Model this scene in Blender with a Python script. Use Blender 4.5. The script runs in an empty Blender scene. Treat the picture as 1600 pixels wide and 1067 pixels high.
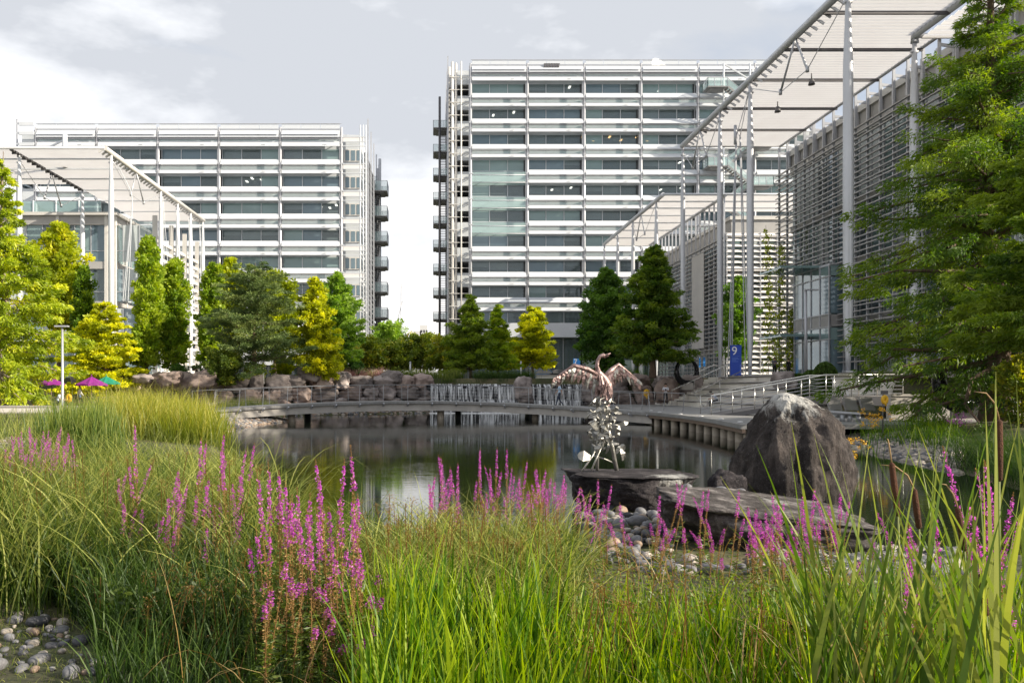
import bpy, bmesh, math, random
import numpy as np
from mathutils import Vector, Matrix, noise

R = math.radians
SC = bpy.context.scene
COL = SC.collection
random.seed(7)
RNG = np.random.default_rng(7)

# ------------------------------------------------------------------ camera
F_PX, VPX, HOR, CZ = 1244.0, 675.0, 607.0, 2.05
cam = bpy.data.objects.new("camera", bpy.data.cameras.new("camera"))
COL.objects.link(cam)
cam.location = (0, 0, CZ)
cam.rotation_euler = (R(90), 0, 0)
cam.data.sensor_width = 36
cam.data.lens = F_PX / 1600 * 36
cam.data.shift_x = (800 - VPX) / 1600
cam.data.shift_y = (HOR - 533.5) / 1600
cam.data.clip_end = 3000
cam.data.clip_start = 0.1
SC.camera = cam

def P(u, v, D):
    "point seen at photograph pixel (u, v) at depth D metres"
    return Vector(((u - VPX) / F_PX * D, D, CZ - (v - HOR) / F_PX * D))

# ------------------------------------------------------------------ sun, sky, exposure
SUN_EL, SUN_AZ = 27.0, 111.0          # azimuth clockwise from +Y (view direction): from the right, a little behind
to_sun = Vector((math.sin(R(SUN_AZ)) * math.cos(R(SUN_EL)), math.cos(R(SUN_AZ)) * math.cos(R(SUN_EL)), math.sin(R(SUN_EL))))
sun = bpy.data.objects.new("sun", bpy.data.lights.new("sun", 'SUN'))
COL.objects.link(sun)
sun.data.energy = 4.8
sun.data.angle = R(0.5)
sun.data.color = (1.0, 0.90, 0.74)
sun.location = to_sun * 200
sun.rotation_euler = to_sun.to_track_quat('Z', 'Y').to_euler()

world = bpy.data.worlds.new("World")
SC.world = world
world.use_nodes = True
wt = world.node_tree
wt.nodes.clear()
def wn(t, **kw):
    n = wt.nodes.new(t)
    for k, v in kw.items(): setattr(n, k, v)
    return n
w_out = wn('ShaderNodeOutputWorld'); w_bg = wn('ShaderNodeBackground')
w_sky = wn('ShaderNodeTexSky', sky_type='NISHITA', sun_disc=False)
w_sky.sun_elevation = R(SUN_EL); w_sky.sun_rotation = R(SUN_AZ)
w_sky.air_density = 1.0; w_sky.dust_density = 1.5
w_tc = wn('ShaderNodeTexCoord')
w_map = wn('ShaderNodeMapping'); w_map.inputs['Scale'].default_value = (1.0, 1.0, 2.6)
w_map.inputs['Location'].default_value = (0.35, 0.2, 0.1)
n1 = wn('ShaderNodeTexNoise'); n1.inputs['Scale'].default_value = 1.9; n1.inputs['Detail'].default_value = 7; n1.inputs['Roughness'].default_value = 0.52; n1.inputs['Distortion'].default_value = 0.35
n2 = wn('ShaderNodeTexNoise'); n2.inputs['Scale'].default_value = 3.2; n2.inputs['Detail'].default_value = 6; n2.inputs['Roughness'].default_value = 0.56
r1 = wn('ShaderNodeValToRGB')       # cover: a little blue between the clouds
r1.color_ramp.elements[0].position = 0.30; r1.color_ramp.elements[0].color = (0.45, 0.45, 0.45, 1)
r1.color_ramp.elements[1].position = 0.46; r1.color_ramp.elements[1].color = (1, 1, 1, 1)
r2 = wn('ShaderNodeValToRGB')       # cloud thickness: grey bellies, white edges
e = r2.color_ramp.elements
e[0].position = 0.35; e[0].color = (3.5, 3.66, 3.95, 1)
e[1].position = 0.60; e[1].color = (6.75, 6.55, 6.35, 1)
m = e.new(0.5); m.color = (5.5, 5.6, 5.8, 1)
# heavier grey towards the zenith, brighter lower down (the deck of cloud seen edge-on)
w_sep = wn('ShaderNodeSeparateXYZ'); w_mr = wn('ShaderNodeMapRange')
w_mr.inputs['From Min'].default_value = 0.02; w_mr.inputs['From Max'].default_value = 0.5
w_mr.inputs['To Min'].default_value = 0.115; w_mr.inputs['To Max'].default_value = -0.22
w_add = wn('ShaderNodeMath', operation='ADD')
w_mix = wn('ShaderNodeMix', data_type='RGBA')
L = wt.links.new
L(w_tc.outputs['Generated'], w_map.inputs['Vector'])
L(w_map.outputs['Vector'], n1.inputs['Vector']); L(w_map.outputs['Vector'], n2.inputs['Vector'])
L(n1.outputs['Fac'], r1.inputs['Fac'])
L(w_tc.outputs['Generated'], w_sep.inputs[0]); L(w_sep.outputs['Z'], w_mr.inputs['Value'])
L(n2.outputs['Fac'], w_add.inputs[0]); L(w_mr.outputs[0], w_add.inputs[1])
L(w_add.outputs[0], r2.inputs['Fac'])
L(r1.outputs['Color'], w_mix.inputs['Factor'])
L(w_sky.outputs['Color'], w_mix.inputs['A']); L(r2.outputs['Color'], w_mix.inputs['B'])
L(w_mix.outputs['Result'], w_bg.inputs['Color'])
w_bg.inputs['Strength'].default_value = 0.115
L(w_bg.outputs[0], w_out.inputs['Surface'])
vs = SC.view_settings
vs.view_transform = 'Standard'; vs.look = 'None'; vs.gamma = 1; vs.use_curve_mapping = False
vs.exposure = 0.80
cy = SC.cycles
cy.max_bounces = 6; cy.transparent_max_bounces = 12; cy.transmission_bounces = 3; cy.glossy_bounces = 3; cy.diffuse_bounces = 3
cy.caustics_reflective = False; cy.caustics_refractive = False

# ------------------------------------------------------------------ helpers: objects
def tag(o, label=None, cat=None, group=None, kind=None):
    if label: o['label'] = label
    if cat: o['category'] = cat
    if group: o['group'] = group
    if kind: o['kind'] = kind
    return o

def thing(name, label, cat, loc, group=None):
    o = bpy.data.objects.new(name, None)
    o.empty_display_size = 0.3
    COL.objects.link(o)
    o.location = loc
    return tag(o, label, cat, group)

def adopt(o, parent):
    o.parent = parent
    if parent.type == 'EMPTY':
        o.matrix_parent_inverse = Matrix.Translation(-Vector(parent.location))

def kids(o): return [c for c in list(o.children)]

def copy_tree(o, parent=None, loc=None, rz=None, label=None, scale=None, group=None):
    c = o.copy(); COL.objects.link(c)
    if parent is not None: c.parent = parent
    if loc is not None: c.location = loc
    if rz is not None: c.rotation_euler = (0, 0, rz)
    if scale is not None: c.scale = scale
    if label: c['label'] = label
    if group: c['group'] = group
    for ch in kids(o): copy_tree(ch, c)
    return c

def raw_mesh(name, V, F, mats, tint=None, mi=None, smooth=False):
    V = np.asarray(V, dtype=np.float32); F = np.asarray(F, dtype=np.int32)
    me = bpy.data.meshes.new(name)
    me.vertices.add(len(V)); me.vertices.foreach_set('co', V.ravel())
    me.loops.add(F.size); me.loops.foreach_set('vertex_index', F.ravel())
    me.polygons.add(len(F)); me.polygons.foreach_set('loop_start', np.arange(0, F.size, F.shape[1], dtype=np.int32))
    if mi is not None: me.polygons.foreach_set('material_index', np.asarray(mi, dtype=np.int32))
    if smooth: me.polygons.foreach_set('use_smooth', np.ones(len(F), dtype=bool))
    me.update(calc_edges=True)
    if tint is not None:
        a = me.attributes.new('tint', 'FLOAT', 'FACE'); a.data.foreach_set('value', np.asarray(tint, dtype=np.float32))
    for m_ in (mats if isinstance(mats, (list, tuple)) else [mats]): me.materials.append(m_)
    return me

def link(name, me, parent=None):
    o = bpy.data.objects.new(name, me); COL.objects.link(o)
    if parent is not None: adopt(o, parent)
    return o

class MB:
    "collects faces, then becomes ONE mesh object"
    def __init__(s): s.V = []; s.F = []; s.M = []; s.S = []
    def face(s, pts, m=0, sm=False):
        k = len(s.V); s.V += [tuple(p) for p in pts]; s.F.append(list(range(k, k + len(pts)))); s.M.append(m); s.S.append(sm)
    def box(s, x0, x1, y0, y1, z0, z1, m=0):
        k = len(s.V)
        s.V += [(x0,y0,z0),(x1,y0,z0),(x1,y1,z0),(x0,y1,z0),(x0,y0,z1),(x1,y0,z1),(x1,y1,z1),(x0,y1,z1)]
        for f in ((0,3,2,1),(4,5,6,7),(0,1,5,4),(1,2,6,5),(2,3,7,6),(3,0,4,7)):
            s.F.append([k + i for i in f]); s.M.append(m); s.S.append(False)
    def bar(s, p, q, w, h, m=0, up=(0,0,1)):
        p = Vector(p); q = Vector(q); d = (q - p).normalized(); up = Vector(up)
        if abs(d.dot(up)) > 0.98: up = Vector((0,1,0)) if abs(d.y) < 0.9 else Vector((1,0,0))
        a = d.cross(up).normalized() * (w / 2); b = a.cross(d).normalized() * (h / 2)
        k = len(s.V)
        for c in (p, q):
            for (i, j) in ((-1,-1),(1,-1),(1,1),(-1,1)): s.V.append(tuple(c + a * i + b * j))
        for f in ((0,1,2,3),(7,6,5,4),(0,4,5,1),(1,5,6,2),(2,6,7,3),(3,7,4,0)):
            s.F.append([k + i for i in f]); s.M.append(m); s.S.append(False)
    def tube(s, pts, r, n=8, m=0, cap=True, sm=True):
        pts = [Vector(p) for p in pts]
        rs = r if isinstance(r, (list, tuple)) else [r] * len(pts)
        k = len(s.V); ref = None
        for i, p in enumerate(pts):
            d = (pts[min(i+1, len(pts)-1)] - pts[max(i-1, 0)]).normalized()
            if ref is None:
                ref = Vector((0,0,1)) if abs(d.z) < 0.9 else Vector((0,1,0))
            a = d.cross(ref).normalized(); b = d.cross(a).normalized(); ref = -b if False else ref
            for j in range(n):
                t = 2 * math.pi * j / n
                s.V.append(tuple(p + (a * math.cos(t) + b * math.sin(t)) * rs[i]))
        for i in range(len(pts) - 1):
            for j in range(n):
                j2 = (j + 1) % n
                s.F.append([k+i*n+j, k+i*n+j2, k+(i+1)*n+j2, k+(i+1)*n+j]); s.M.append(m); s.S.append(sm)
        if cap:
            s.F.append([k + j for j in range(n)][::-1]); s.M.append(m); s.S.append(False)
            s.F.append([k + (len(pts)-1)*n + j for j in range(n)]); s.M.append(m); s.S.append(False)
    def lathe(s, c, prof, n=16, m=0, sx=1, sy=1, sm=True):
        k = len(s.V)
        for (r, z) in prof:
            for j in range(n):
                t = 2 * math.pi * j / n
                s.V.append((c[0] + r * sx * math.cos(t), c[1] + r * sy * math.sin(t), c[2] + z))
        for i in range(len(prof) - 1):
            for j in range(n):
                j2 = (j + 1) % n
                s.F.append([k+i*n+j, k+i*n+j2, k+(i+1)*n+j2, k+(i+1)*n+j]); s.M.append(m); s.S.append(sm)
        s.F.append([k + j for j in range(n)][::-1]); s.M.append(m); s.S.append(False)
        s.F.append([k + (len(prof)-1)*n + j for j in range(n)]); s.M.append(m); s.S.append(False)
    def mesh(s, name, mats):
        me = bpy.data.meshes.new(name)
        me.from_pydata(s.V, [], s.F)
        me.polygons.foreach_set('material_index', s.M)
        me.polygons.foreach_set('use_smooth', s.S)
        for m_ in (mats if isinstance(mats, (list, tuple)) else [mats]): me.materials.append(m_)
        me.update()
        return me
    def build(s, name, mats, parent=None):
        return link(name, s.mesh(name, mats), parent)

# ------------------------------------------------------------------ helpers: materials
def _m(name):
    m_ = bpy.data.materials.new(name); m_.use_nodes = True
    t = m_.node_tree; b = t.nodes['Principled BSDF']
    return m_, t, b, t.nodes['Material Output']

def mat(name, col, rough=0.6, metal=0.0, var=0.12, scale=3.0, bump=0.0, bscale=None, spec=0.5, stretch=None, col2=None, rnd=0.0):
    m_, t, b, out = _m(name)
    tc = t.nodes.new('ShaderNodeTexCoord'); src = tc.outputs['Object']
    if stretch:
        mp = t.nodes.new('ShaderNodeMapping'); mp.inputs['Scale'].default_value = stretch
        t.links.new(src, mp.inputs['Vector']); src = mp.outputs['Vector']
    nz = t.nodes.new('ShaderNodeTexNoise'); nz.inputs['Scale'].default_value = scale; nz.inputs['Detail'].default_value = 5; nz.inputs['Roughness'].default_value = 0.6
    t.links.new(src, nz.inputs['Vector'])
    rp = t.nodes.new('ShaderNodeValToRGB')
    c1 = [max(0, c * (1 - var)) for c in col]; c2 = [min(1, c * (1 + var)) for c in (col2 or col)]
    rp.color_ramp.elements[0].position = 0.3; rp.color_ramp.elements[0].color = (*c1, 1)
    rp.color_ramp.elements[1].position = 0.7; rp.color_ramp.elements[1].color = (*c2, 1)
    t.links.new(nz.outputs['Fac'], rp.inputs['Fac'])
    res = rp.outputs['Color']
    if rnd:
        oi = t.nodes.new('ShaderNodeObjectInfo'); hs = t.nodes.new('ShaderNodeHueSaturation')
        mr = t.nodes.new('ShaderNodeMapRange'); mr.inputs['To Min'].default_value = 1 - rnd; mr.inputs['To Max'].default_value = 1 + rnd
        t.links.new(oi.outputs['Random'], mr.inputs['Value']); t.links.new(mr.outputs[0], hs.inputs['Value'])
        t.links.new(res, hs.inputs['Color']); res = hs.outputs['Color']
    t.links.new(res, b.inputs['Base Color'])
    b.inputs['Roughness'].default_value = rough; b.inputs['Metallic'].default_value = metal
    b.inputs['Specular IOR Level'].default_value = spec
    if bump:
        nb = t.nodes.new('ShaderNodeTexNoise'); nb.inputs['Scale'].default_value = bscale or scale * 4; nb.inputs['Detail'].default_value = 6
        t.links.new(src, nb.inputs['Vector'])
        bp = t.nodes.new('ShaderNodeBump'); bp.inputs['Strength'].default_value = bump; bp.inputs['Distance'].default_value = 0.05
        t.links.new(nb.outputs['Fac'], bp.inputs['Height']); t.links.new(bp.outputs['Normal'], b.inputs['Normal'])
    return m_

def leaf_mat(name, c0, c1, c2, tr=0.45, gloss=0.04, k_=1.0):
    c0, c1, c2 = [[min(.85, x * k_) for x in c] for c in (c0, c1, c2)]
    m_ = bpy.data.materials.new(name); m_.use_nodes = True
    t = m_.node_tree; t.nodes.clear()
    out = t.nodes.new('ShaderNodeOutputMaterial')
    at = t.nodes.new('ShaderNodeAttribute'); at.attribute_name = 'tint'
    rp = t.nodes.new('ShaderNodeValToRGB'); e_ = rp.color_ramp.elements
    e_[0].position = 0.0; e_[0].color = (*c0, 1); e_[1].position = 1.0; e_[1].color = (*c2, 1)
    k = e_.new(0.5); k.color = (*c1, 1)
    t.links.new(at.outputs['Fac'], rp.inputs['Fac'])
    d = t.nodes.new('ShaderNodeBsdfDiffuse'); s_ = t.nodes.new('ShaderNodeBsdfTranslucent'); g = t.nodes.new('ShaderNodeBsdfGlossy')
    g.inputs['Roughness'].default_value = 0.5; g.inputs['Color'].default_value = (0.9, 0.95, 0.9, 1)
    hs = t.nodes.new('ShaderNodeHueSaturation'); hs.inputs['Saturation'].default_value = 1.15; hs.inputs['Value'].default_value = 1.5
    t.links.new(rp.outputs['Color'], hs.inputs['Color'])
    t.links.new(rp.outputs['Color'], d.inputs['Color']); t.links.new(hs.outputs['Color'], s_.inputs['Color'])
    mx = t.nodes.new('ShaderNodeMixShader'); mx.inputs[0].default_value = tr
    t.links.new(d.outputs[0], mx.inputs[1]); t.links.new(s_.outputs[0], mx.inputs[2])
    m2 = t.nodes.new('ShaderNodeMixShader'); m2.inputs[0].default_value = gloss * .5
    t.links.new(mx.outputs[0], m2.inputs[1]); t.links.new(g.outputs[0], m2.inputs[2])
    t.links.new(m2.outputs[0], out.inputs['Surface'])
    return m_

def glass_mat(name, tint, transp, refl_rough=0.03, gl=(0.72,0.78,0.82)):
    "pane: part see-through, part mirror, with a tinted body"
    m_ = bpy.data.materials.new(name); m_.use_nodes = True
    t = m_.node_tree; t.nodes.clear()
    out = t.nodes.new('ShaderNodeOutputMaterial')
    tr = t.nodes.new('ShaderNodeBsdfTransparent'); tr.inputs['Color'].default_value = (*[min(1, 0.55 + c) for c in tint], 1)
    df = t.nodes.new('ShaderNodeBsdfDiffuse'); df.inputs['Color'].default_value = (*tint, 1)
    gs = t.nodes.new('ShaderNodeBsdfGlossy'); gs.inputs['Roughness'].default_value = refl_rough; gs.inputs['Color'].default_value = (*gl, 1)
    lw = t.nodes.new('ShaderNodeLayerWeight'); lw.inputs['Blend'].default_value = 0.5
    pw_ = t.nodes.new('ShaderNodeMath'); pw_.operation = 'POWER'; pw_.inputs[1].default_value = 2.5; t.links.new(lw.outputs['Facing'], pw_.inputs[0])
    fr = t.nodes.new('ShaderNodeMapRange'); fr.inputs['To Min'].default_value = 0.07; fr.inputs['To Max'].default_value = 0.85; t.links.new(pw_.outputs[0], fr.inputs['Value'])
    a = t.nodes.new('ShaderNodeMixShader'); a.inputs[0].default_value = transp
    t.links.new(df.outputs[0], a.inputs[1]); t.links.new(tr.outputs[0], a.inputs[2])
    b = t.nodes.new('ShaderNodeMixShader'); t.links.new(fr.outputs[0], b.inputs[0])
    t.links.new(a.outputs[0], b.inputs[1]); t.links.new(gs.outputs[0], b.inputs[2])
    t.links.new(b.outputs[0], out.inputs['Surface'])
    return m_

def emit_mat(name, col, st):
    m_, t, b, out = _m(name)
    b.inputs['Base Color'].default_value = (*col, 1)
    b.inputs['Emission Color'].default_value = (*col, 1); b.inputs['Emission Strength'].default_value = st
    return m_

def rock_mat(name, dark, mid, lite, scale=1.5, streak=(1,1,1), white=None, rnd=0.0, bump=0.6):
    m_, t, b, out = _m(name)
    tc = t.nodes.new('ShaderNodeTexCoord')
    mp = t.nodes.new('ShaderNodeMapping'); mp.inputs['Scale'].default_value = streak
    t.links.new(tc.outputs['Object'], mp.inputs['Vector'])
    nz = t.nodes.new('ShaderNodeTexNoise'); nz.inputs['Scale'].default_value = scale; nz.inputs['Detail'].default_value = 9; nz.inputs['Roughness'].default_value = 0.68
    t.links.new(mp.outputs['Vector'], nz.inputs['Vector'])
    rp = t.nodes.new('ShaderNodeValToRGB'); e_ = rp.color_ramp.elements
    e_[0].position = 0.33; e_[0].color = (*dark, 1); e_[1].position = 0.72; e_[1].color = (*lite, 1)
    k = e_.new(0.52); k.color = (*mid, 1)
    t.links.new(nz.outputs['Fac'], rp.inputs['Fac'])
    res = rp.outputs['Color']
    # lichen speckle
    vz = t.nodes.new('ShaderNodeTexNoise'); vz.inputs['Scale'].default_value = scale * 22; vz.inputs['Detail'].default_value = 3
    t.links.new(tc.outputs['Object'], vz.inputs['Vector'])
    vr = t.nodes.new('ShaderNodeMapRange'); vr.inputs['From Min'].default_value = 0.62; vr.inputs['From Max'].default_value = 0.74; vr.inputs['To Max'].default_value = 0.4
    t.links.new(vz.outputs['Fac'], vr.inputs['Value'])
    mx = t.nodes.new('ShaderNodeMix'); mx.data_type = 'RGBA'
    t.links.new(vr.outputs[0], mx.inputs['Factor']); t.links.new(res, mx.inputs['A']); mx.inputs['B'].default_value = (0.40, 0.39, 0.36, 1)
    res = mx.outputs['Result']
    if white:   # (axis centre xyz, radius, streak) bird droppings with a ragged outline
        (cx, cy_, cz_), (rx, ry, rz) = white
        m2 = t.nodes.new('ShaderNodeMapping'); m2.vector_type = 'TEXTURE'
        m2.inputs['Location'].default_value = (cx, cy_, cz_); m2.inputs['Scale'].default_value = (rx, ry, rz)
        t.links.new(tc.outputs['Object'], m2.inputs['Vector'])
        ln = t.nodes.new('ShaderNodeVectorMath'); ln.operation = 'LENGTH'; t.links.new(m2.outputs['Vector'], ln.inputs[0])
        wz = t.nodes.new('ShaderNodeTexNoise'); wz.inputs['Scale'].default_value = 7; wz.inputs['Detail'].default_value = 8; wz.inputs['Roughness'].default_value = 0.75
        m3 = t.nodes.new('ShaderNodeMapping'); m3.inputs['Scale'].default_value = (1, 1, 0.35); t.links.new(tc.outputs['Object'], m3.inputs['Vector'])
        t.links.new(m3.outputs['Vector'], wz.inputs['Vector'])
        mu = t.nodes.new('ShaderNodeMath'); mu.operation = 'MULTIPLY_ADD'; mu.inputs[1].default_value = 3.2
        t.links.new(wz.outputs['Fac'], mu.inputs[0]); t.links.new(ln.outputs['Value'], mu.inputs[2])
        mr = t.nodes.new('ShaderNodeMapRange'); mr.inputs['From Min'].default_value = 1.85; mr.inputs['From Max'].default_value = 2.45; mr.inputs['To Min'].default_value = 0.85; mr.inputs['To Max'].default_value = 0.0
        t.links.new(mu.outputs[0], mr.inputs['Value'])
        mw = t.nodes.new('ShaderNodeMix'); mw.data_type = 'RGBA'; t.links.new(mr.outputs[0], mw.inputs['Factor'])
        t.links.new(res, mw.inputs['A']); mw.inputs['B'].default_value = (0.62, 0.61, 0.58, 1); res = mw.outputs['Result']
    if rnd:
        oi = t.nodes.new('ShaderNodeObjectInfo'); hs = t.nodes.new('ShaderNodeHueSaturation')
        a = t.nodes.new('ShaderNodeMapRange'); a.inputs['To Min'].default_value = 1 - rnd; a.inputs['To Max'].default_value = 1 + rnd
        t.links.new(oi.outputs['Random'], a.inputs['Value']); t.links.new(a.outputs[0], hs.inputs['Value'])
        t.links.new(res, hs.inputs['Color']); res = hs.outputs['Color']
    t.links.new(res, b.inputs['Base Color'])
    b.inputs['Roughness'].default_value = 0.85; b.inputs['Specular IOR Level'].default_value = 0.3
    nb = t.nodes.new('ShaderNodeTexNoise'); nb.inputs['Scale'].default_value = scale * 7; nb.inputs['Detail'].default_value = 8; nb.inputs['Roughness'].default_value = 0.7
    t.links.new(mp.outputs['Vector'], nb.inputs['Vector'])
    bp = t.nodes.new('ShaderNodeBump'); bp.inputs['Strength'].default_value = bump; bp.inputs['Distance'].default_value = 0.09
    t.links.new(nb.outputs['Fac'], bp.inputs['Height']); t.links.new(bp.outputs['Normal'], b.inputs['Normal'])
    return m_

M = {}
M['alu'] = mat('white_aluminium', (0.58, 0.605, 0.64), 0.38, 0.0, 0.05, 0.6)
M['alu_grey'] = mat('grey_aluminium', (0.46, 0.47, 0.50), 0.4, 0.35, 0.08, 0.8)
M['steel'] = mat('painted_steel', (0.52, 0.53, 0.56), 0.36, 0.2, 0.08, 0.5)
M['steel_dark'] = mat('dark_steel', (0.11, 0.105, 0.11), 0.5, 0.2, 0.15, 2)
M['stair_steel'] = mat('stair_steel', (0.24, 0.24, 0.245), 0.5, 0.2, 0.1, 2)
M['stainless'] = mat('stainless', (0.62, 0.61, 0.58), 0.25, 0.85, 0.1, 6)
M['beige'] = mat('beige_cladding', (0.40, 0.39, 0.38), 0.6, 0, 0.08, 0.8)
M['beige_lite'] = mat('pale_cladding', (0.62, 0.60, 0.57), 0.55, 0, 0.06, 0.8)
M['louvre_brown'] = mat('bronze_louvre', (0.36, 0.35, 0.345), 0.45, 0.25, 0.15, 1.2)
M['louvre_white'] = mat('pale_louvre', (0.74, 0.71, 0.69), 0.5, 0, 0.06, 0.5)
M['interior'] = mat('interior_dark', (0.22, 0.235, 0.25), 0.8, 0, 0.3, 0.35)
M['interior_lite'] = mat('interior_ceiling', (0.22, 0.22, 0.22), 0.8, 0, 0.2, 0.4)
M['slab'] = mat('slab_grey', (0.56, 0.59, 0.62), 0.5, 0, 0.06, 0.6)
M['blind'] = mat('roller_blind', (0.52, 0.57, 0.58), 0.8, 0, 0.08, 1.0)
M['blind_dark'] = mat('window_transom', (0.05, 0.055, 0.06), 0.5, 0, 0.1, 1.0)
M['g_clear'] = glass_mat('glass_clear', (0.17, 0.225, 0.235), 0.45)
M['g_blue'] = glass_mat('glass_blue', (0.18, 0.26, 0.31), 0.28)
M['g_teal'] = glass_mat('glass_teal', (0.28, 0.40, 0.40), 0.3)
M['g_green'] = glass_mat('glass_balustrade', (0.46, 0.62, 0.61), 0.52)
M['g_frost'] = glass_mat('glass_frosted', (0.72, 0.74, 0.75), 0.35, 0.25)
M['lamp'] = emit_mat('lit_ceiling_lamp', (1.0, 0.95, 0.82), 3.0)
M['lamp_warm'] = emit_mat('lit_warm_lamp', (1.0, 0.6, 0.25), 2.5)
M['concrete'] = mat('concrete', (0.44, 0.41, 0.38), 0.8, 0, 0.14, 1.2, 0.15)
M['concrete_lite'] = mat('pale_concrete', (0.68, 0.64, 0.58), 0.8, 0, 0.1, 1.0, 0.1)
M['paving'] = mat('stone_paving', (0.30, 0.27, 0.245), 0.8, 0, 0.16, 0.8, 0.1)
M['deck'] = mat('timber_deck', (0.24, 0.235, 0.23), 0.7, 0, 0.2, 1.2, 0.2, stretch=(6, 0.6, 1))
M['pile'] = mat('pile_concrete', (0.36, 0.31, 0.25), 0.85, 0, 0.25, 3, 0.2)
M['black'] = mat('black_paint', (0.02, 0.02, 0.022), 0.4, 0, 0.1, 2)
M['blue_sign'] = mat('blue_sign', (0.01, 0.055, 0.40), 0.4, 0, 0.06, 1)
M['blue_light'] = mat('light_blue_sign', (0.03, 0.22, 0.62), 0.4, 0, 0.06, 1)
M['white'] = mat('white_paint', (0.8, 0.8, 0.8), 0.5, 0, 0.03, 1)
M['sign_text'] = mat('sign_small_text', (0.10, 0.20, 0.6), 0.5, 0, 0.03, 1)
M['yellow'] = mat('yellow_plastic', (0.75, 0.42, 0.01), 0.45, 0, 0.1, 3)
M['orange'] = mat('orange_plastic', (0.75, 0.16, 0.02), 0.45, 0, 0.1, 3)
M['bark'] = mat('bark', (0.13, 0.085, 0.06), 0.9, 0, 0.35, 4, 0.5, stretch=(3, 3, 0.5))
M['bark_pale'] = mat('pale_bark', (0.26, 0.21, 0.17), 0.9, 0, 0.3, 4, 0.4, stretch=(3, 3, 0.5))
M['wood'] = mat('bench_timber', (0.20, 0.145, 0.11), 0.7, 0, 0.25, 3, 0.2, stretch=(8, 1, 8))
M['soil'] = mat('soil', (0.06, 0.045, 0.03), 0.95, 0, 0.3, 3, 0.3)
M['car'] = mat('car_paint', (0.03, 0.05, 0.09), 0.2, 0.1, 0.05, 1)
M['rubber'] = mat('rubber', (0.02, 0.02, 0.02), 0.8, 0, 0.1, 4)
# ------------------------------------------------------------------ the ground: one sheet with the lake basin pressed into it
LAKE = np.array([(-9,50),(-10,44),(-9.6,35),(-7.2,27),(-4.8,19),(-3.2,14),(-1.4,11),(0.6,10.2),(2.0,10.6),(2.2,12.6),(3.5,13.3),(5.0,12.3),(5.8,10.2),(7.5,9.6),(9.5,11),(11.5,15),(13.2,20.5),(14.4,27),(15,34),(15.5,45),(19,55),(19,63),(12.5,66.6),(0,66.6),(-6,63),(-11,58)], dtype=float)

def lake_sd(x, y):
    "signed distance to the shoreline, positive on land"
    x = np.asarray(x, float); y = np.asarray(y, float)
    d = np.full(x.shape, 1e9); inside = np.zeros(x.shape, bool)
    n = len(LAKE)
    for i in range(n):
        ax, ay = LAKE[i]; bx, by = LAKE[(i + 1) % n]
        ex, ey = bx - ax, by - ay
        t = np.clip(((x - ax) * ex + (y - ay) * ey) / (ex * ex + ey * ey), 0, 1)
        d = np.minimum(d, np.hypot(x - ax - t * ex, y - ay - t * ey))
        c = ((ay > y) != (by > y)) & (x < (bx - ax) * (y - ay) / (by - ay + 1e-12) + ax)
        inside ^= c
    return np.where(inside, -d, d)

def sstep(a, b, x):
    t = np.clip((np.asarray(x, float) - a) / (b - a), 0, 1); return t * t * (3 - 2 * t)

WX = [-400, -60, -28, -14, -8, 0, 12.5, 19, 400]; WY = [66, 65, 63.5, 62, 65.5, 68.6, 68.6, 66, 66]
Z_UP, Z_LOW = 2.95, 0.70
def ground_z(x, y):
    x = np.asarray(x, float); y = np.asarray(y, float)
    sd = lake_sd(x, y)
    z = np.where(sd < 0, np.maximum(sd * 0.6, -1.0), 0.36 * (1 - np.exp(-np.maximum(sd, 0) / 1.3)))
    z = z + 0.05 * np.sin(x * 1.3 + 0.4) * np.sin(y * 1.1) * np.clip(sd, 0, 1)
    z = np.where(sd > 0, z * (1 - .75 * sstep(6.6, 9.0, y) * sstep(1.2, 2.0, x) * (1 - sstep(5.6, 6.6, x)) * (y < 16)), z)
    pl = sstep(-12.5, -15, x) * sstep(34, 40, y)                       # plaza on the left
    z = z * (1 - pl) + 0.66 * pl
    rb = sstep(14.5, 21, x) * (1 - sstep(60, 70, y))                   # rising bank on the right
    z = np.where(sd > 0, z + rb * 0.55, z)
    pv = sstep(13.5, 15, x) * sstep(28.5, 30, y) * (1 - sstep(66, 68, y)) * (sd > 0)
    z = z * (1 - pv) + np.minimum(z, 0.55) * pv
    up = sstep(0.0, 1.2, y - np.interp(x, WX, WY))
    te = sstep(22.6, 23.6, x) * sstep(38.5, 40, y)
    up = np.maximum(up, te)
    z = z * (1 - up) + Z_UP * up
    return z
def gz(x, y): return float(ground_z(np.array([x]), np.array([y]))[0])

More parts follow.
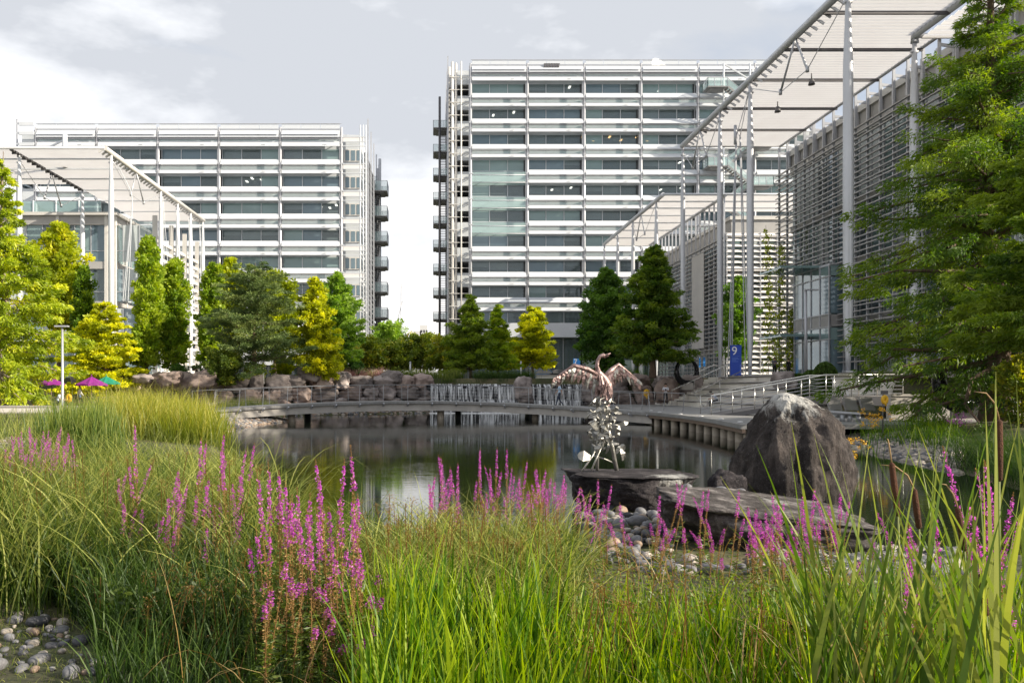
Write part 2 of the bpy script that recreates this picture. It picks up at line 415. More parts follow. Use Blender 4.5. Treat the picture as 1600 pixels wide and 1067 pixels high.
def build_ground():
    xs = np.concatenate([np.linspace(-900, -60, 22)[:-1], np.linspace(-60, -16, 60)[:-1], np.linspace(-16, 30, 150)[:-1], np.linspace(30, 70, 40)[:-1], np.linspace(70, 900, 22)])
    ys = np.concatenate([np.linspace(-60, 1, 20)[:-1], np.linspace(1, 30, 110)[:-1], np.linspace(30, 72, 110)[:-1], np.linspace(72, 140, 30)[:-1], np.linspace(140, 1600, 24)])
    X, Y = np.meshgrid(xs, ys); Z = ground_z(X.ravel(), Y.ravel()).reshape(X.shape)
    V = np.stack([X.ravel(), Y.ravel(), Z.ravel()], 1)
    nx, ny = len(xs), len(ys)
    i = np.arange(ny - 1)[:, None] * nx + np.arange(nx - 1)[None, :]
    F = np.stack([i, i + 1, i + nx + 1, i + nx], -1).reshape(-1, 4)
    m_, t, b, out = _m('ground_soil_and_turf')
    tc = t.nodes.new('ShaderNodeTexCoord')
    a = t.nodes.new('ShaderNodeTexNoise'); a.inputs['Scale'].default_value = 0.35; a.inputs['Detail'].default_value = 8; a.inputs['Roughness'].default_value = 0.7
    t.links.new(tc.outputs['Object'], a.inputs['Vector'])
    r = t.nodes.new('ShaderNodeValToRGB'); e_ = r.color_ramp.elements
    e_[0].position = 0.36; e_[0].color = (0.055, 0.04, 0.026, 1); e_[1].position = 0.66; e_[1].color = (0.16, 0.125, 0.07, 1)
    k = e_.new(0.5); k.color = (0.055, 0.065, 0.022, 1)
    t.links.new(a.outputs['Fac'], r.inputs['Fac']); t.links.new(r.outputs['Color'], b.inputs['Base Color'])
    b.inputs['Roughness'].default_value = 0.95
    nb = t.nodes.new('ShaderNodeTexNoise'); nb.inputs['Scale'].default_value = 9; nb.inputs['Detail'].default_value = 8
    t.links.new(tc.outputs['Object'], nb.inputs['Vector'])
    bp = t.nodes.new('ShaderNodeBump'); bp.inputs['Strength'].default_value = 0.7; bp.inputs['Distance'].default_value = 0.08
    t.links.new(nb.outputs['Fac'], bp.inputs['Height']); t.links.new(bp.outputs['Normal'], b.inputs['Normal'])
    o = link('ground', raw_mesh('ground', V, F, m_, smooth=True)); tag(o, kind='structure')

def build_water():
    m_, t, b, out = _m('pond_water')
    b.inputs['Base Color'].default_value = (0.012, 0.016, 0.010, 1); b.inputs['Roughness'].default_value = 0.02
    b.inputs['IOR'].default_value = 1.4; b.inputs['Specular IOR Level'].default_value = 1.0
    tc = t.nodes.new('ShaderNodeTexCoord')
    mp = t.nodes.new('ShaderNodeMapping'); mp.inputs['Scale'].default_value = (0.55, 4.0, 1)
    t.links.new(tc.outputs['Object'], mp.inputs['Vector'])
    n = t.nodes.new('ShaderNodeTexNoise'); n.inputs['Scale'].default_value = 2.3; n.inputs['Detail'].default_value = 4; n.inputs['Roughness'].default_value = 0.55; n.inputs['Distortion'].default_value = 0.4
    t.links.new(mp.outputs['Vector'], n.inputs['Vector'])
    n_b = t.nodes.new('ShaderNodeTexNoise'); n_b.inputs['Scale'].default_value = 0.18; n_b.inputs['Detail'].default_value = 2
    t.links.new(tc.outputs['Object'], n_b.inputs['Vector'])
    mr = t.nodes.new('ShaderNodeMapRange'); mr.inputs['From Min'].default_value = 0.35; mr.inputs['From Max'].default_value = 0.65; mr.inputs['To Min'].default_value = 0.014; mr.inputs['To Max'].default_value = 0.05
    t.links.new(n_b.outputs['Fac'], mr.inputs['Value'])
    bp = t.nodes.new('ShaderNodeBump'); bp.inputs['Distance'].default_value = 0.05
    t.links.new(mr.outputs[0], bp.inputs['Strength'])
    t.links.new(n.outputs['Fac'], bp.inputs['Height']); t.links.new(bp.outputs['Normal'], b.inputs['Normal'])
    V = [(-14, 8, 0), (22, 8, 0), (22, 68, 0), (-14, 68, 0)]
    o = link('water', raw_mesh('water', V, [(0, 1, 2, 3)], m_)); tag(o, kind='structure')

build_ground(); build_water()

# ------------------------------------------------------------------ foliage generators (numpy)
def unit(v): return v / (np.linalg.norm(v, axis=-1, keepdims=True) + 1e-9)

def leaf_quads(C, A, Lf, Wf, rng, flat=None):
    "rhombic leaves: centres, axes, lengths, widths"
    n = len(C)
    rnd = rng.normal(size=(n, 3))
    if flat is not None: rnd = rnd * (1 - flat) + flat * np.cross(A, np.array([0, 0, 1.0])) * 2
    B = unit(np.cross(A, rnd))
    a = A * (Lf[:, None] / 2); b = B * (Wf[:, None] / 2)
    V = np.stack([C - a, C + b + a * 0.15, C + a, C - b + a * 0.15], 1).reshape(-1, 3)
    F = np.arange(4 * n).reshape(n, 4)
    return V, F

def make_crown(branches, rng, leaf_l, leaf_w, per_clump, droop=0.0, flat=0.0, rough_tint=0.18, out=0.6):
    "branches: list of (clump centres (k,3), clump radius (k,3), outward dir, tint)"
    C = np.concatenate([b[0] for b in branches]); RR = np.concatenate([b[1] for b in branches])
    O = np.concatenate([np.repeat(np.asarray(b[2], float)[None], len(b[0]), 0) for b in branches])
    T = np.concatenate([np.full(len(b[0]), b[3]) + rng.normal(0, rough_tint, len(b[0])) for b in branches])
    n = per_clump
    d = unit(rng.normal(size=(len(C), n, 3))) * (rng.uniform(0, 1, (len(C), n, 1)) ** 0.45)
    Pn = C[:, None, :] + d * RR[:, None, :]
    A = unit(O[:, None, :] * out + d * 0.7 + rng.normal(0, 0.45, (len(C), n, 3)) + np.array([0, 0, -droop]))
    Lf = rng.uniform(0.6, 1.3, len(C) * n) * leaf_l; Wf = rng.uniform(0.6, 1.3, len(C) * n) * leaf_w
    V, F = leaf_quads(Pn.reshape(-1, 3), A.reshape(-1, 3), Lf, Wf, rng, flat if flat else None)
    tint = np.clip(np.repeat(T, n) + rng.normal(0, 0.13, len(C) * n), 0, 1)
    return V, F, tint

def tree(name, label, u, v_top, D, hw, leafm, prof, nb=60, per=60, leaf=(0.3, 0.16), el=(0.1, 0.5), base_z=None, t0=0.12,
         clump=0.5, flat_r=0.6, droop=0.0, sag=0.0, trunk_r=0.16, bark='bark', tint=0.5, seed=1, group=None, step=0.8, jit=0.34, trunk_v=None, inner=0.3, xoff=0.0, tjit=0.12, leaf_flat=0.0, cat='tree', ej=0.17):
    """prof: crown radius along the height, list of (t, r) with r in units of the half width. The tree stands at pixel column u, depth D."""
    rng = np.random.default_rng(seed)
    x = (u - VPX) / F_PX * D + xoff
    z0 = gz(x, D) if base_z is None else base_z
    H = CZ - (v_top - HOR) / F_PX * D - z0
    Rm = hw / F_PX * D
    root = thing(name, label, cat, (x, D, z0), group)
    pt = [p[0] for p in prof]; pr = [p[1] for p in prof]
    # trunk
    tb = MB()
    wob = rng.normal(0, 0.02 * H, (6, 2)); wob[0] = 0
    npt = 9
    def axis(t):
        k = t * 5; i = min(int(k), 4); f = k - i
        w_ = wob[i] * (1 - f) + wob[i + 1] * f
        return np.array([x + w_[0] * 0.5, D + w_[1] * 0.5, z0 - 0.1 + t * (H * 0.97 + 0.1)])
    tb.tube([axis(i / (npt - 1)) for i in range(npt)], [max(0.015, trunk_r * (1.25 if i == 0 else 1 - 0.92 * i / (npt - 1))) for i in range(npt)], 8)
    branches = []
    ga = rng.uniform(0, 6)
    for i in range(nb):
        t = t0 + (0.985 - t0) * ((i + rng.uniform(0, 1)) / nb)
        ga += 2.39996 + rng.normal(0, 0.25)
        L_ = Rm * np.interp(t, pt, pr) * rng.uniform(1 - jit, 1 + jit * 0.6)
        e_ = el[0] + (el[1] - el[0]) * t + rng.normal(0, ej)
        p0 = axis(t * 0.97)
        dh = np.array([math.cos(ga), math.sin(ga), 0.0])
        k = max(1, int(round(L_ / (clump * step))))
        s = np.linspace(inner if L_ > clump * 2 else 0.7, 1.0, k) if k > 1 else np.array([0.8])
        pos = p0 + dh * (s[:, None] * L_ * math.cos(e_)) + np.array([0, 0, 1.0]) * ((math.sin(e_) * L_ * s - sag * L_ * s ** 2)[:, None])
        side = np.array([-dh[1], dh[0], 0])
        pos = pos + side * (rng.normal(0, 0.22, (k, 1)) * L_ * 0.5 * s[:, None]) + rng.normal(0, clump * 0.15, (k, 3))
        cr = clump * (1.15 - 0.45 * s)[:, None] * rng.uniform(0.75, 1.25, (k, 1)) * np.array([1, 1, flat_r]) * (0.55 + 0.45 * min(1, L_ / (Rm * 0.6)))
        branches.append((pos, cr, dh * math.cos(e_) + np.array([0, 0, math.sin(e_) - sag]), tint + rng.normal(0, tjit)))
        if L_ > 0.25:
            rr = max(0.012, trunk_r * (1 - t) * 0.38)
            tb.tube([p0] + [pos[j] for j in range(0, k, max(1, k // 3))], [rr] + [max(0.008, rr * (1 - (q + 1) / 5)) for q in range(len(range(0, k, max(1, k // 3))))], 5, cap=False)
    tb.build('trunk', M[bark], root)
    V, F, T = make_crown(branches, rng, leaf[0], leaf[1], per, droop=droop, flat=leaf_flat)
    link('crown', raw_mesh('crown', V, F, leafm, T), root)
    return root

def blades(base, h, az, th0, th1, w, tint, rng, segs=5, pw=1.6, twist=1.0, tipt=0.0, fa0=None):
    """grass blades: start angle th0 from vertical, bending by th1 along the blade"""
    n = len(base)
    dh = np.stack([np.cos(az), np.sin(az), np.zeros(n)], 1)
    fa = az + np.pi / 2 + rng.normal(0, twist, n)
    if fa0 is not None: fa[0] = fa0
    sd = np.stack([np.cos(fa), np.sin(fa), np.zeros(n)], 1)
    p = base.copy(); rows = []
    for i in range(segs + 1):
        s = i / segs
        wd = w * (1 - s ** 2.2) * (0.7 + 0.3 * min(1, s * 4)) + 0.0006
        rows.append(np.stack([p - sd * wd[:, None] / 2, p + sd * wd[:, None] / 2], 1))
        sm = (i + 0.5) / segs
        th = th0 + th1 * sm ** pw
        p = p + (h / segs)[:, None] * (dh * np.sin(th)[:, None] + np.array([0, 0, 1.0]) * np.cos(th)[:, None])
    V = np.stack(rows, 1)                                   # n, segs+1, 2, 3
    k = (np.arange(n) * (segs + 1) * 2)[:, None] + (np.arange(segs) * 2)[None, :]
    F = np.stack([k, k + 1, k + 3, k + 2], -1).reshape(-1, 4)
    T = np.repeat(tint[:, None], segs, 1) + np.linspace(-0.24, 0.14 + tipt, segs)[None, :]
    return V.reshape(-1, 3), F, np.clip(T.ravel(), 0, 1)

def merge(parts):
    Vs, Fs, Ts = [], [], []; k = 0
    for V, F, T in parts:
        Vs.append(V); Fs.append(F + k); Ts.append(T); k += len(V)
    return np.concatenate(Vs), np.concatenate(Fs), np.concatenate(Ts)

def scatter_uv(n, u0, u1, d0, d1, rng, land=True, pw=1.0):
    "points on the ground, even in picture columns u0..u1 and depth d0..d1"
    d = d0 + (d1 - d0) * rng.uniform(0, 1, n) ** pw
    u = rng.uniform(u0, u1, n)
    x = (u - VPX) / F_PX * d
    if land:
        k = lake_sd(x, d) > 0.02; x, d = x[k], d[k]
    return np.stack([x, d, ground_z(x, d) - 0.02], 1)

def stuff_mesh(name, label, parts, m_):
    V, F, T = merge(parts)
    o = link(name, raw_mesh(name, V, F, m_, T)); tag(o, label, name.replace('_', ' '), kind='stuff')
    return o
# ------------------------------------------------------------------ the two office towers at the back
def window_proto(w, h, kind, rng):
    "one bay of glazing: three panes between thin mullions; transom, blinds; local x 0..w, y 0, z 0..h"
    b = MB()
    pw_ = w / 3
    for i in range(3):
        g = rng.choice([0, 0, 1, 2]) if kind == 'mix' else {'clear': 0, 'blue': 1, 'teal': 2}[kind]
        b.face([(i*pw_+0.05, 0, 0.04), ((i+1)*pw_-0.05, 0, 0.04), ((i+1)*pw_-0.05, 0, h), (i*pw_+0.05, 0, h)], int(g))
        if rng.uniform() < 0.7:                      # roller blind let down behind the pane
            zb = h * rng.choice([0.5, 0.58, 0.25, 0.1])
            b.face([(i*pw_+0.06, 0.12, zb), ((i+1)*pw_-0.06, 0.12, zb), ((i+1)*pw_-0.06, 0.12, h), (i*pw_+0.06, 0.12, h)], 3)
    for i in range(4):
        xx = i * pw_
        b.box(xx - 0.045, xx + 0.045, -0.09, 0.05, 0, h, 4)
    b.box(w - 0.34, w - 0.1, -0.07, -0.01, 0, h, 5)   # dark opening light by the column
    b.box(0, w, -0.06, 0.05, -0.02, 0.05, 4)
    return b.mesh('window', [M['g_clear'], M['g_blue'], M['g_teal'], M['blind'], M['alu'], M['blind_dark']])

def shade_proto(w):
    "brise-soleil of one bay, local z 0 = head of the window below: lower blade, balustrade glass, broad bright upper blade and brackets"
    b = MB()
    y = -1.15
    b.face([(0.22, y - 0.28, 0.02), (w - 0.22, y - 0.28, 0.02), (w - 0.22, y + 0.02, 0.66), (0.22, y + 0.02, 0.66)], 0)
    b.face([(0.22, y - 0.25, 0.0), (0.22, y + 0.05, 0.64), (w - 0.22, y + 0.05, 0.64), (w - 0.22, y - 0.25, 0.0)], 0)
    b.face([(0.22, y + 0.1, 0.66), (w - 0.22, y + 0.1, 0.66), (w - 0.22, y + 0.1, 1.24), (0.22, y + 0.1, 1.24)], 1)
    b.box(0.15, w - 0.15, y + 0.02, y + 0.18, 1.20, 1.30, 2)
    b.face([(0.22, y - 0.45, 1.30), (w - 0.22, y - 0.45, 1.30), (w - 0.22, y + 0.05, 2.18), (0.22, y + 0.05, 2.18)], 0)
    b.face([(0.22, y - 0.42, 1.28), (0.22, y + 0.08, 2.16), (w - 0.22, y + 0.08, 2.16), (w - 0.22, y - 0.42, 1.28)], 0)
    b.tube([(0.1, y - 0.46, 1.30), (w - 0.1, y - 0.46, 1.30)], 0.05, 6, 2, cap=False)
    b.tube([(0.1, y - 0.30, 0.02), (w - 0.1, y - 0.30, 0.02)], 0.045, 6, 2, cap=False)
    for i in (1, 2):
        b.box(i*w/3 - 0.04, i*w/3 + 0.04, y - 0.1, -0.02, 1.14, 1.20, 2)
    b.box(w * 0.7, w * 0.7 + 0.55, y - 0.32, y - 0.28, 0.24, 0.34, 0)   # shade winder
    for s in (0.12, w - 0.12):                                           # wishbone brackets
        b.bar((s, -0.02, 1.22), (s, y, 1.22), 0.09, 0.12, 2)
        b.bar((s, y, 1.22), (s, y - 0.42, 1.5), 0.06, 0.08, 2)
        b.bar((s, y, 0.9), (s, y - 0.26, 0.3), 0.06, 0.08, 2)
    return b.mesh('sunshade', [M['alu'], M['g_green'], M['alu_grey']])

def office_tower(label, x_first, nb, Y, z_top, nfl, z_ground, depth, seed, left_over, right_over, shade_z0, fl=4.04, stair=None):
    """x_first: first column line; windows between z_i and z_i+1.75; the sunshade fills the rest of the storey"""
    rng = np.random.default_rng(seed)
    bay = 9.0; x1 = x_first + nb * bay
    xl, xr = x_first - left_over, x1 + right_over
    t = thing('office_tower', label, 'office tower', ((xl + xr) / 2, Y, z_ground))
    zw = [shade_z0 - i * fl for i in range(nfl)]            # window sills, top storey first
    b = MB()
    b.box(xl + 0.5, xr - 0.5, Y + 7, Y + depth - 1, z_ground, zw[0] + 4.2, 0)          # core seen through the glass
    b.build('core', M['interior'], t)
    for z in zw:
        s = MB()
        s.box(xl, xr, Y + 0.1, Y + depth, z + 1.78, z + fl - 0.03, 0)
        s.box(xl + 0.2, xr - 0.2, Y + 0.4, Y + depth - 0.3, z + 1.72, z + 1.775, 1)
        s.build('floor_slab', [M['slab'], M['interior_lite']], t)
    # side walls: glazed strips with louvres
    for sx, nm in ((xl, -1), (xr, 1)):
        w_ = MB()
        for z in zw:
            for k in range(int(depth / 3)):
                y0 = Y + 0.3 + k * 3
                xx = sx - 0.01 * nm
                w_.face([(xx, y0, z), (xx, y0 + 2.9, z), (xx, y0 + 2.9, z + 1.78), (xx, y0, z + 1.78)], 0)
                w_.box(xx - 0.05, xx + 0.05, y0 - 0.08, y0 + 0.02, z - 0.1, z + 1.9, 1)
            for q in range(5):
                w_.box(sx + (0.25 if nm > 0 else -0.85), sx + (0.85 if nm > 0 else -0.25), Y + 0.4, Y + depth, z - 1.6 + q * 0.75, z - 1.5 + q * 0.75, 2)
        for k in range(0, int(depth / 6) + 1):
            w_.box(sx + (0.9 if nm > 0 else -1.1), sx + (1.1 if nm > 0 else -0.9), Y + 0.5 + k * 6, Y + 0.7 + k * 6, z_ground, zw[0] + 6.5, 1)
        w_.build('side_wall', [M['g_blue'], M['alu_grey'], M['louvre_brown'] if nm < 0 else M['alu_grey']], t)
    # prototypes
    wm = [window_proto(bay - 0.36, 1.76, k, rng) for k in ('mix', 'mix', 'clear', 'blue', 'teal', 'mix', 'clear')]
    sm = shade_proto(bay)
    g_ = MB(); g_.box(.2, bay - .2, -.1, -.02, 0, 2.2, 0); g_.tube([(.1, -1.2, .15), (bay - .1, -1.2, .15)], .06, 6, 1); g_.tube([(.1, -1.2, 1.35), (bay - .1, -1.2, 1.35)], .06, 6, 1); g_.box(.2, bay - .2, -1.15, -1.1, .3, 1.2, 0)
    for k in range(4): g_.box(k * (bay - .3) / 3 + .1, k * (bay - .3) / 3 + .18, -1.2, 0, 1.2, 1.3, 1)
    sg = g_.mesh('sunshade', [M['g_green'], M['alu']])
    for r, z in enumerate(zw):
        for c in range(nb):
            o = link('window', wm[int(rng.integers(len(wm)))], t); o.location = (x_first + c * bay + 0.18, Y - 0.02, z)
            o = link('sunshade', sg if (c == 0 and 4 <= r <= 6 and nfl > 8) else sm, t); o.location = (x_first + c * bay, Y, z + 1.82)
    # below the lowest window band: glazed lobby
    zl = zw[-1]
    for c in range(nb):
        g = MB(); x0 = x_first + c * bay
        top = zl - 2.3
        g.box(x0 + 0.2, x0 + bay - 0.2, Y - 1.3, Y - 1.25, top, zl - 0.06, 2)
        g.face([(x0 + 0.18, Y + 1.2, z_ground), (x0 + bay - 0.18, Y + 1.2, z_ground), (x0 + bay - 0.18, Y + 1.2, top), (x0 + 0.18, Y + 1.2, top)], 0)
        for k in range(4): g.box(x0 + k * bay / 3 - 0.05, x0 + k * bay / 3 + 0.05, Y + 1.05, Y + 1.25, z_ground, top, 1)
        g.build('lobby_glazing', [M['g_clear'], M['alu_grey'], M['alu']], t)
    f = MB(); f.box(xl, xr, Y + 0.1, Y + depth, zl - 2.3, zl - 0.02); f.build('first_floor', M['slab'], t)
    # columns
    cm = MB()
    cm.tube([(0, 0, z_ground), (0, 0, z_top - 0.5)], 0.20, 8)
    cm.box(-0.30, -0.22, -0.12, 0.12, z_ground, z_top - 0.9, 1)
    for z in zw:
        cm.box(-0.26, 0.26, -0.2, 1.0, z - 0.75, z - 0.55, 0); cm.box(-0.42, 0.42, -0.1, 0.1, z - 0.68, z - 0.6, 0)
    cme = cm.mesh('column', [M['steel'], M['alu_grey']])
    for c in range(nb + 1):
        o = link('column', cme, t); o.location = (x_first + c * bay, Y - 1.1, 0)
    # roof screen: frosted glass and two rails
    zr = zw[0] + 1.82
    for c in range(nb):
        g = MB(); x0 = x_first + c * bay
        za, zb, zc, zd = zr + 0.4, zr + 1.7, zr + 2.5, z_top
        g.face([(x0 + .2, Y - 1.5, zr), (x0 + bay - .2, Y - 1.5, zr), (x0 + bay - .2, Y - 1.15, za + .45), (x0 + .2, Y - 1.15, za + .45)], 0)
        g.box(x0 + .2, x0 + bay - .2, Y - 1.3, Y - 1.1, za + .7, za + 1.0, 2)
        g.face([(x0 + .2, Y - 1.6, zb), (x0 + bay - .2, Y - 1.6, zb), (x0 + bay - .2, Y - 1.2, zc), (x0 + .2, Y - 1.2, zc)], 0)
        for k in range(3):
            g.face([(x0 + .2 + k*2.87, Y - 1.2, zc + .15), (x0 + .2 + k*2.87 + 2.8, Y - 1.2, zc + .15), (x0 + .2 + k*2.87 + 2.8, Y - 1.2, zd), (x0 + .2 + k*2.87, Y - 1.2, zd)], 1)
        for z in (zc + 0.1, zd - 0.9, zd): g.tube([(x0, Y - 1.25, z), (x0 + bay, Y - 1.25, z)], 0.045, 6, 2, cap=False)
        g.build('roof_screen', [M['alu'], M['g_frost'], M['alu_grey']], t)
    p = MB(); p.box(xl + 3, xr - 2, Y + 2.0, Y + depth - 3, zw[0] + fl, zw[0] + fl + .6); p.build('plant_room', M['louvre_white'], t)
    return t, zw, xl, xr

def ceiling_lamps(t, spots, warm=False):
    "fittings on the ceiling just inside the glass; spots = (x, y, z)"
    b = MB(); b.box(-0.16, 0.16, -0.5, 0.5, -0.05, 0.0)
    me = b.mesh('ceiling_lamp', M['lamp_warm' if warm else 'lamp'])
    for s in spots:
        o = link('ceiling_lamp', me, t); o.location = s

def landing(t, x0, x1, y0, y1, z, glass_sides, gh=1.15, under=True):
    b = MB(); b.box(x0, x1, y0, y1, z - 0.16, z, 0)
    if under: b.box(x0 + 0.5, x1 - 0.5, y0 + 0.5, y1 - 0.2, z - 0.3, z - 0.163, 0)
    o = b.build('stair_landing', M['stair_steel'], t)
    g = MB()
    def pane(a, c):
        g.face([(a[0], a[1], z + 0.02), (c[0], c[1], z + 0.02), (c[0], c[1], z + gh), (a[0], a[1], z + gh)], 0)
        g.tube([(a[0], a[1], z + gh), (c[0], c[1], z + gh)], 0.035, 6, 1, cap=False)
        n = 3
        for k in range(n + 1):
            q = (a[0] + (c[0]-a[0])*k/n, a[1] + (c[1]-a[1])*k/n)
            g.box(q[0]-0.03, q[0]+0.03, q[1]-0.03, q[1]+0.03, z, z + gh, 1)
    if 'f' in glass_sides: pane((x0, y0), (x1, y0))
    if 'b' in glass_sides: pane((x0, y1), (x1, y1))
    if 'l' in glass_sides: pane((x0, y0), (x0, y1))
    if 'r' in glass_sides: pane((x1, y0), (x1, y1))
    g.build('balustrade', [M['g_green'], M['alu_grey']], o)

def flight(t, p, q, w=1.3):
    "sloping flight with treads from p to q"
    b = MB(); n = 11; p = Vector(p); q = Vector(q)
    for i in range(n):
        c = p.lerp(q, (i + 0.5) / n); b.box(c.x - 0.2, c.x + 0.2, c.y - w/2, c.y + w/2, c.z - 0.04, c.z, 0)
    for s in (-w/2, w/2):
        b.bar(p + Vector((0, s, -0.1)), q + Vector((0, s, -0.1)), 0.08, 0.3, 0)
    o = b.build('stair_flight', M['stair_steel'], t)
    g = MB()
    for s in (-w/2 - 0.05, w/2 + 0.05):
        d = Vector((0, s, 0))
        g.face([p + d + Vector((0,0,0.1)), q + d + Vector((0,0,0.1)), q + d + Vector((0,0,1.1)), p + d + Vector((0,0,1.1))], 0)
        g.tube([p + d + Vector((0,0,1.12)), q + d + Vector((0,0,1.12))], 0.035, 6, 1, cap=False)
    g.build('balustrade', [M['g_green'], M['alu_grey']], o)

def build_towers():
    # ---- right tower
    Y = 127.2; S = Y / F_PX
    def z_of(v): return CZ - (v - HOR) * S
    nb = 6; xf = (735 - VPX) * S
    t, zw, xl, xr = office_tower('tall white glazed office tower in the middle with a white rooftop dish', xf, nb, Y, z_of(99), 10, Z_UP, 22, 3, 2.6, 0.3, z_of(149.5))
    spots = []
    rng = np.random.default_rng(5)
    for r, cols in ((0, (1, 2, 3, 4)), (4, (1, 3)), (1, (0,)), (3, (3,))):
        for c in cols:
            for k in range(3):
                spots.append((xf + c * 9 + 1.2 + k * 2.9 + rng.uniform(-.3, .3), Y + 1.0 + (k % 2) * 1.4, zw[r] + 1.71))
    ceiling_lamps(t, spots)
    ceiling_lamps(t, [(xf + 18 + k * 2.2, Y + 0.8 + (k % 2) * 1.6, zw[2] + 1.71) for k in range(6)], warm=True)
    # corner post bundle on the left and roof dish, roof vent
    b = MB()
    for k, (dx, dy, r) in enumerate(((-2.9, -0.6, .22), (-2.3, -0.2, .18), (-1.5, -0.9, .12), (-3.3, 1.5, .3))):
        b.tube([(xf + dx, Y + dy, Z_UP), (xf + dx, Y + dy, z_of(100))], r, 8)
    for z in np.arange(Z_UP + 2, z_of(105), 2.02): b.box(xf - 3.4, xf - 0.3, Y - 0.9, Y - 0.75, z, z + 0.1)
    b.build('corner_frame', M['beige_lite'], t)
    dsh = MB()
    c = Vector((xf + 31.3, Y + 4, z_of(104) + 1.5))
    prof = [(0.02, -0.55), (0.6, -0.5), (1.2, -0.3), (1.65, 0.0), (1.72, 0.04), (1.6, 0.06), (1.1, -0.2), (0.5, -0.38), (0.02, -0.42)]
    k0 = len(dsh.V); dsh.lathe((0, 0, 0), prof, 24)
    rot = Matrix.Rotation(R(68), 4, 'X') @ Matrix.Rotation(R(25), 4, 'Y')
    dsh.V = [tuple(c + (rot @ Vector(p))) for p in dsh.V]
    dsh.tube([c + Vector((0, .4, -3.2)), c + Vector((0, .4, 0))], 0.15, 8, 1)
    dsh.build('rooftop_dish', [M['white'], M['alu_grey']], t)
    v_ = MB()
    x0, z0 = (848 - VPX) * S, z_of(111)
    for k in range(6): v_.box(x0 + k * .42, x0 + k * .42 + .3, Y - 1.5, Y - 1.25, z0, z0 + .55)
    v_.box(x0, x0 + 2.5, Y - 1.45, Y - 1.3, z0 + .5, z0 + .6); v_.build('roof_vent', M['steel_dark'], t)
    # escape stair on the left flank
    sy = Y + 6
    sxl, sxr = (677 - VPX) / F_PX * sy, xl - 0.9
    for i in range(11):
        z = z_of(0) * 0 + CZ - (199 + i * 37.4 - HOR) / F_PX * sy
        landing(t, sxl, sxr + 0.2, sy, sy + 4, z, 'flb')
        if i < 10:
            b = MB(); zn = z - 37.4 / F_PX * sy
            for k in range(12):
                f_ = k / 12; b.box(sxl + 1.2, sxl + 2.4, sy + 0.6 + f_ * 2.8, sy + 0.85 + f_ * 2.8, zn + (z - zn) * f_, zn + (z - zn) * f_ + 0.06)
            b.build('stair_flight', M['stair_steel'], t)
    b = MB(); b.tube([((687 - VPX) / F_PX * sy, sy - .1, Z_UP), ((687 - VPX) / F_PX * sy, sy - .1, CZ + 455 / F_PX * sy)], 0.2, 8); b.build('stair_mast', M['steel_dark'], t)
    # glazed stair at the front right
    for i in range(5):
        zt = z_of(150 + i * 60); x0 = (1092 - VPX) * S; x1 = (1122 - VPX) * S
        landing(t, x0, x1, Y - 4.2, Y - 1.7, zt, 'flb', 1.3)
        x2 = (1158 - VPX) * S
        landing(t, x2, x2 + 3.4, Y - 4.2, Y - 1.7, zt - 3.0, 'frb', 1.3)
        flight(t, (x1, Y - 3.6, zt), (x2, Y - 3.6, zt - 3.0)); flight(t, (x2, Y - 2.3, zt - 3.0), (x1, Y - 2.3, zt - 6.0))
    b = MB()
    for u in (1120, 1160): b.tube([((u - VPX) * S, Y - 3, Z_UP), ((u - VPX) * S, Y - 3, z_of(112))], 0.16, 8)
    b.bar(((1120 - VPX) * S, Y - 3, z_of(112)), ((1158 - VPX) * S, Y - 3, z_of(135)), 0.2, 0.2)
    b.build('stair_mast', M['alu'], t)

    # ---- left tower
    Y = 118.4; S2 = Y / F_PX
    def z2(v): return CZ - (v - HOR) * S2
    nb = 5; xf = (535 - VPX) * S2 - nb * 9.0
    t, zw, xl, xr = office_tower('lower white glazed office tower on the left behind the trees', xf, nb, Y, z2(198), 8, Z_UP, 26, 11, 2.7, 2.75, z2(252.5), fl=4.0)
    spots = []
    for r, cols in ((1, (3, 4)), (2, (4,))):
        for c in cols:
            for k in range(7): spots.append((xf + c * 9 + 0.8 + k * 1.2, Y + 0.8 + (k % 3) * 0.9, zw[r] + 1.71))
    ceiling_lamps(t, spots)
    # left over-sailing part (beyond the first column): plain shade ends; right corner bay with ladders and slender posts
    b = MB()
    for z in zw:
        b.box(xr - 2.6, xr - 0.1, Y - 0.05, Y + 0.1, z - 0.05, z + 1.75, 1)
        for k in range(3): b.box(xr - 2.3 + k * .85, xr - 1.7 + k * .85, Y - 0.1, Y - 0.06, z + 0.1, z + 1.6, 2)
        for q in (1.85, 2.5, 3.2): b.box(xr - 2.5, xr + 0.9, Y - 1.3, Y - 1.15, z + q, z + q + 0.1, 0)
        b.box(xr - 2.5, xr + 0.6, Y - 1.25, Y - 1.2, z + 2.6, z + 3.15, 3)
    for dx in (0.0, 0.45, 0.85): b.tube([(xr + dx, Y - 1.2, Z_UP), (xr + dx, Y - 1.2, z2(200))], 0.1, 8, 0)
    b.build('corner_frame', [M['alu'], M['beige_lite'], M['g_blue'], M['louvre_white']], t)
    b = MB()
    for z in [zw[0] + 1.9 + k for k in (0.0, 1.6, 3.0)]:
        b.box(xl + 0.3, xf - 0.2, Y - 1.4, Y - 1.2, z, z + 0.5); b.face([(xl - .2, Y - 1.3, z + .3), (xl + .4, Y - 1.3, z), (xl + .4, Y - 1.3, z + .6)], 0)
    b.build('parapet_fin', M['alu'], t)
    # escape stair on the right flank
    sy = 134.0
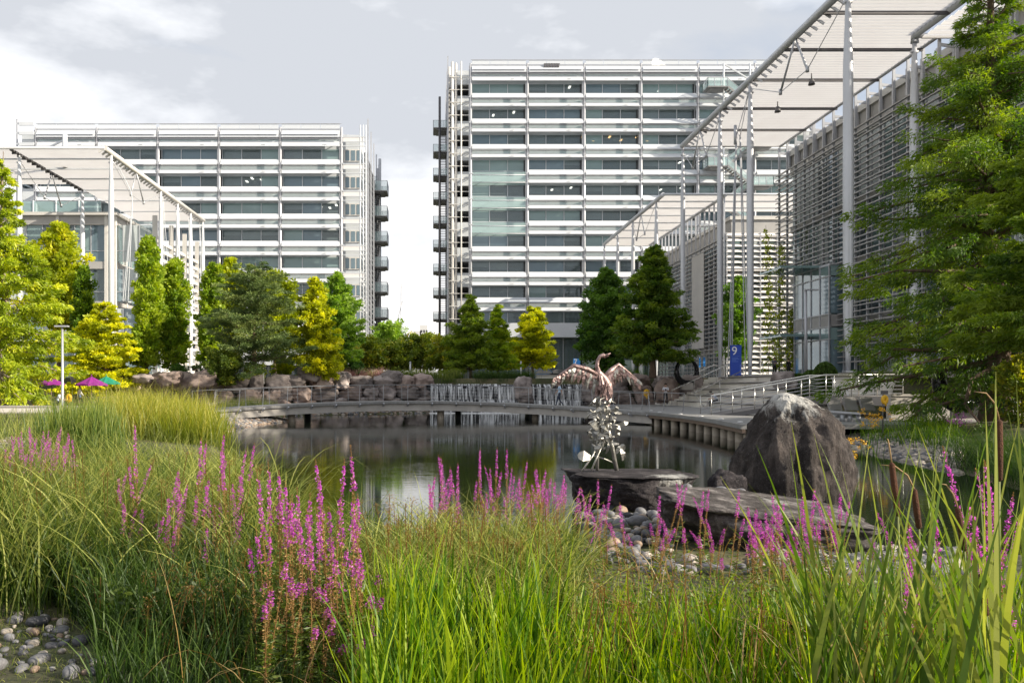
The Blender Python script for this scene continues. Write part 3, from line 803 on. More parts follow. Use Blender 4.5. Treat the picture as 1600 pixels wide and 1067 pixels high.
    for i in range(9):
        z = CZ - (302 + i * 39.0 - HOR) / F_PX * sy
        x0, x1 = (578 - VPX) / F_PX * sy, (606 - VPX) / F_PX * sy
        landing(t, x0, x1, sy - 2, sy + 2, z, 'frb', 1.6)
        landing(t, x0 - 1.4, x0 + 1.0, sy + 2.2, sy + 4.2, z + 2.1, 'fr', 1.3)
        b = MB(); zn = z - 39.0 / F_PX * sy
        for k in range(12):
            f_ = k / 12; b.box(x0 + 0.4 + f_ * 1.2, x0 + 0.75 + f_ * 1.2, sy - 1, sy + 1, zn + (z - zn) * f_, zn + (z - zn) * f_ + 0.06)
        b.build('stair_flight', M['stair_steel'], t)
    b = MB()
    for u, v in ((593, 247), (590, 262)): b.tube([((u - VPX) / F_PX * sy, sy + .6, Z_UP), ((u - VPX) / F_PX * sy, sy + .6, CZ - (v - HOR) / F_PX * sy)], 0.25, 8)
    b.build('stair_mast', M['steel'], t)

build_towers()
# ------------------------------------------------------------------ the low blocks with their big louvred canopies
ZC = CZ + 21.8

def mast(t, x, y, z0, z1, r=0.21, m='steel'):
    b = MB(); h = z1 - z0
    b.tube([(x, y, z0), (x, y, z0 + 0.04*h), (x, y, z0 + 0.16*h), (x, y, z0 + 0.5*h), (x, y, z0 + 0.80*h), (x, y, z0 + 0.9*h), (x, y, z1)], [r*.45, r*.55, r, r*1.08, r, r*.7, r*.45], 12)
    b.box(x - .22, x + .22, y - .22, y + .22, z0 - 0.02, z0 + .06)
    b.tube([(x - r*.9, y, z1 - .75), (x + r*.9, y, z1 - .75)], .09, 6)
    b.build('column', M[m], t)

def cable(b, p, q, r=0.028, m=0): b.tube([p, q], r, 5, m, cap=False)

def canopy_field(t, x0, x1, y0, y1, z, step=0.4, tilt=0.05, chord=0.265, along='x', lip=.03):
    b = MB()
    if along == 'x':
        for y in np.arange(y0, y1, step):
            a = (x0, y, z + .02); c = (x1, y, z + .02); d = (x1, y + chord, z - tilt); e_ = (x0, y + chord, z - tilt)
            b.face([a, c, d, e_]); b.face([(p[0], p[1], p[2] + 0.035) for p in (e_, d, c, a)])
            b.face([(a[0], a[1] - .004, a[2] + .035), (a[0], a[1] - .004, a[2] - lip), (c[0], c[1] - .004, c[2] - lip), (c[0], c[1] - .004, c[2] + .035)], 1)
    o = b.build('canopy_louvres', [M['canopy'], M['alu_grey']], t)
    return o

def _canopy_mat():
    m_ = bpy.data.materials.new('canopy_blade'); m_.use_nodes = True
    t = m_.node_tree; t.nodes.clear(); out = t.nodes.new('ShaderNodeOutputMaterial')
    d = t.nodes.new('ShaderNodeBsdfDiffuse'); s_ = t.nodes.new('ShaderNodeBsdfTranslucent')
    tc = t.nodes.new('ShaderNodeTexCoord'); n = t.nodes.new('ShaderNodeTexNoise'); n.inputs['Scale'].default_value = 0.5; n.inputs['Detail'].default_value = 4
    t.links.new(tc.outputs['Object'], n.inputs['Vector'])
    r = t.nodes.new('ShaderNodeValToRGB'); r.color_ramp.elements[0].color = (0.86, 0.84, 0.83, 1); r.color_ramp.elements[1].color = (0.93, 0.92, 0.91, 1)
    t.links.new(n.outputs['Fac'], r.inputs['Fac'])
    t.links.new(r.outputs['Color'], d.inputs['Color']); t.links.new(r.outputs['Color'], s_.inputs['Color'])
    mx = t.nodes.new('ShaderNodeMixShader'); mx.inputs[0].default_value = 0.78
    t.links.new(d.outputs[0], mx.inputs[1]); t.links.new(s_.outputs[0], mx.inputs[2]); t.links.new(mx.outputs[0], out.inputs['Surface'])
    return m_
M['canopy'] = _canopy_mat()

def v_strut(t, x, y, z, spread, drop, ya, yb):
    b = MB()
    l, r_ = (x, y + spread, z - drop), (x, y - spread * 0.75, z - drop)
    b.tube([(x, y, z), l], [.06, .075], 8); b.tube([(x, y, z), r_], [.06, .075], 8)
    for p in (l, r_): b.tube([(p[0], p[1], p[2] + .2), (p[0], p[1], p[2] - .15)], .11, 8)
    cable(b, (x, ya, z - .5), l); cable(b, l, r_); cable(b, r_, (x, yb, z - .5))
    b.build('truss_strut', M['alu_grey'], t)

def facade_windows(t, x, ys, zs, hz, nrm, rng, axis='x', lobby=None):
    "glazed bays behind a louvre screen: each bay one window with mullions, spandrel boxes between the floors"
    for (za, zb) in zs:
        for (ya, yb) in ys:
            b = MB(); n = 3; w = (yb - ya) / n
            for k in range(n):
                g = int(rng.choice([0, 1, 2, 3], p=[.36, .14, .22, .28]))
                a0, a1 = ya + k * w + .04, ya + (k + 1) * w - .04
                if axis == 'x': b.face([(x, a0, za), (x, a1, za), (x, a1, zb), (x, a0, zb)], g)
                else: b.face([(a0, x, za), (a1, x, za), (a1, x, zb), (a0, x, zb)], g)
                if axis == 'x': b.box(x - .08 , x + .08, ya + k*w - .04, ya + k*w + .04, za, zb, 4)
                else: b.box(ya + k*w - .04, ya + k*w + .04, x - .08, x + .08, za, zb, 4)
            zm = za + (zb - za) * .3
            if axis == 'x': b.box(x - .06, x + .06, ya, yb, zm - .03, zm + .03, 4)
            else: b.box(ya, yb, x - .06, x + .06, zm - .03, zm + .03, 4)
            b.build('window', [M['g_clear'], M['g_blue'], M['g_teal'], M['blind'], M['alu_grey']], t)

def bands(b, x, y0, y1, zs, w, m=0):
    for (za, zb) in zs: b.box(x, x + w, y0, y1, za, zb, m)

def build_block_nine():
    rng = np.random.default_rng(21)
    t = thing('office_block', 'long grey office block on the right, screened in louvres beside the tall steel columns', 'office building', (36, 55, Z_UP))
    XO, XF = 22.5, 31.3; Y0, Y1 = 30.0, 71.6
    z0 = Z_UP
    # canopy
    b = MB(); b.tube([(XO, Y1, ZC), (XF + 1, Y1, ZC)], .11, 8); b.build('canopy_edge', M['steel'], t); b = MB(); b.tube([(XF, 49, ZC - .05), (XF, Y1, ZC - .05)], .12, 8); b.build('canopy_edge', M['steel'], t)
    b = MB(); b.tube([(29.8, Y0, ZC), (29.8, 49.1, ZC), (29.8, 49.15, ZC - .5)], .24, 10); b.tube([(29.8, 49, ZC - .1), (40, 49, ZC - .1)], .16, 8); b.build('canopy_beam', M['steel'], t)
    for y in (45.8, 50.8, 55.8, 61.5, 66.6):
        b = MB(); b.box(XO, XF if y > 49 else 29.8, y - .07, y + .07, ZC - .3, ZC - .12); b.build('canopy_purlin', M['steel_dark'], t)
    canopy_field(t, XO + .2, XF - .1, 49.2, Y1 - .2, ZC)
    canopy_field(t, XO + .2, 29.6, Y0, 49.0, ZC)
    canopy_field(t, 30.1, 38.5, Y0, 48.8, ZC - .25, step=0.62, chord=.4)
    # blade ends along the outer edge
    b = MB(); b.tube([(XO, Y0, ZC), (XO, Y1, ZC)], .24, 12)
    for y in np.arange(Y0, Y1, .8):
        b.bar((XO + .05, y, ZC - .05), (XO + .55, y, ZC - .38), .06, .16)
    b.build('canopy_beam', M['steel'], t)
    for (y, r) in ((71.4, .2), (62.2, .21), (56.3, .23), (43.05, .25)): mast(t, XO, y, z0 if y > 40 else z0, ZC - .15, r)
    mast(t, 29.75, 49.1, z0, ZC - .3, .26)
    v_strut(t, XO, 49.3, ZC - .1, 2.1, 2.6, 56.3, 43.2)
    v_strut(t, XO, 66.8, ZC - .1, 2.0, 2.6, 71.4, 62.2)
    v_strut(t, XO, 36.5, ZC - .1, 2.0, 2.6, 43.0, 30.2)
    b = MB()
    for k, (ua, ub) in enumerate(((1150, 1137), (1151, 1140), (1151, 1143), (1156, 1165), (1157, 1170))):
        cable(b, (XO + .3, 57.2, CZ + (607 - 140) / F_PX * 57.2) if k in (0, 3) else P(1149, 200, 58.5), P(ua, 215, 58.5)); cable(b, P(ua, 215, 58.5), P(ub, 586, 58.5), .04)
    b.tube([P(1149, 196, 58.5), P(1149, 226, 58.5)], .12, 6)
    b.build('tie_cable', M['alu_grey'], t)
    # louvre screen, storey by storey
    zb, zt = z0 + 1.0, CZ + 19.3
    storeys = np.linspace(zb, zt, 5)
    for i in range(4):
        zs = np.arange(storeys[i] + .1, storeys[i + 1], .41)
        for (ya, yb) in ((33, 61.2), (61.22, 67.18), (67.2, 72.2)):
            s = MB()
            for z in zs:
                if 61.2 < ya < 67 and z < CZ + 8.6: continue
                if z < z0 + 7 and ya == 33: ya = 50
                s.face([(XF - .17, ya, z - .05), (XF + .17, ya, z + .05), (XF + .17, yb, z + .05), (XF - .17, yb, z - .05)])
                s.face([(XF - .17, yb, z - .02), (XF + .17, yb, z + .08), (XF + .17, ya, z + .08), (XF - .17, ya, z - .02)])
                s.face([(XF - .17, ya, z - .05), (XF - .17, yb, z - .05), (XF - .17, yb, z + .03), (XF - .17, ya, z + .03)])
            if s.F: s.build('louvre_screen', M['louvre_brown'], t)
    for k, y in enumerate(np.arange(33, 72.4, 1.62)):
        p = MB(); q = MB()
        p.box(XF - .03, XF + .14, y - .055, y + .055, z0 if (y < 61 or y > 67) else CZ + 8.6, ZC - .1)
        if k % 1 == 0:
            q.bar((XF, y, ZC - .55), (XF + 1.1, y, ZC - .7), .06, .2)
            q.box(XF + .9, XF + 1.12, y - .1, y + .1, ZC - 1.9, ZC - .1)
        p.build('screen_post', M['alu_grey'], t); q.build('parapet_bracket', M['alu_grey'], t)
    # facade behind
    w = MB()
    fl = [(z0, z0 + .25)] + [(z0 + 4.55 * k - .5, z0 + 4.55 * k + .05) for k in (1, 2, 3)] + [(CZ + 19.3, CZ + 20.9)]
    for (za, zb_) in fl: w.box(32.5, 33.0, 33, 72.2, za, zb_, 0)
    for y in np.arange(33, 72, 3.24): w.box(32.35, 32.5, y - .1, y + .1, CZ + 19.2, CZ + 21.0, 1)
    w.box(32.3, 32.52, 33, 72.25, CZ + 20.9, CZ + 21.4, 1)
    w.box(33.0, 52, 72.0, 72.3, z0, CZ + 21, 0); w.box(33.2, 52, 33, 33.2, z0, CZ + 21, 0); w.box(33, 52, 33, 72.2, CZ + 20.2, CZ + 20.5, 0)
    w.build('wall', [M['beige'], M['beige_lite']], t)
    c = MB(); c.box(37, 51, 34, 71, z0, CZ + 20); c.build('core', M['interior'], t)
    for k in range(1, 4):
        s = MB(); s.box(33.0, 37, 33.5, 71.8, z0 + 4.55 * k - .9, z0 + 4.55 * k - .3); s.build('floor_slab', M['interior_lite'], t)
    zs = [(z0 + .25, z0 + 4.05)] + [(z0 + 4.55 * k + .05, z0 + 4.55 * (k + 1) - .5) for k in (1, 2)] + [(z0 + 13.7, CZ + 19.3)]
    ys = [(33 + 4.9 * k, 33 + 4.9 * (k + 1)) for k in range(8)]
    facade_windows(t, 32.7, ys, zs, 0, -1, rng)
    # entrance bay of clear glazing
    g = MB(); x = 30.6
    for (za, zb_, m_) in ((z0 + .1, z0 + 2.9, 1), (z0 + 2.9, z0 + 3.8, 2), (z0 + 3.9, z0 + 4.8, 5), (z0 + 4.9, z0 + 7.7, 1), (z0 + 7.8, z0 + 8.6, 2)):
        for k in range(4): g.face([(x, 61.3 + k * 1.47, za), (x, 61.3 + k * 1.47 + 1.4, za), (x, 61.3 + k * 1.47 + 1.4, zb_), (x, 61.3 + k * 1.47, zb_)], m_)
        g.face([(x, 61.25, za), (x + 2, 61.25, za), (x + 2, 61.25, zb_), (x, 61.25, zb_)], m_)
    for k in range(5): g.box(x - .06, x + .06, 61.3 + k * 1.47 - .05, 61.3 + k * 1.47 + .05, z0, z0 + 8.6, 4)
    for z in (2.9, 3.85, 4.85, 7.75, 8.6): g.box(x - .07, x + .06, 61.2, 67.25, z0 + z - .05, z0 + z + .05, 4)
    g.box(x, x + 1.8, 61.2, 67.2, z0 + 8.62, z0 + 8.75, 4)
    g.build('entrance_glazing', [M['g_clear'], M['g_blue'], M['g_teal'], M['blind'], M['alu_grey'], M['louvre_brown']], t)
    for z in (z0 + 3.3, z0 + 8.7):
        s = MB()
        for k in range(5): s.box(27.5, 31, 63 + k * .9, 63.12 + k * .9, z, z + .12)
        s.box(27.5, 31, 62.8, 67, z - .1, z)
        s.build('entrance_shelf', M['g_teal'], t)
    # spotlights hanging from the canopy
    for (u, v, lab) in ((1268, 127, 'small dark spotlight hanging under the right canopy, nearest the camera'), (1215, 170, 'small dark spotlight hanging under the right canopy, beside the second steel column')):
        d = 53 if u > 1250 else 57
        c = P(u, v, d); r = thing('spotlight', lab, 'spotlight', c)
        b = MB(); b.tube([c + Vector((0, 0, .5)), c + Vector((0, 0, .15))], .04, 6); b.build('bracket', M['steel_dark'], r)
        b = MB(); b.lathe(c - Vector((0, 0, .25)), [(.05, .42), (.14, .35), (.2, .1), (.22, 0)], 10); b.build('lamp_head', M['steel_dark'], r)
    # street lamp post in front of the entrance
    x, y = (1259 - VPX) / F_PX * 57, 57
    r = thing('lamp_post', 'tall slim grey lamp post standing before the glazed entrance', 'lamp post', (x, y, z0))
    b = MB(); b.tube([(x, y, z0), (x, y, CZ + (607 - 452) / F_PX * y)], [.13, .09], 8); b.build('pole', M['alu_grey'], r)
    b = MB(); b.box(x - .1, x + .9, y - .12, y + .12, CZ + 155 / F_PX * y - .1, CZ + 155 / F_PX * y); b.build('lamp_head', M['alu_grey'], r)

def build_block_far():
    rng = np.random.default_rng(22)
    t = thing('office_block', 'farther louvred office block on the right, seen past the steel columns', 'office building', (38, 105, Z_UP))
    XO, XF = 26.0, 33.0; Y0, Y1 = 89.5, 120.5; z0 = Z_UP
    b = MB(); b.tube([(XO, Y0, ZC), (XO, Y1, ZC)], .24, 8); b.build('canopy_beam', M['steel'], t)
    b = MB(); b.tube([(XO, Y0, ZC), (45, Y0, ZC)], .15, 8); b.build('canopy_edge', M['steel'], t); b = MB(); b.tube([(XF, Y0, ZC - .1), (XF, Y1, ZC - .1)], .18, 8); b.build('canopy_edge', M['steel'], t)
    canopy_field(t, XO + .2, XF, Y0 + .2, Y1, ZC, step=.9, chord=.78, tilt=.12, lip=.03)
    canopy_field(t, XF, 45, Y0 + .2, 97, ZC, step=.9, chord=.78, tilt=.12, lip=.03)
    for y in (92.2, 95.6, 99.6, 104, 109, 114.5):
        b = MB(); b.box(XO + .1, XF if y > 97 else 45, y - .07, y + .07, ZC - .24, ZC - .1); b.build('canopy_purlin', M['alu'], t)
    for y in (92.3, 103, 111.5, 120): mast(t, XO, y, z0, ZC - .1, .24)
    mast(t, XF + .2, 91, z0, ZC - .1, .24)
    v_strut(t, XO, 99, ZC - .1, 2.2, 2.8, 103, 93)
    zb, zt = z0 + .6, CZ + 17.4
    st = np.linspace(zb, zt, 5)
    for i in range(4):
        s = MB()
        for z in np.arange(st[i] + .1, st[i + 1], .5):
            s.box(XF - .16, XF + .16, Y0 + .5, Y1, z - .04, z + .05)
        s.build('louvre_screen', M['louvre_brown'], t)
        s = MB()
        for z in np.arange(st[i] + .1, st[i + 1], .62):
            s.face([(XF + .2, Y0 + .3, z), (45, Y0 + .3, z), (45, Y0 + .6, z + .34), (XF + .2, Y0 + .6, z + .34)])
        s.build('front_louvres', M['louvre_white'], t)
    p = MB()
    for y in np.arange(Y0 + .5, Y1, 1.62): p.box(XF - .05, XF + .12, y - .06, y + .06, z0, ZC - .2)
    for x in np.arange(XF + .3, 45, 1.9): p.box(x - .06, x + .06, Y0 + .35, Y0 + .5, z0, CZ + 17.6)
    p.build('screen_posts', M['alu_grey'], t)
    p = MB(); p.box(XF - .25, XF - .18, 96, 100.4, z0 + 4, CZ + 16.4); p.build('solid_screen', M['beige'], t)
    w = MB()
    for (za, zb_) in [(z0, z0 + .3)] + [(z0 + 4.4 * k - 1.0, z0 + 4.4 * k) for k in (1, 2, 3)] + [(CZ + 17.2, CZ + 19.2)]:
        w.box(XF + 1.1, 46, Y0 + 1.2, Y1, za, zb_, 0)
    w.box(XF + .9, 46, Y0 + 1.0, Y1, CZ + 19.2, CZ + 19.6, 1)
    w.build('wall', [M['beige'], M['beige_lite']], t)
    c = MB(); c.box(38, 46, Y0 + 5, Y1 - 1, z0, CZ + 18); c.build('core', M['interior'], t)
    zs = [(z0 + .3, z0 + 3.4)] + [(z0 + 4.4 * k, z0 + 4.4 * (k + 1) - 1.0) for k in (1, 2)] + [(z0 + 13.2, CZ + 17.2)]
    facade_windows(t, XF + 1.3, [(Y0 + 1.3 + 5 * k, Y0 + 6.3 + 5 * k) for k in range(5)], zs, 0, -1, rng)
    facade_windows(t, Y0 + 1.5, [(XF + 1.4 + 3 * k, XF + 4.4 + 3 * k) for k in range(3)], zs, 0, -1, rng, axis='y')

def build_block_left():
    rng = np.random.default_rng(23)
    t = thing('office_block', 'low glazed office block at the far left under a white louvred canopy', 'office building', (-45, 92, Z_UP))
    XO, XI = -29.7, -38.2; Y0, Y1 = 72.2, 103.5; z0 = Z_UP
    b = MB(); b.tube([(-75, Y0, ZC), (XO, Y0, ZC)], .14, 8); b.build('canopy_edge', M['steel'], t); b = MB(); b.tube([(XO, Y1, ZC), (XI, Y1, ZC)], .12, 6); b.build('canopy_edge', M['steel'], t)
    for x in (XI, -47.0, -56):
        b = MB(); b.tube([(x, Y0, ZC - .15), (x, 87, ZC - .15)], .14, 8)
        for y in np.arange(Y0 + .6, 87, .9): b.box(x - .2, x + .2, y - .05, y + .05, ZC - .4, ZC - .1)
        b.build('canopy_beam', M['steel_dark'], t)
    canopy_field(t, -75, XI, Y0 + .3, 85, ZC, step=.5, chord=.36, tilt=.055)
    canopy_field(t, XI, XO - .2, Y0 + .3, Y1, ZC, step=.5, chord=.36, tilt=.055)
    b = MB(); b.tube([(XO, Y0, ZC), (XO, Y1, ZC)], .25, 10)
    for y in np.arange(Y0, Y1, .8): b.bar((XO - .05, y, ZC - .05), (XO - .55, y, ZC - .38), .07, .18)
    b.build('canopy_beam', M['beige_lite'], t)
    for (x, y) in ((XO, 73.7), (XO, 87.2), (XO, 93), (XO, 98), (XO, 103.2), (XI, 73.7), (XI, 87), (-47, 86.5), (-56, 73.7), (-47.2, 73.7)): mast(t, x, y, z0, ZC - .15, .25, 'alu')
    v_strut(t, XO, 80, ZC - .1, 2.0, 2.6, 87, 73.7); v_strut(t, XI, 80, ZC - .2, 2.0, 2.8, 87, 73.7)
    b = MB()
    for (ua, va, ub, vb) in ((180, 250, 205, 300), (205, 300, 207, 316), (207, 316, 195, 470), (207, 316, 200, 470), (207, 316, 192, 470)):
        b = MB(); cable(b, P(ua, va, 76), P(ub, vb, 76), .035); b.build('tie_cable', M['alu'], t)
    for k in range(4):
        y = 88 + k * 4.6
        b = MB(); cable(b, (XO, y, ZC - 1), (XO + 1.2, y + .6, z0), .03); cable(b, (XO, y, ZC - 1), (XO + .5, y - .6, z0), .03); b.build('tie_cable', M['alu'], t)
    for y in (75.2, 78.6, 82.4, 87, 92, 97.5):
        b = MB(); b.box(-75 if y < 85 else XI, XO - .1, y - .06, y + .06, ZC - .2, ZC - .07); b.build('canopy_purlin', M['alu'], t)
    # building body: front towards the lake, right flank
    YF, XR = 88.5, -35.2; zt = CZ + 19.2
    w = MB(); c = MB()
    bz = [(z0 + 3.6, z0 + 4.4), (z0 + 8.0, z0 + 8.8), (z0 + 12.4, z0 + 13.2), (zt - 1.0, zt)]
    for (za, zb) in bz: w.box(-75, XR, YF, Y1, za, zb, 0)
    w.box(-75, XR + .3, YF - .35, Y1, zt, zt + .35, 1)
    for x in np.arange(-74, XR, 5.4): w.box(x - .18, x + .18, YF - .1, YF + .05, z0, zt, 1)
    for y in np.arange(YF, Y1, 3.2): w.box(XR - .05, XR + .12, y - .15, y + .15, z0, zt, 1)
    w.build('wall', [M['beige'], M['beige_lite']], t)
    c.box(-74, XR - 5, YF + 5, Y1 - 1, z0, zt - .3); c.build('core', M['interior'], t)
    zs = [(z0, z0 + 3.6), (z0 + 4.4, z0 + 8.0), (z0 + 8.8, z0 + 12.4), (z0 + 13.2, zt - 1.0)]
    facade_windows(t, YF + .25, [(-75 + 5.4 * k + 1, -69.6 + 5.4 * k + 1) for k in range(2, 8)][:8], zs, 0, -1, rng, axis='y')
    facade_windows(t, XR - .2, [(YF + .2 + 3.7 * k, YF + 3.9 + 3.7 * k) for k in range(4)], zs, 0, 1, rng)
    # roof terrace with glass balustrade
    g = MB()
    for x in np.arange(-74, XR - 3, 2.6): g.face([(x, YF + 2.2, zt + .4), (x + 2.5, YF + 2.2, zt + .4), (x + 2.5, YF + 2.2, zt + 2.1), (x, YF + 2.2, zt + 2.1)], 0); g.box(x - .05, x + .05, YF + 2.1, YF + 2.3, zt + .35, zt + 2.2, 1)
    g.build('roof_terrace_glazing', [M['g_teal'], M['alu']], t)
    b = MB(); b.tube([(XI + 2, 78.5, ZC), (XI + 2, 78.5, ZC + 3.2)], .25, 8); b.bar((XI - 4, 79, ZC), (XI + 2, 79, ZC + 3.0), .15, .15); b.build('canopy_mast', M['alu'], t)
    # slatted screen on the flank
    s = MB()
    for z in np.arange(z0 + 1, CZ + 17, .95): s.box(XO - .9, XO - .6, 87.5, Y1, z, z + .34)
    for y in (87.5, 93, 98, 103.2): s.box(XO - 1.0, XO - .5, y - .1, y + .1, z0, CZ + 19)
    s.build('slatted_screen', M['beige_lite'], t)

build_block_nine(); build_block_far(); build_block_left()
# ------------------------------------------------------------------ rocks
def rock_mesh(name, seed, sub=4, dims=(1, 1, 1), box=0.6, rough=0.16, m_=None, facets=0, fn=None, freq=1.6):
    "boulder: a sphere pushed towards a box, cut by a few planes, roughened at several scales; local base near z = 0"
    bm = bmesh.new(); bmesh.ops.create_icosphere(bm, subdivisions=sub, radius=1.0)
    rnd = random.Random(seed); off = Vector((rnd.uniform(-50, 50), rnd.uniform(-50, 50), rnd.uniform(-50, 50)))
    planes = []
    for _ in range(facets):
        d = Vector((rnd.gauss(0, 1), rnd.gauss(0, 1), rnd.gauss(0, .8))).normalized(); planes.append((d, rnd.uniform(.72, .92)))
    for v in bm.verts:
        p = v.co.normalized(); mx = max(abs(p.x), abs(p.y), abs(p.z)); q = p.lerp(p / mx * 0.86, box)
        for d, h in planes:
            k = q.dot(d) - h
            if k > 0: q = q - d * k * 0.9
        n_ = noise.fractal(q * freq + off, 0.9, 2.1, 5) * rough
        q = q * (1 + n_)
        q = Vector((q.x * dims[0] / 2, q.y * dims[1] / 2, (q.z + 0.85) * dims[2] / 1.8))
        if fn: q = fn(q)
        v.co = q
    me = bpy.data.meshes.new(name); bm.to_mesh(me); bm.free()
    me.polygons.foreach_set('use_smooth', [True] * len(me.polygons)); me.materials.append(m_)
    return me

M['rock_wall'] = rock_mat('wall_boulder', (0.09, 0.075, 0.072), (0.26, 0.22, 0.205), (0.46, 0.39, 0.36), 1.1, rnd=0.35)
M['rock_warm'] = rock_mat('warm_boulder', (0.12, 0.085, 0.075), (0.30, 0.23, 0.20), (0.46, 0.37, 0.32), 1.1, rnd=0.3)
M['rock_big'] = rock_mat('basalt_standing', (0.012, 0.010, 0.010), (0.052, 0.043, 0.040), (0.17, 0.14, 0.125), 2.2, (1, 1, 0.3), white=((-0.1, -.1, 1.98), (0.66, 0.8, 0.5)), bump=1.0)
M['rock_slab'] = rock_mat('basalt_slab', (0.012, 0.010, 0.012), (0.045, 0.038, 0.042), (0.18, 0.16, 0.16), 3.4, white=((0.55, -0.55, 0.70), (0.42, 0.5, 0.42)), bump=1.0)
M['rock_slab2'] = rock_mat('basalt_slab_pale', (0.02, 0.016, 0.014), (0.12, 0.105, 0.10), (0.48, 0.44, 0.42), 4.2, white=((0.35, 0.2, 0.7), (0.3, 0.3, 0.2)), bump=1.0)

WALL_PROTO = [rock_mesh('boulder', 100 + i, 4, (1, 1, 1), 0.8, 0.24, M['rock_wall'] if i % 3 else M['rock_warm'], 8, freq=1.6) for i in range(9)]
def boulder(x, y, z, w, d, h, label, group, rz=None, cat='boulder'):
    o = link('boulder', random.choice(WALL_PROTO)); o.location = (x, y, z); o.scale = (w, d, h)
    o.rotation_euler = (0, 0, random.choice([0, math.pi]) + random.uniform(-.25, .25) if rz is None else rz)
    return tag(o, label, cat, group)

def build_rock_wall():
    random.seed(31)
    # (from x, to x, base z, courses, label)
    runs = [(-29, -13, 0.66, 2, 'pinkish grey boulder in the low wall left of the footbridge'),
            (-12.8, -0.2, 0.15, 3, 'squared grey boulder in the rock wall between footbridge and left trees'),
            (12.6, 19.5, 0.45, 3, 'dark squared boulder in the rock wall between waterfall and steps')]
    for (xa, xb, zb, nc, lab) in runs:
        for c in range(nc):
            x = xa + random.uniform(0, .5)
            hc = (Z_UP + .12 - zb) / nc
            while x < xb:
                w = random.uniform(1.1, 2.3); h = hc * random.uniform(1.1, 1.35)
                xm = x + w / 2
                y = float(np.interp(xm, WX, WY)) - 0.25 - (nc - 1 - c) * 0.28
                pos = ['bottom', 'middle', 'top'][c if nc == 3 else (0 if c == 0 else 2)]
                boulder(xm, y, zb + c * hc - .06, w * 1.10, 1.7, h, f'{lab}, {pos} course', 'boulders of the rock wall')
                x += w * .97
    # loose boulders along the top of the wall and in the dry bed on the left
    for (u, v, d, w, h, lab) in ((905 * 0 + 224, 596, 61, 1.6, .7, 'flat grey boulder lying on the dry grass below the columnar trees'),
                                 (268, 602, 60.5, 2.0, 1.2, 'rounded boulder on the slope just left of the woman in black'),
                                 (318, 603, 60, 2.3, 1.3, 'broad dark boulder on the slope just right of the woman in black'),
                                 (480, 594, 64, 2.0, 1.2, 'pale boulder standing proud of the rock wall under the yellow conifer'),
                                 (536, 597, 66, 1.6, 1.0, 'grey boulder on top of the wall under the pink grasses'),
                                 (612, 597, 67, 1.9, 1.1, 'rounded grey boulder on top of the wall, middle of the footbridge'),
                                 (818, 622, 67, 1.7, 1.9, 'tall pale boulder between the two waterfalls'),
                                 (822, 627, 66.2, 1.4, .8, 'small brown boulder at the foot of the tall one between the waterfalls'),
                                 (925, 625, 65, 1.7, 1.6, 'grey boulder at the right edge of the smaller waterfall'),
                                 (1042, 628, 62.5, 1.9, 1.9, 'tall upright boulder behind the man on the dock'),
                                 (1078, 614, 62.6, 1.9, 1.6, 'large boulder at the head of the stone steps'),
                                 (1226, 604, 44.5, 1.2, 1.0, 'grey boulder beside the clipped round shrubs')):
        c = P(u, v, d); boulder(c.x, c.y, c.z - .1, w, 1.5, h, lab, None)
    for k in range(9):
        x = random.uniform(-27, -14); y = random.uniform(57.5, 61.5)
        boulder(x, y, gz(x, y) - .1, random.uniform(.7, 1.4), random.uniform(.7, 1.1), random.uniform(.4, .8), 'pinkish boulder lying in the dry bed behind the picnic tables', 'loose boulders by the picnic tables')

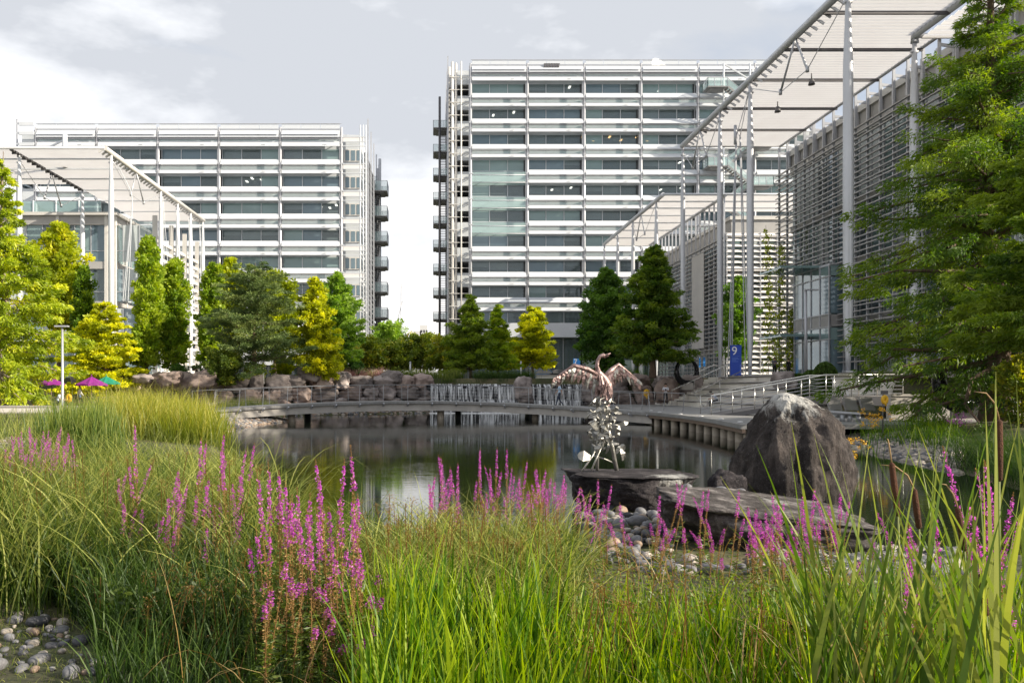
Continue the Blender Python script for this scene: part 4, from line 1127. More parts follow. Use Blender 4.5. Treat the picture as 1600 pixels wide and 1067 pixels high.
def build_waterfalls():
    m_ = bpy.data.materials.new('falling_water'); m_.use_nodes = True
    t = m_.node_tree; t.nodes.clear(); out = t.nodes.new('ShaderNodeOutputMaterial')
    d = t.nodes.new('ShaderNodeBsdfDiffuse'); d.inputs['Color'].default_value = (0.95, 0.96, 0.97, 1)
    g = t.nodes.new('ShaderNodeBsdfGlossy'); g.inputs['Roughness'].default_value = .2
    m0 = t.nodes.new('ShaderNodeMixShader'); m0.inputs[0].default_value = .2; t.links.new(d.outputs[0], m0.inputs[1]); t.links.new(g.outputs[0], m0.inputs[2])
    tr = t.nodes.new('ShaderNodeBsdfTransparent')
    tc = t.nodes.new('ShaderNodeTexCoord'); mp = t.nodes.new('ShaderNodeMapping'); mp.inputs['Scale'].default_value = (6.5, 1, .42)
    n = t.nodes.new('ShaderNodeTexNoise'); n.inputs['Scale'].default_value = 1.0; n.inputs['Detail'].default_value = 6; n.inputs['Roughness'].default_value = .62; n.inputs['Distortion'].default_value = .35
    r = t.nodes.new('ShaderNodeMapRange'); r.inputs['From Min'].default_value = .42; r.inputs['From Max'].default_value = .72
    t.links.new(tc.outputs['Object'], mp.inputs['Vector']); t.links.new(mp.outputs['Vector'], n.inputs['Vector']); t.links.new(n.outputs['Fac'], r.inputs['Value'])
    mx = t.nodes.new('ShaderNodeMixShader'); t.links.new(r.outputs[0], mx.inputs[0]); t.links.new(tr.outputs[0], mx.inputs[1]); t.links.new(m0.outputs[0], mx.inputs[2])
    t.links.new(mx.outputs[0], out.inputs['Surface'])
    M['fall'] = m_
    rng = np.random.default_rng(3)
    for (ua, ub, D, ztop, lab) in ((672, 808, 67.2, 2.42, 'wide thin waterfall over a dark ledge behind the footbridge'), (832, 908, 66.6, 2.40, 'narrow waterfall in strands beside the man on the footbridge')):
        xa, xb = (ua - VPX) / F_PX * D, (ub - VPX) / F_PX * D
        t_ = thing('waterfall', lab, 'waterfall', ((xa + xb) / 2, D, 0))
        b = MB(); b.box(xa - .3, xb + .3, D + .1, D + 2.2, -.3, ztop - .02); b.box(xa - .1, xb + .1, D - .5, D + .1, -.3, 1.15)
        for k in range(int((xb - xa) / .55)):
            x = xa + k * .55; b.box(x, x + rng.uniform(.3, .55), D - rng.uniform(.02, .25), D + .1, rng.uniform(1.2, 1.5), ztop - rng.uniform(.06, .3))
        b.build('ledge', M['rock_ledge'], t_)
        V, F = [], []
        x = xa
        while x < xb:
            w = rng.uniform(.5, 1.4)
            for (z1, z0, yo) in ((ztop + .02, 1.15, .1), (1.2, .02, .62)):
                if True:
                    k = len(V); n = 7; jx = rng.normal(0, .05)
                    for i in range(n):
                        s = i / (n - 1); yy = D - yo - .28 * (1 - (1 - s) ** 2); zz = z1 + (z0 - z1) * s
                        if i == 0: yy = D + .3 - yo
                        V += [(x + jx * s, yy, zz), (x + w + jx * s, yy, zz)]
                    for i in range(n - 1): F.append((k + 2*i, k + 2*i + 1, k + 2*i + 3, k + 2*i + 2))
            x += w * .97
        link('falling_water', raw_mesh('falling_water', V, F, M['fall'], smooth=True), t_)
        f = MB()
        for _ in range(int((xb - xa) * 45)):
            cx, cy_ = rng.uniform(xa, xb), D - .9 - abs(rng.normal(0, .35)); rr = rng.uniform(.04, .16)
            f.lathe((cx, cy_, .005), [(rr, 0), (rr * .6, rr * .35), (.01, rr * .45)], 6)
        f.build('foam', M['white'], t_)
M['rock_ledge'] = rock_mat('wet_ledge', (0.012, 0.012, 0.014), (0.03, 0.03, 0.034), (0.09, 0.09, 0.095), 2.0)

# ------------------------------------------------------------------ the rocks in front
def build_front_rocks():
    # standing boulder
    D = 14.3
    prof = [(0.0, -1.02, 1.06), (0.25, -1.04, 1.05), (0.75, -1.0, 1.04), (1.15, -0.90, 0.97), (1.5, -0.76, 0.80), (1.75, -0.60, 0.56), (1.92, -0.45, 0.28), (2.02, -0.28, 0.05), (2.06, -0.12, -0.1)]
    zs = [p[0] for p in prof]; ls = [p[1] for p in prof]; rs = [p[2] for p in prof]
    n, mrow = 170, 120
    V = []; off = Vector((3.1, 8.2, 1.7))
    for i in range(mrow):
        s = i / (mrow - 1); z = 2.06 * (1 - (1 - s) ** 1.6)
        l, r_ = np.interp(z, zs, ls), np.interp(z, zs, rs); cx, hw_ = (l + r_) / 2, (r_ - l) / 2
        for j in range(n):
            a = 2 * math.pi * j / n; c_, s_ = math.cos(a), math.sin(a)
            k = (abs(c_) ** 2.6 + abs(s_) ** 2.6) ** (-1 / 2.6)
            p = Vector((cx + hw_ * c_ * k, 0.86 * hw_ * s_ * k, z))
            nn = noise.fractal(Vector((p.x * 1.1, p.y * 1.1, p.z * .55)) + off, .8, 2.1, 6)
            ridge = -abs(noise.noise(Vector((p.x * 2.2, p.y * 2.2, p.z * .4)) + off)) * .16
            fine = noise.fractal(Vector((p.x * 6, p.y * 6, p.z * 3.5)) + off, .7, 2.2, 5) * .035 - max(0, noise.noise(Vector((p.x * 3.1, p.y * 3.1, p.z * 2.6)) - off) - .25) * .16
            q = Vector((c_, s_ * .9, .15)) * (nn * .17 + ridge + fine - .02) * (0.35 + 0.65 * min(1, (2.06 - z) / .5))
            V.append(tuple(p + q))
    F = [(i*n + j, i*n + (j+1) % n, (i+1)*n + (j+1) % n, (i+1)*n + j) for i in range(mrow - 1) for j in range(n)]
    o = link('boulder', raw_mesh('boulder', V, F, M['rock_big'], smooth=True)); o.scale = (.95, .95, 1); o.location = ((1238 - VPX) / F_PX * D, D, -.08)
    tag(o, 'huge brown standing boulder with white bird droppings on its top', 'boulder')
    # flat slab under the bird
    def fn1(q):
        q.z = q.z if q.z < .66 else .66 + (q.z - .66) * .2
        k = max(0, min(1, (q.z) / .6)); s = 0.86 + .14 * k; q.x = q.x * s + (1 - k) * .08; q.y *= (0.8 + .2 * k); return q
    o = link('rock_slab', rock_mesh('rock_slab', 41, 6, (2.25, 1.75, 0.92), .88, .13, M['rock_slab'], 4, fn1, 1.8))
    o.location = ((985 - VPX) / F_PX * 13.3, 13.3, -.06); tag(o, 'flat dark rock slab carrying the metal bird sculpture at the water edge', 'rock')
    def fn2(q):
        q.z = q.z if q.z < .62 else .62 + (q.z - .62) * .3
        k = max(0, min(1, q.z / .5)); q.y = q.y * (0.9 + .1 * k); q.x *= (.9 + .1 * k); q.z *= 1 - .16 * (q.x + .8); return q
    o = link('rock_slab', rock_mesh('rock_slab', 47, 6, (2.8, 2.2, 1.0), .9, .14, M['rock_slab2'], 5, fn2, 1.7))
    o.location = ((1180 - VPX) / F_PX * 10.5, 10.5, -.05); o.rotation_euler = (R(4), 0, R(-6)); tag(o, 'low pale-topped rock slab lying among the cobbles in front of the standing boulder', 'rock')
    o = link('boulder', rock_mesh('boulder', 52, 5, (.75, .7, .72), .4, .2, M['rock_slab'], 5)); o.location = ((1135 - VPX) / F_PX * 13.9, 13.9, -.1)
    tag(o, 'small dark boulder in the water against the left of the standing boulder', 'boulder')

PEB_COL = {'pale': (0.33, 0.29, 0.25), 'grey': (0.14, 0.138, 0.145), 'dark': (0.055, 0.055, 0.062), 'tan': (0.23, 0.165, 0.12)}
def build_cobbles():
    rnd = random.Random(5)
    prot = {}
    for k, c in PEB_COL.items():
        mm = mat('cobble_' + k, c, .6, 0, .2, 4, .12, 14, col2=[min(1, x * 1.2) for x in c], rnd=.25)
        prot[k] = [rock_mesh('cobble', 200 + i + len(k) * 7, 3, (1, 1, 1), .12, .10, mm, 0, None, .8) for i in range(3)]
    placed = []
    def put(x, y, s, lab, grp, kind, z=None):
        for (px_, py_, ps) in placed:
            if (px_ - x) ** 2 + (py_ - y) ** 2 < (0.40 * (ps + s)) ** 2: return False
        placed.append((x, y, s))
        o = link('cobble', rnd.choice(prot[kind])); o.scale = (s * rnd.uniform(.9, 1.4), s * rnd.uniform(.75, 1.0), s * rnd.uniform(.55, .8))
        o.location = (x, y, (gz(x, y) if z is None else z) - rnd.uniform(.05, .24) * s); o.rotation_euler = (rnd.uniform(-.2, .2), rnd.uniform(-.2, .2), rnd.uniform(0, 6.28))
        tag(o, lab, 'stone', grp); return True
    n = 0
    for _ in range(4200):
        D = 8.1 + 5.0 * rnd.random() ** 1.1; u = rnd.choice([rnd.uniform(905, 1080), rnd.uniform(905, 1330)])
        x = (u - VPX) / F_PX * D
        if lake_sd(np.array([x]), np.array([D]))[0] < -.25: continue
        if D > 8.9 and u > 1046 + (D - 8.9) * 4: continue
        if D < 9 and u < 1000: continue
        kd = rnd.choices(['grey', 'pale', 'dark', 'tan'], [.5, .16, .22, .12])[0]
        heap = max(0, .07 - .03 * math.hypot((x - 3.0) / 1.0, (D - 11.6) / 1.4))
        where = 'between the two flat rocks' if D > 10 else 'below the pale-topped rock slab'
        if put(x, D, rnd.choice([rnd.uniform(.07, .13), rnd.uniform(.1, .26)]), f'rounded {kd} cobble in the pile {where}', 'cobbles by the flat rocks', kd, gz(x, D) + heap): n += 1
        if n >= 205: break
    n = 0
    for _ in range(900):
        D = rnd.uniform(4.55, 6.0); u = rnd.uniform(-60, 175 - (D - 4.6) * 70)
        x = (u - VPX) / F_PX * D
        kd = rnd.choices(['grey', 'pale', 'dark', 'tan'], [.5, .25, .15, .1])[0]
        if put(x, D, rnd.choice([rnd.uniform(.03, .06), rnd.uniform(.05, .12)]), f'{kd} cobble on the bare ground at the near left corner', 'cobbles at the near left', kd): n += 1
        if n >= 80: break
    for k in range(4):
        x, y = (1078 + k * 23 + rnd.uniform(-9, 9) - VPX) / F_PX * 11.9, 11.8 + rnd.uniform(-.12, .12)
        placed.clear(); put(x, y, rnd.uniform(.14, .2), 'smooth cobble lined up behind the pale-topped rock slab', 'cobbles behind the slab', 'grey', .5)
    # gravel banks: too many to count
    def bank(name, lab, n, fn, s0, s1, seed, cols):
        rng = np.random.default_rng(seed)
        P0 = fn(n, rng); n = len(P0)
        bm = bmesh.new(); bmesh.ops.create_icosphere(bm, subdivisions=1, radius=.5)
        bv = np.array([v.co[:] for v in bm.verts]); bf = np.array([[v.index for v in f.verts] for f in bm.faces]); bm.free()
        sc = rng.uniform(s0, s1, (n, 1, 1)) * np.stack([rng.uniform(.9, 1.4, n), rng.uniform(.7, 1, n), rng.uniform(.5, .75, n)], 1)[:, None, :]
        a = rng.uniform(0, 6.28, n); c_, s_ = np.cos(a), np.sin(a)
        W = bv[None] * sc; X = W[..., 0] * c_[:, None] - W[..., 1] * s_[:, None]; Y = W[..., 0] * s_[:, None] + W[..., 1] * c_[:, None]
        V = np.stack([X, Y, W[..., 2]], -1) + P0[:, None, :]
        F = (bf[None] + (np.arange(n) * len(bv))[:, None, None]).reshape(-1, 3)
        mi = np.repeat(rng.integers(0, len(cols), n), len(bf))
        o = link(name, raw_mesh(name, V.reshape(-1, 3), F, [mat('gravel_' + k, PEB_COL[k], .8, 0, .15, 6) for k in cols], mi=mi, smooth=True)); tag(o, lab, 'gravel', kind='stuff')
    def on(u0, u1, d0, d1, lo=-.4):
        def f(n, rng):
            d = rng.uniform(d0, d1, n); u = rng.uniform(u0, u1, n); x = (u - VPX) / F_PX * d
            sd = lake_sd(x, d); k = (sd > lo) & (sd < 3.2); x, d = x[k], d[k]
            return np.stack([x, d, ground_z(x, d) + .02], 1)
        return f
    bank('gravel_bank', 'pale pebbles on the spit at the left end of the footbridge', 3400, on(335, 470, 35, 52), .12, .32, 1, ['pale', 'grey', 'tan'])
    bank('gravel_bank', 'pale pebbles along the far shore under the footbridge', 2200, on(440, 690, 58, 67), .15, .35, 2, ['pale', 'grey', 'tan'])
    bank('gravel_bank', 'pale pebbles along the right shore beyond the standing boulder', 2600, on(1290, 1500, 17, 30), .12, .3, 3, ['pale', 'pale', 'grey'])
    bank('gravel_bank', 'small pebbles on the near right shore behind the cattails', 1100, on(1180, 1500, 8.2, 10.4, -.3), .08, .2, 4, ['pale', 'grey', 'dark'])
    bank('gravel_bank', 'pale pebbles behind the purple flowers at the left edge', 700, on(-20, 60, 17, 24, -9) if False else (lambda n, rng: (lambda x, d: np.stack([x, d, ground_z(x, d) + .02], 1))(rng.uniform(-15, -11.2, n), rng.uniform(20, 27, n))), .15, .3, 6, ['pale', 'tan'])

build_rock_wall(); build_waterfalls(); build_front_rocks(); build_cobbles()

# ------------------------------------------------------------------ the footbridge
def build_bridge():
    pts = [(335, 640.5, 45.5), (400, 635.5, 47.5), (465, 631.5, 49.2), (530, 629, 50.6), (600, 627, 51.8), (695, 627, 52.6), (780, 629.5, 52.6), (870, 634.5, 51.2), (960, 641, 47.5), (1015, 645, 44.6)]
    C = [P(*p) for p in pts]
    # resample
    S = [0.0]
    for a, b in zip(C, C[1:]): S.append(S[-1] + (b - a).length)
    Ltot = S[-1]
    def at(s):
        s = max(0, min(Ltot, s)); return Vector([float(np.interp(s, S, [c[i] for c in C])) for i in range(3)])
    t = thing('footbridge', 'low arched grey footbridge with steel railings crossing the pond', 'footbridge', at(Ltot / 2))
    n = 60; Wd = 2.4
    def frame(s):
        p = at(s); d = (at(s + .3) - at(s - .3)); d.z = 0; d.normalize(); return p, Vector((-d.y, d.x, 0)) if True else None
    deck = MB(); beam = MB()
    prev = None
    for i in range(n + 1):
        p, nrm = frame(Ltot * i / n)
        cur = [p, p + nrm * Wd, p + nrm * Wd - Vector((0, 0, .16)), p - Vector((0, 0, .16))]
        bc = [p + nrm * .15 - Vector((0, 0, .162)), p + nrm * .5 - Vector((0, 0, .162)), p + nrm * .5 - Vector((0, 0, .62)), p + nrm * .15 - Vector((0, 0, .62))]
        bd = [c + nrm * (Wd - .65) for c in bc]
        if prev:
            for a, b, mb in ((prev[0], cur, deck), (prev[1], bc, beam), (prev[2], bd, beam)):
                for k in range(4): mb.face([a[k], a[(k+1) % 4], b[(k+1) % 4], b[k]])
        prev = (cur, bc, bd)
    deck.build('deck', M['deck'], t); beam.build('beam', M['concrete'], t)
    for side, nm in ((0.06, -1), (Wd - .06, 1)):
        b = MB(); tops = []
        np_ = 19
        for i in range(np_ + 1):
            p, nrm = frame(Ltot * i / np_); q = p + nrm * side
            top = q + nrm * nm * .16 + Vector((0, 0, 1.08)); tops.append(top)
            pb = MB(); pb.bar(q - Vector((0, 0, .3)), top, .03, .06, 0); pb.bar(q + nrm * nm * -.0 - Vector((0, 0, .3)), q + nrm * nm * .25 - Vector((0, 0, .12)), .06, .1, 0)
            pb.build('railing_post', M['stair_steel'] if nm > 0 else M['alu_grey'], t)
        b.tube(tops, .02, 8); b.build('handrail', M['stair_steel'], t)
        b = MB()
        for k in range(1, 5):
            f = k / 5
            pts_ = []
            for i in range(np_ + 1):
                p, nrm = frame(Ltot * i / np_); q = p + nrm * side; pts_.append(q + nrm * nm * .16 * f + Vector((0, 0, 1.08 * f)))
            b.tube(pts_, .0022, 4, cap=False)
        b.build('railing_wires', M['alu_grey'], t)
    for (u, off, m_, r) in ((465, .9, 'pile', .24), (496, 1.9, 'black', .22), (693, .9, 'pile', .24), (718, 1.9, 'black', .2), (830, 1.2, 'pile', .22)):
        # nearest s for this column
        best = min((abs((at(s).x) / at(s).y * F_PX + VPX - u), s) for s in np.linspace(0, Ltot, 200))[1]
        p, nrm = frame(best); q = p + nrm * off
        b = MB(); b.tube([(q.x, q.y, -1.2), (q.x, q.y, p.z - .6)], r, 14); b.build('pier', M[m_], t)

def build_dock():
    t = thing('dock', 'grey timber dock on round concrete piles along the right shore', 'dock', (14, 45, .75))
    b = MB()
    edge = [(11.2, 28.9), (11.9, 33.7), (12.25, 39), (12.0, 44.2), (12.6, 48), (13.2, 56), (13.2, 65.5)]
    ins = [(27, 28.9), (27, 33.7), (24, 39), (22.6, 44.2), (19.6, 48), (19.6, 56), (19.8, 65.5)]
    z1, z0 = .75, .58
    for (a, c), (d, e_) in zip(zip(edge, edge[1:]), zip(ins, ins[1:])):
        b.face([(*a, z1), (*d, z1), (*e_, z1), (*c, z1)]); b.face([(*a, z0), (*c, z0), (*e_, z0), (*d, z0)]); b.face([(*a, z0), (*a, z1), (*c, z1), (*c, z0)])
    b.face([(11.2, 28.9, z0), (27, 28.9, z0), (27, 28.9, z1), (11.2, 28.9, z1)])
    b.build('deck', M['deck'], t)
    f = MB()
    for (a, c) in zip(edge, edge[1:]): f.bar((a[0] + .12, a[1], .5), (c[0] + .12, c[1], .5), .12, .15)
    f.build('edge_beam', M['wood'], t)
    for k in range(15):
        y = 29.3 + k * 1.32
        x = float(np.interp(y, [e[1] for e in edge], [e[0] for e in edge])) + .42
        b = MB(); b.tube([(x, y, -1.2), (x, y, .57)], .20, 14); b.build('pile', M['pile'], t)
    b = MB(); b.box(13, 13.2, 29, 60, -.8, .55); b.build('shade_backing', M['black'], t)  # backing painted black for the shade behind the piles
    for k in range(6):
        y = 31 + k * 3.2; x = float(np.interp(y, [e[1] for e in edge], [e[0] for e in edge])) + .5
        l = MB(); l.lathe((x, y, .751), [(.11, 0), (.11, .02), (.02, .03)], 10); l.build('deck_light', M['white'], t)

build_bridge(); build_dock()
# ------------------------------------------------------------------ lettering
def text_mesh(name, s, size, m_, extrude=.01):
    cu = bpy.data.curves.new('t', 'FONT'); cu.body = s; cu.size = size; cu.extrude = extrude; cu.resolution_u = 4
    o = bpy.data.objects.new('t', cu); COL.objects.link(o)
    me = bpy.data.meshes.new_from_object(o.evaluated_get(bpy.context.evaluated_depsgraph_get()))
    bpy.data.objects.remove(o); bpy.data.curves.remove(cu); me.name = name
    me.materials.clear(); me.materials.append(m_)
    return me

def build_signs():
    D = 55.0; s = D / F_PX
    x0, x1 = (1142 - VPX) * s, (1158.5 - VPX) * s; zt, zb = CZ + (607 - 539) * s, Z_UP
    r = thing('sign', 'tall blue totem sign with a white 9 at the head of the steps', 'sign', ((x0 + x1) / 2, D, zb))
    b = MB(); b.box(x0, x1, D, D + .16, zb, zt); b.build('panel', M['blue_sign'], r)
    o = link('numeral', text_mesh('numeral', '9', .82, M['white']), r); o.rotation_euler = (R(90), 0, 0); o.location = (x0 + .04, D - .012, zt - .68)
    b = MB(); b.box(x0 + .05, x1 - .05, D - .008, D - .002, zt - .78, zt - .765)
    for k, w in enumerate((.42, .5, .3, .45)): b.box(x0 + .06, x0 + .06 + w, D - .008, D - .002, zt - .9 - k * .085, zt - .865 - k * .085)
    b.box(x1 - .1, x1 - .05, D - .008, D - .002, zb + .1, zb + .75)
    b.build('small_lettering', M['sign_text'], r)
    D = 96.0; s = D / F_PX
    x0, x1 = (896 - VPX) * s, (906.5 - VPX) * s; zt = CZ + (607 - 560) * s
    r = thing('sign', 'bright blue sign with a white 7 before the dark lobby of the middle tower', 'sign', ((x0 + x1) / 2, D, Z_UP))
    b = MB(); b.box(x0, x1, D, D + .16, Z_UP, zt); b.build('panel', M['blue_light'], r)
    o = link('numeral', text_mesh('numeral', '7', .85, M['white']), r); o.rotation_euler = (R(90), 0, 0); o.location = (x0 + .05, D - .012, zt - .66)
    for u, v, w, lab in ((1100.5, 558, 3.2, 'small blue banner behind the black ring, right one'), (1093.5, 559, 2.4, 'small blue banner behind the black ring, left one')):
        D = 84; s = D / F_PX; c = P(u, v, D)
        r = thing('banner', lab, 'banner', (c.x, D, Z_UP))
        b = MB(); b.box(c.x - w * s / 2, c.x + w * s / 2, D, D + .03, c.z - 1.0, c.z); b.build('panel', M['blue_light'], r)
        b = MB(); b.tube([(c.x, D + .05, Z_UP), (c.x, D + .05, c.z + .1)], .03, 6); b.build('pole', M['alu_grey'], r)

# ------------------------------------------------------------------ steps, ramp, walls on the right
def rail(name, label, pts, base_drop, m_='stainless', posts=6, wires=0, r=.03, group=None):
    pts = [Vector(p) for p in pts]
    t = thing(name, label, 'handrail', pts[0] - Vector((0, 0, base_drop)), group)
    b = MB(); b.tube(pts, r, 8); b.build('rail', M[m_], t)
    S = [0.0]
    for a, c in zip(pts, pts[1:]): S.append(S[-1] + (c - a).length)
    for i in range(posts):
        s = S[-1] * i / max(1, posts - 1); q = Vector([float(np.interp(s, S, [p[k] for p in pts])) for k in range(3)])
        b = MB(); b.tube([q, q - Vector((0, 0, base_drop))], r * .8, 6); b.build('post', M[m_], t)
    if wires:
        b = MB()
        for k in range(1, wires + 1): b.tube([p - Vector((0, 0, base_drop * k / (wires + 1))) for p in pts], .009, 4, cap=False)
        b.build('wires', M['alu_grey'], t)
    return t

def build_right_terrace():
    # broad seating steps facing the pond
    t = thing('stone_steps', 'broad pale stone seating steps rising from the dock to the upper terrace', 'steps', (20, 54, .75))
    n = 5; x0, x1 = 18.7, 22.9
    for k in range(n):
        b = MB(); za, zb = .751 + k * .44, .751 + (k + 1) * .44
        xa = x0 + k * (x1 - x0) / n
        b.box(xa + .16, 23.6, 45.1 + k * .45, 61.2, za, zb - .07, 0); b.box(xa + .12, 23.6, 45.05 + k * .45, 61.19, zb - .13, zb - .072, 2); b.box(xa, 23.6, 44.95 + k * .45, 61.2, zb - .069, zb, 1)  # dark strip under each nosing paints in the shade of its overhang
        b.build('seating_tier', [M['concrete_lite'], M['concrete'], M['steel_dark']], t)
    for k in range(13):
        b = MB(); xa = x0 - .6 + k * .36; b.box(xa, 23.6, 61.25, 64.6, .751 + k * .17, .751 + (k + 1) * .17); b.build('stair_tread', M['concrete_lite'], t)
    for k in range(13):
        b = MB(); xa = x0 - .3 + k * .33; b.box(xa, xa + .5, 54.2, 56.4, .752 + k * .17, .752 + (k + 1) * .17 - .004); b.build('stair_tread', M['concrete_lite'], t)
    # upper terrace paving
    b = MB(); b.box(23.62, 31.0, 39, 72, 2.6, 2.965); o = b.build('terrace', M['paving']); tag(o, kind='structure')
    b = MB(); b.box(-60, 60, 86, 110, 2.7, 2.962); o = b.build('road', M['concrete']); tag(o, kind='structure')
    rail('handrail', 'steel handrail climbing the left side of the stone steps, far one', [(18.0, 64.4, 1.9), (22.8, 64.4, 3.95), (23.6, 64.4, 3.95)], 1.05, posts=4)
    rail('handrail', 'steel handrail climbing the left side of the stone steps, near one', [(18.4, 61.1, 1.9), (22.8, 61.1, 3.95), (23.6, 61.1, 3.95)], 1.05, posts=4)
    rail('handrail', 'short steel handrail in the middle of the stone steps by the seated man', [(18.3, 53.6, .85), (17.9, 54.4, 1.75), (22.6, 54.4, 3.9)], 1.0, posts=3)
    # ramp in front of the steps
    t = thing('ramp', 'grey access ramp with steel railings rising to the right behind the standing boulder', 'ramp', (16, 37, .75))
    A, B, C2 = P(1112, 650, 39.5), P(1290, 621, 36.0), P(1412, 620, 36.0)
    b = MB()
    for p, q in ((A, B), (B, C2)):
        for k, (dy, dz) in enumerate(((0, 0),)):
            w = Vector((0, 1.7, 0)); h = Vector((0, 0, .22))
            b.face([p, q, q + w, p + w]); b.face([p - h, p + w - h, q + w - h, q - h]); b.face([p - h, q - h, q, p]); b.face([p + w - h, p + w, q + w, q + w - h])
    b.face([C2, C2 - Vector((0, 0, .22)), C2 + Vector((0, 1.7, -.22)), C2 + Vector((0, 1.7, 0))])
    b.build('ramp_deck', M['steel_dark'], t)
    h = Vector((0, 0, 1.02))
    for off, nm in ((Vector((0, .06, 0)), 0), (Vector((0, 1.64, 0)), 1)):
        pts = [A + off + h, B + off + h, C2 + off + h]
        b = MB(); b.tube([A + off] + pts if nm == 0 else pts, .032, 8); b.build('handrail', M['stainless'], t)
        for k in range(9):
            f = k / 8; q = A.lerp(B, f / .62) if f < .62 else B.lerp(C2, (f - .62) / .38); q = q + off
            b = MB(); b.tube([q, q + h], .024, 6); b.build('railing_post', M['stainless'], t)
        b = MB()
        for k in range(1, 6): b.tube([p - h * (k / 6) for p in pts], .009, 4, cap=False)
        b.build('railing_wires', M['alu_grey'], t)
    # concrete walls
    def wall(label, x0, x1, y, z0, z1, th=.35, m_='concrete_lite', seams=6, cap=True):
        w = thing('retaining_wall', label, 'wall', ((x0 + x1) / 2, y, z0))
        b = MB(); b.box(x0, x1, y, y + th, z0, z1)
        b.build('wall_face', M[m_], w)
        b = MB()
        for k in range(1, seams): xx = x0 + (x1 - x0) * k / seams; b.box(xx - .012, xx + .012, y - .004, y + .01, z0, z1 - .05)
        b.build('joints', M['steel_dark'], w)
        if cap: b = MB(); b.box(x0 - .03, x1 + .03, y - .05, y + th + .1, z1 + .002, z1 + .09); b.build('coping', M['concrete'], w)
        return w
    wall('smooth grey concrete wall behind the ramp landing', P(1306, 600, 40).x, 30, 40.0, 1.2, CZ + (607 - 592) / F_PX * 40, seams=5)
    w = wall('board-marked concrete wall with a dark panel behind the yellow flowers', P(1392, 650, 33.5).x, 30, 33.5, .5, CZ - (619 - 607) / F_PX * 33.5, seams=12, m_='concrete')
    b = MB(); c = P(1443, 657, 33.4); b.box(c.x - .17, c.x + .17, 33.44, 33.49, c.z, c.z + .66); b.build('vent_panel', M['black'], w)
    b = MB(); b.box(P(1390, 620, 34).x, 30, 33.86, 39.9, 1.3, CZ - (619.5 - 607) / F_PX * 33.9); o = b.build('path', M['paving']); tag(o, kind='structure')
    # white notice board on the landing
    c = P(1325, 629, 38.6); r = thing('notice_board', 'small white notice board leaning by the concrete wall behind the ramp rail', 'board', (c.x, 38.6, c.z))
    b = MB(); b.bar((c.x + .05, 38.6, 1.55), (c.x - .08, 38.7, c.z + .95), .28, .03); b.build('panel', M['white'], r)
    b = MB(); b.bar((c.x + .05, 38.7, 1.3), (c.x + .05, 38.75, c.z + .5), .05, .05); b.build('stand', M['alu_grey'], r)
    # timber loungers fixed to a long low beam
    t = thing('bench', 'long low bench of timber lounge seats on a grey beam below the ramp', 'bench', P(1325, 660, 32.5))
    for u in (1305, 1330, 1356):
        c = P(u, 630, 32.6); b = MB()
        for k in range(7):
            f = k / 6; b.box(c.x - .25, c.x + .25, 32.5 + f * .25, 32.58 + f * .25, c.z - .28 + f * .46, c.z - .22 + f * .46 + .02)
        for sx in (-.24, .24): b.bar((c.x + sx, 32.56, c.z - .3), (c.x + sx, 32.84, c.z + .2), .05, .05)
        b.build('backrest', M['louvre_brown'], t)
    c0, c1 = P(1278, 641, 32), P(1345, 646, 31.3)
    b = MB(); b.bar(c0, c1, .4, .07); b.build('seat', M['alu_grey'], t)
    for u in (1303, 1316, 1328, 1341):
        c = P(u, 648, 31.5); b = MB(); b.tube([(c.x, 31.5, .75), (c.x, 31.5, c.z)], .09, 10); b.build('leg', M['alu_grey'], t)
    # lifebuoy posts
    def lifebuoy(u, v, D, zb, lab, sc=1.0, board=True):
        c = P(u, v, D); r = thing('lifebuoy_post', lab, 'lifebuoy', (c.x, D, zb))
        b = MB(); b.tube([(c.x, D + .06, zb), (c.x, D + .06, c.z + .3 * sc)], .05 * sc, 8); b.build('post', M['steel_dark'], r)
        b = MB(); b.tube([(c.x + .22 * sc * math.cos(a) * .7, D - .05, c.z - .05 + .26 * sc * math.sin(a)) for a in np.linspace(0, 2 * math.pi, 15)], .15 * sc, 8, cap=False)
        b.tube([(c.x - .05, D - .1, c.z - .2 * sc), (c.x + .02, D - .1, c.z - .62 * sc)], .07 * sc, 8)
        b.build('lifebuoy', M['yellow'], r)
        if board: b = MB(); b.box(c.x - .26 * sc, c.x + .26 * sc, D - .06, D, c.z + .33 * sc, c.z + .62 * sc); b.build('board', M['steel_dark'], r)
    lifebuoy(1381, 622, 26.0, .6, 'yellow lifebuoy under a dark board among yellow flowers at right', .40)
    lifebuoy(1010, 613, 62, .75, 'small yellow lifebuoy on a post against the rock wall right of the bird', .8, False)
    lifebuoy(57, 632, 52, .66, 'yellow lifebuoy post beside the low plaza wall, leftmost', .8, False)
    lifebuoy(108, 621, 55, .66, 'yellow lifebuoy post between the seated and the standing person', .8, False)

def torus_ring(name, label, c, Rr, r, tilt, m_, squash=1.0, a0=0, a1=2 * math.pi, base=None):
    t = thing(name, label, 'sculpture', base or (c[0], c[1], c[2] - Rr))
    b = MB(); pts = []; n = 40; rr = []
    for i in range(n + 1):
        a = a0 + (a1 - a0) * i / n
        p = Vector((math.cos(a) * Rr, 0, math.sin(a) * Rr * squash)); p.rotate(Matrix.Rotation(tilt, 3, 'Z')); pts.append(Vector(c) + p)
        rr.append(r * (1.25 - .55 * math.sin(a)))
    b.tube(pts, rr, 12); b.build('ring', M[m_], t)
    q = MB(); q.box(c[0] - .4, c[0] + .4, c[1] - .3, c[1] + .3, c[2] - Rr * squash - .5, c[2] - Rr * squash + .05); q.build('plinth', M['concrete'], t)

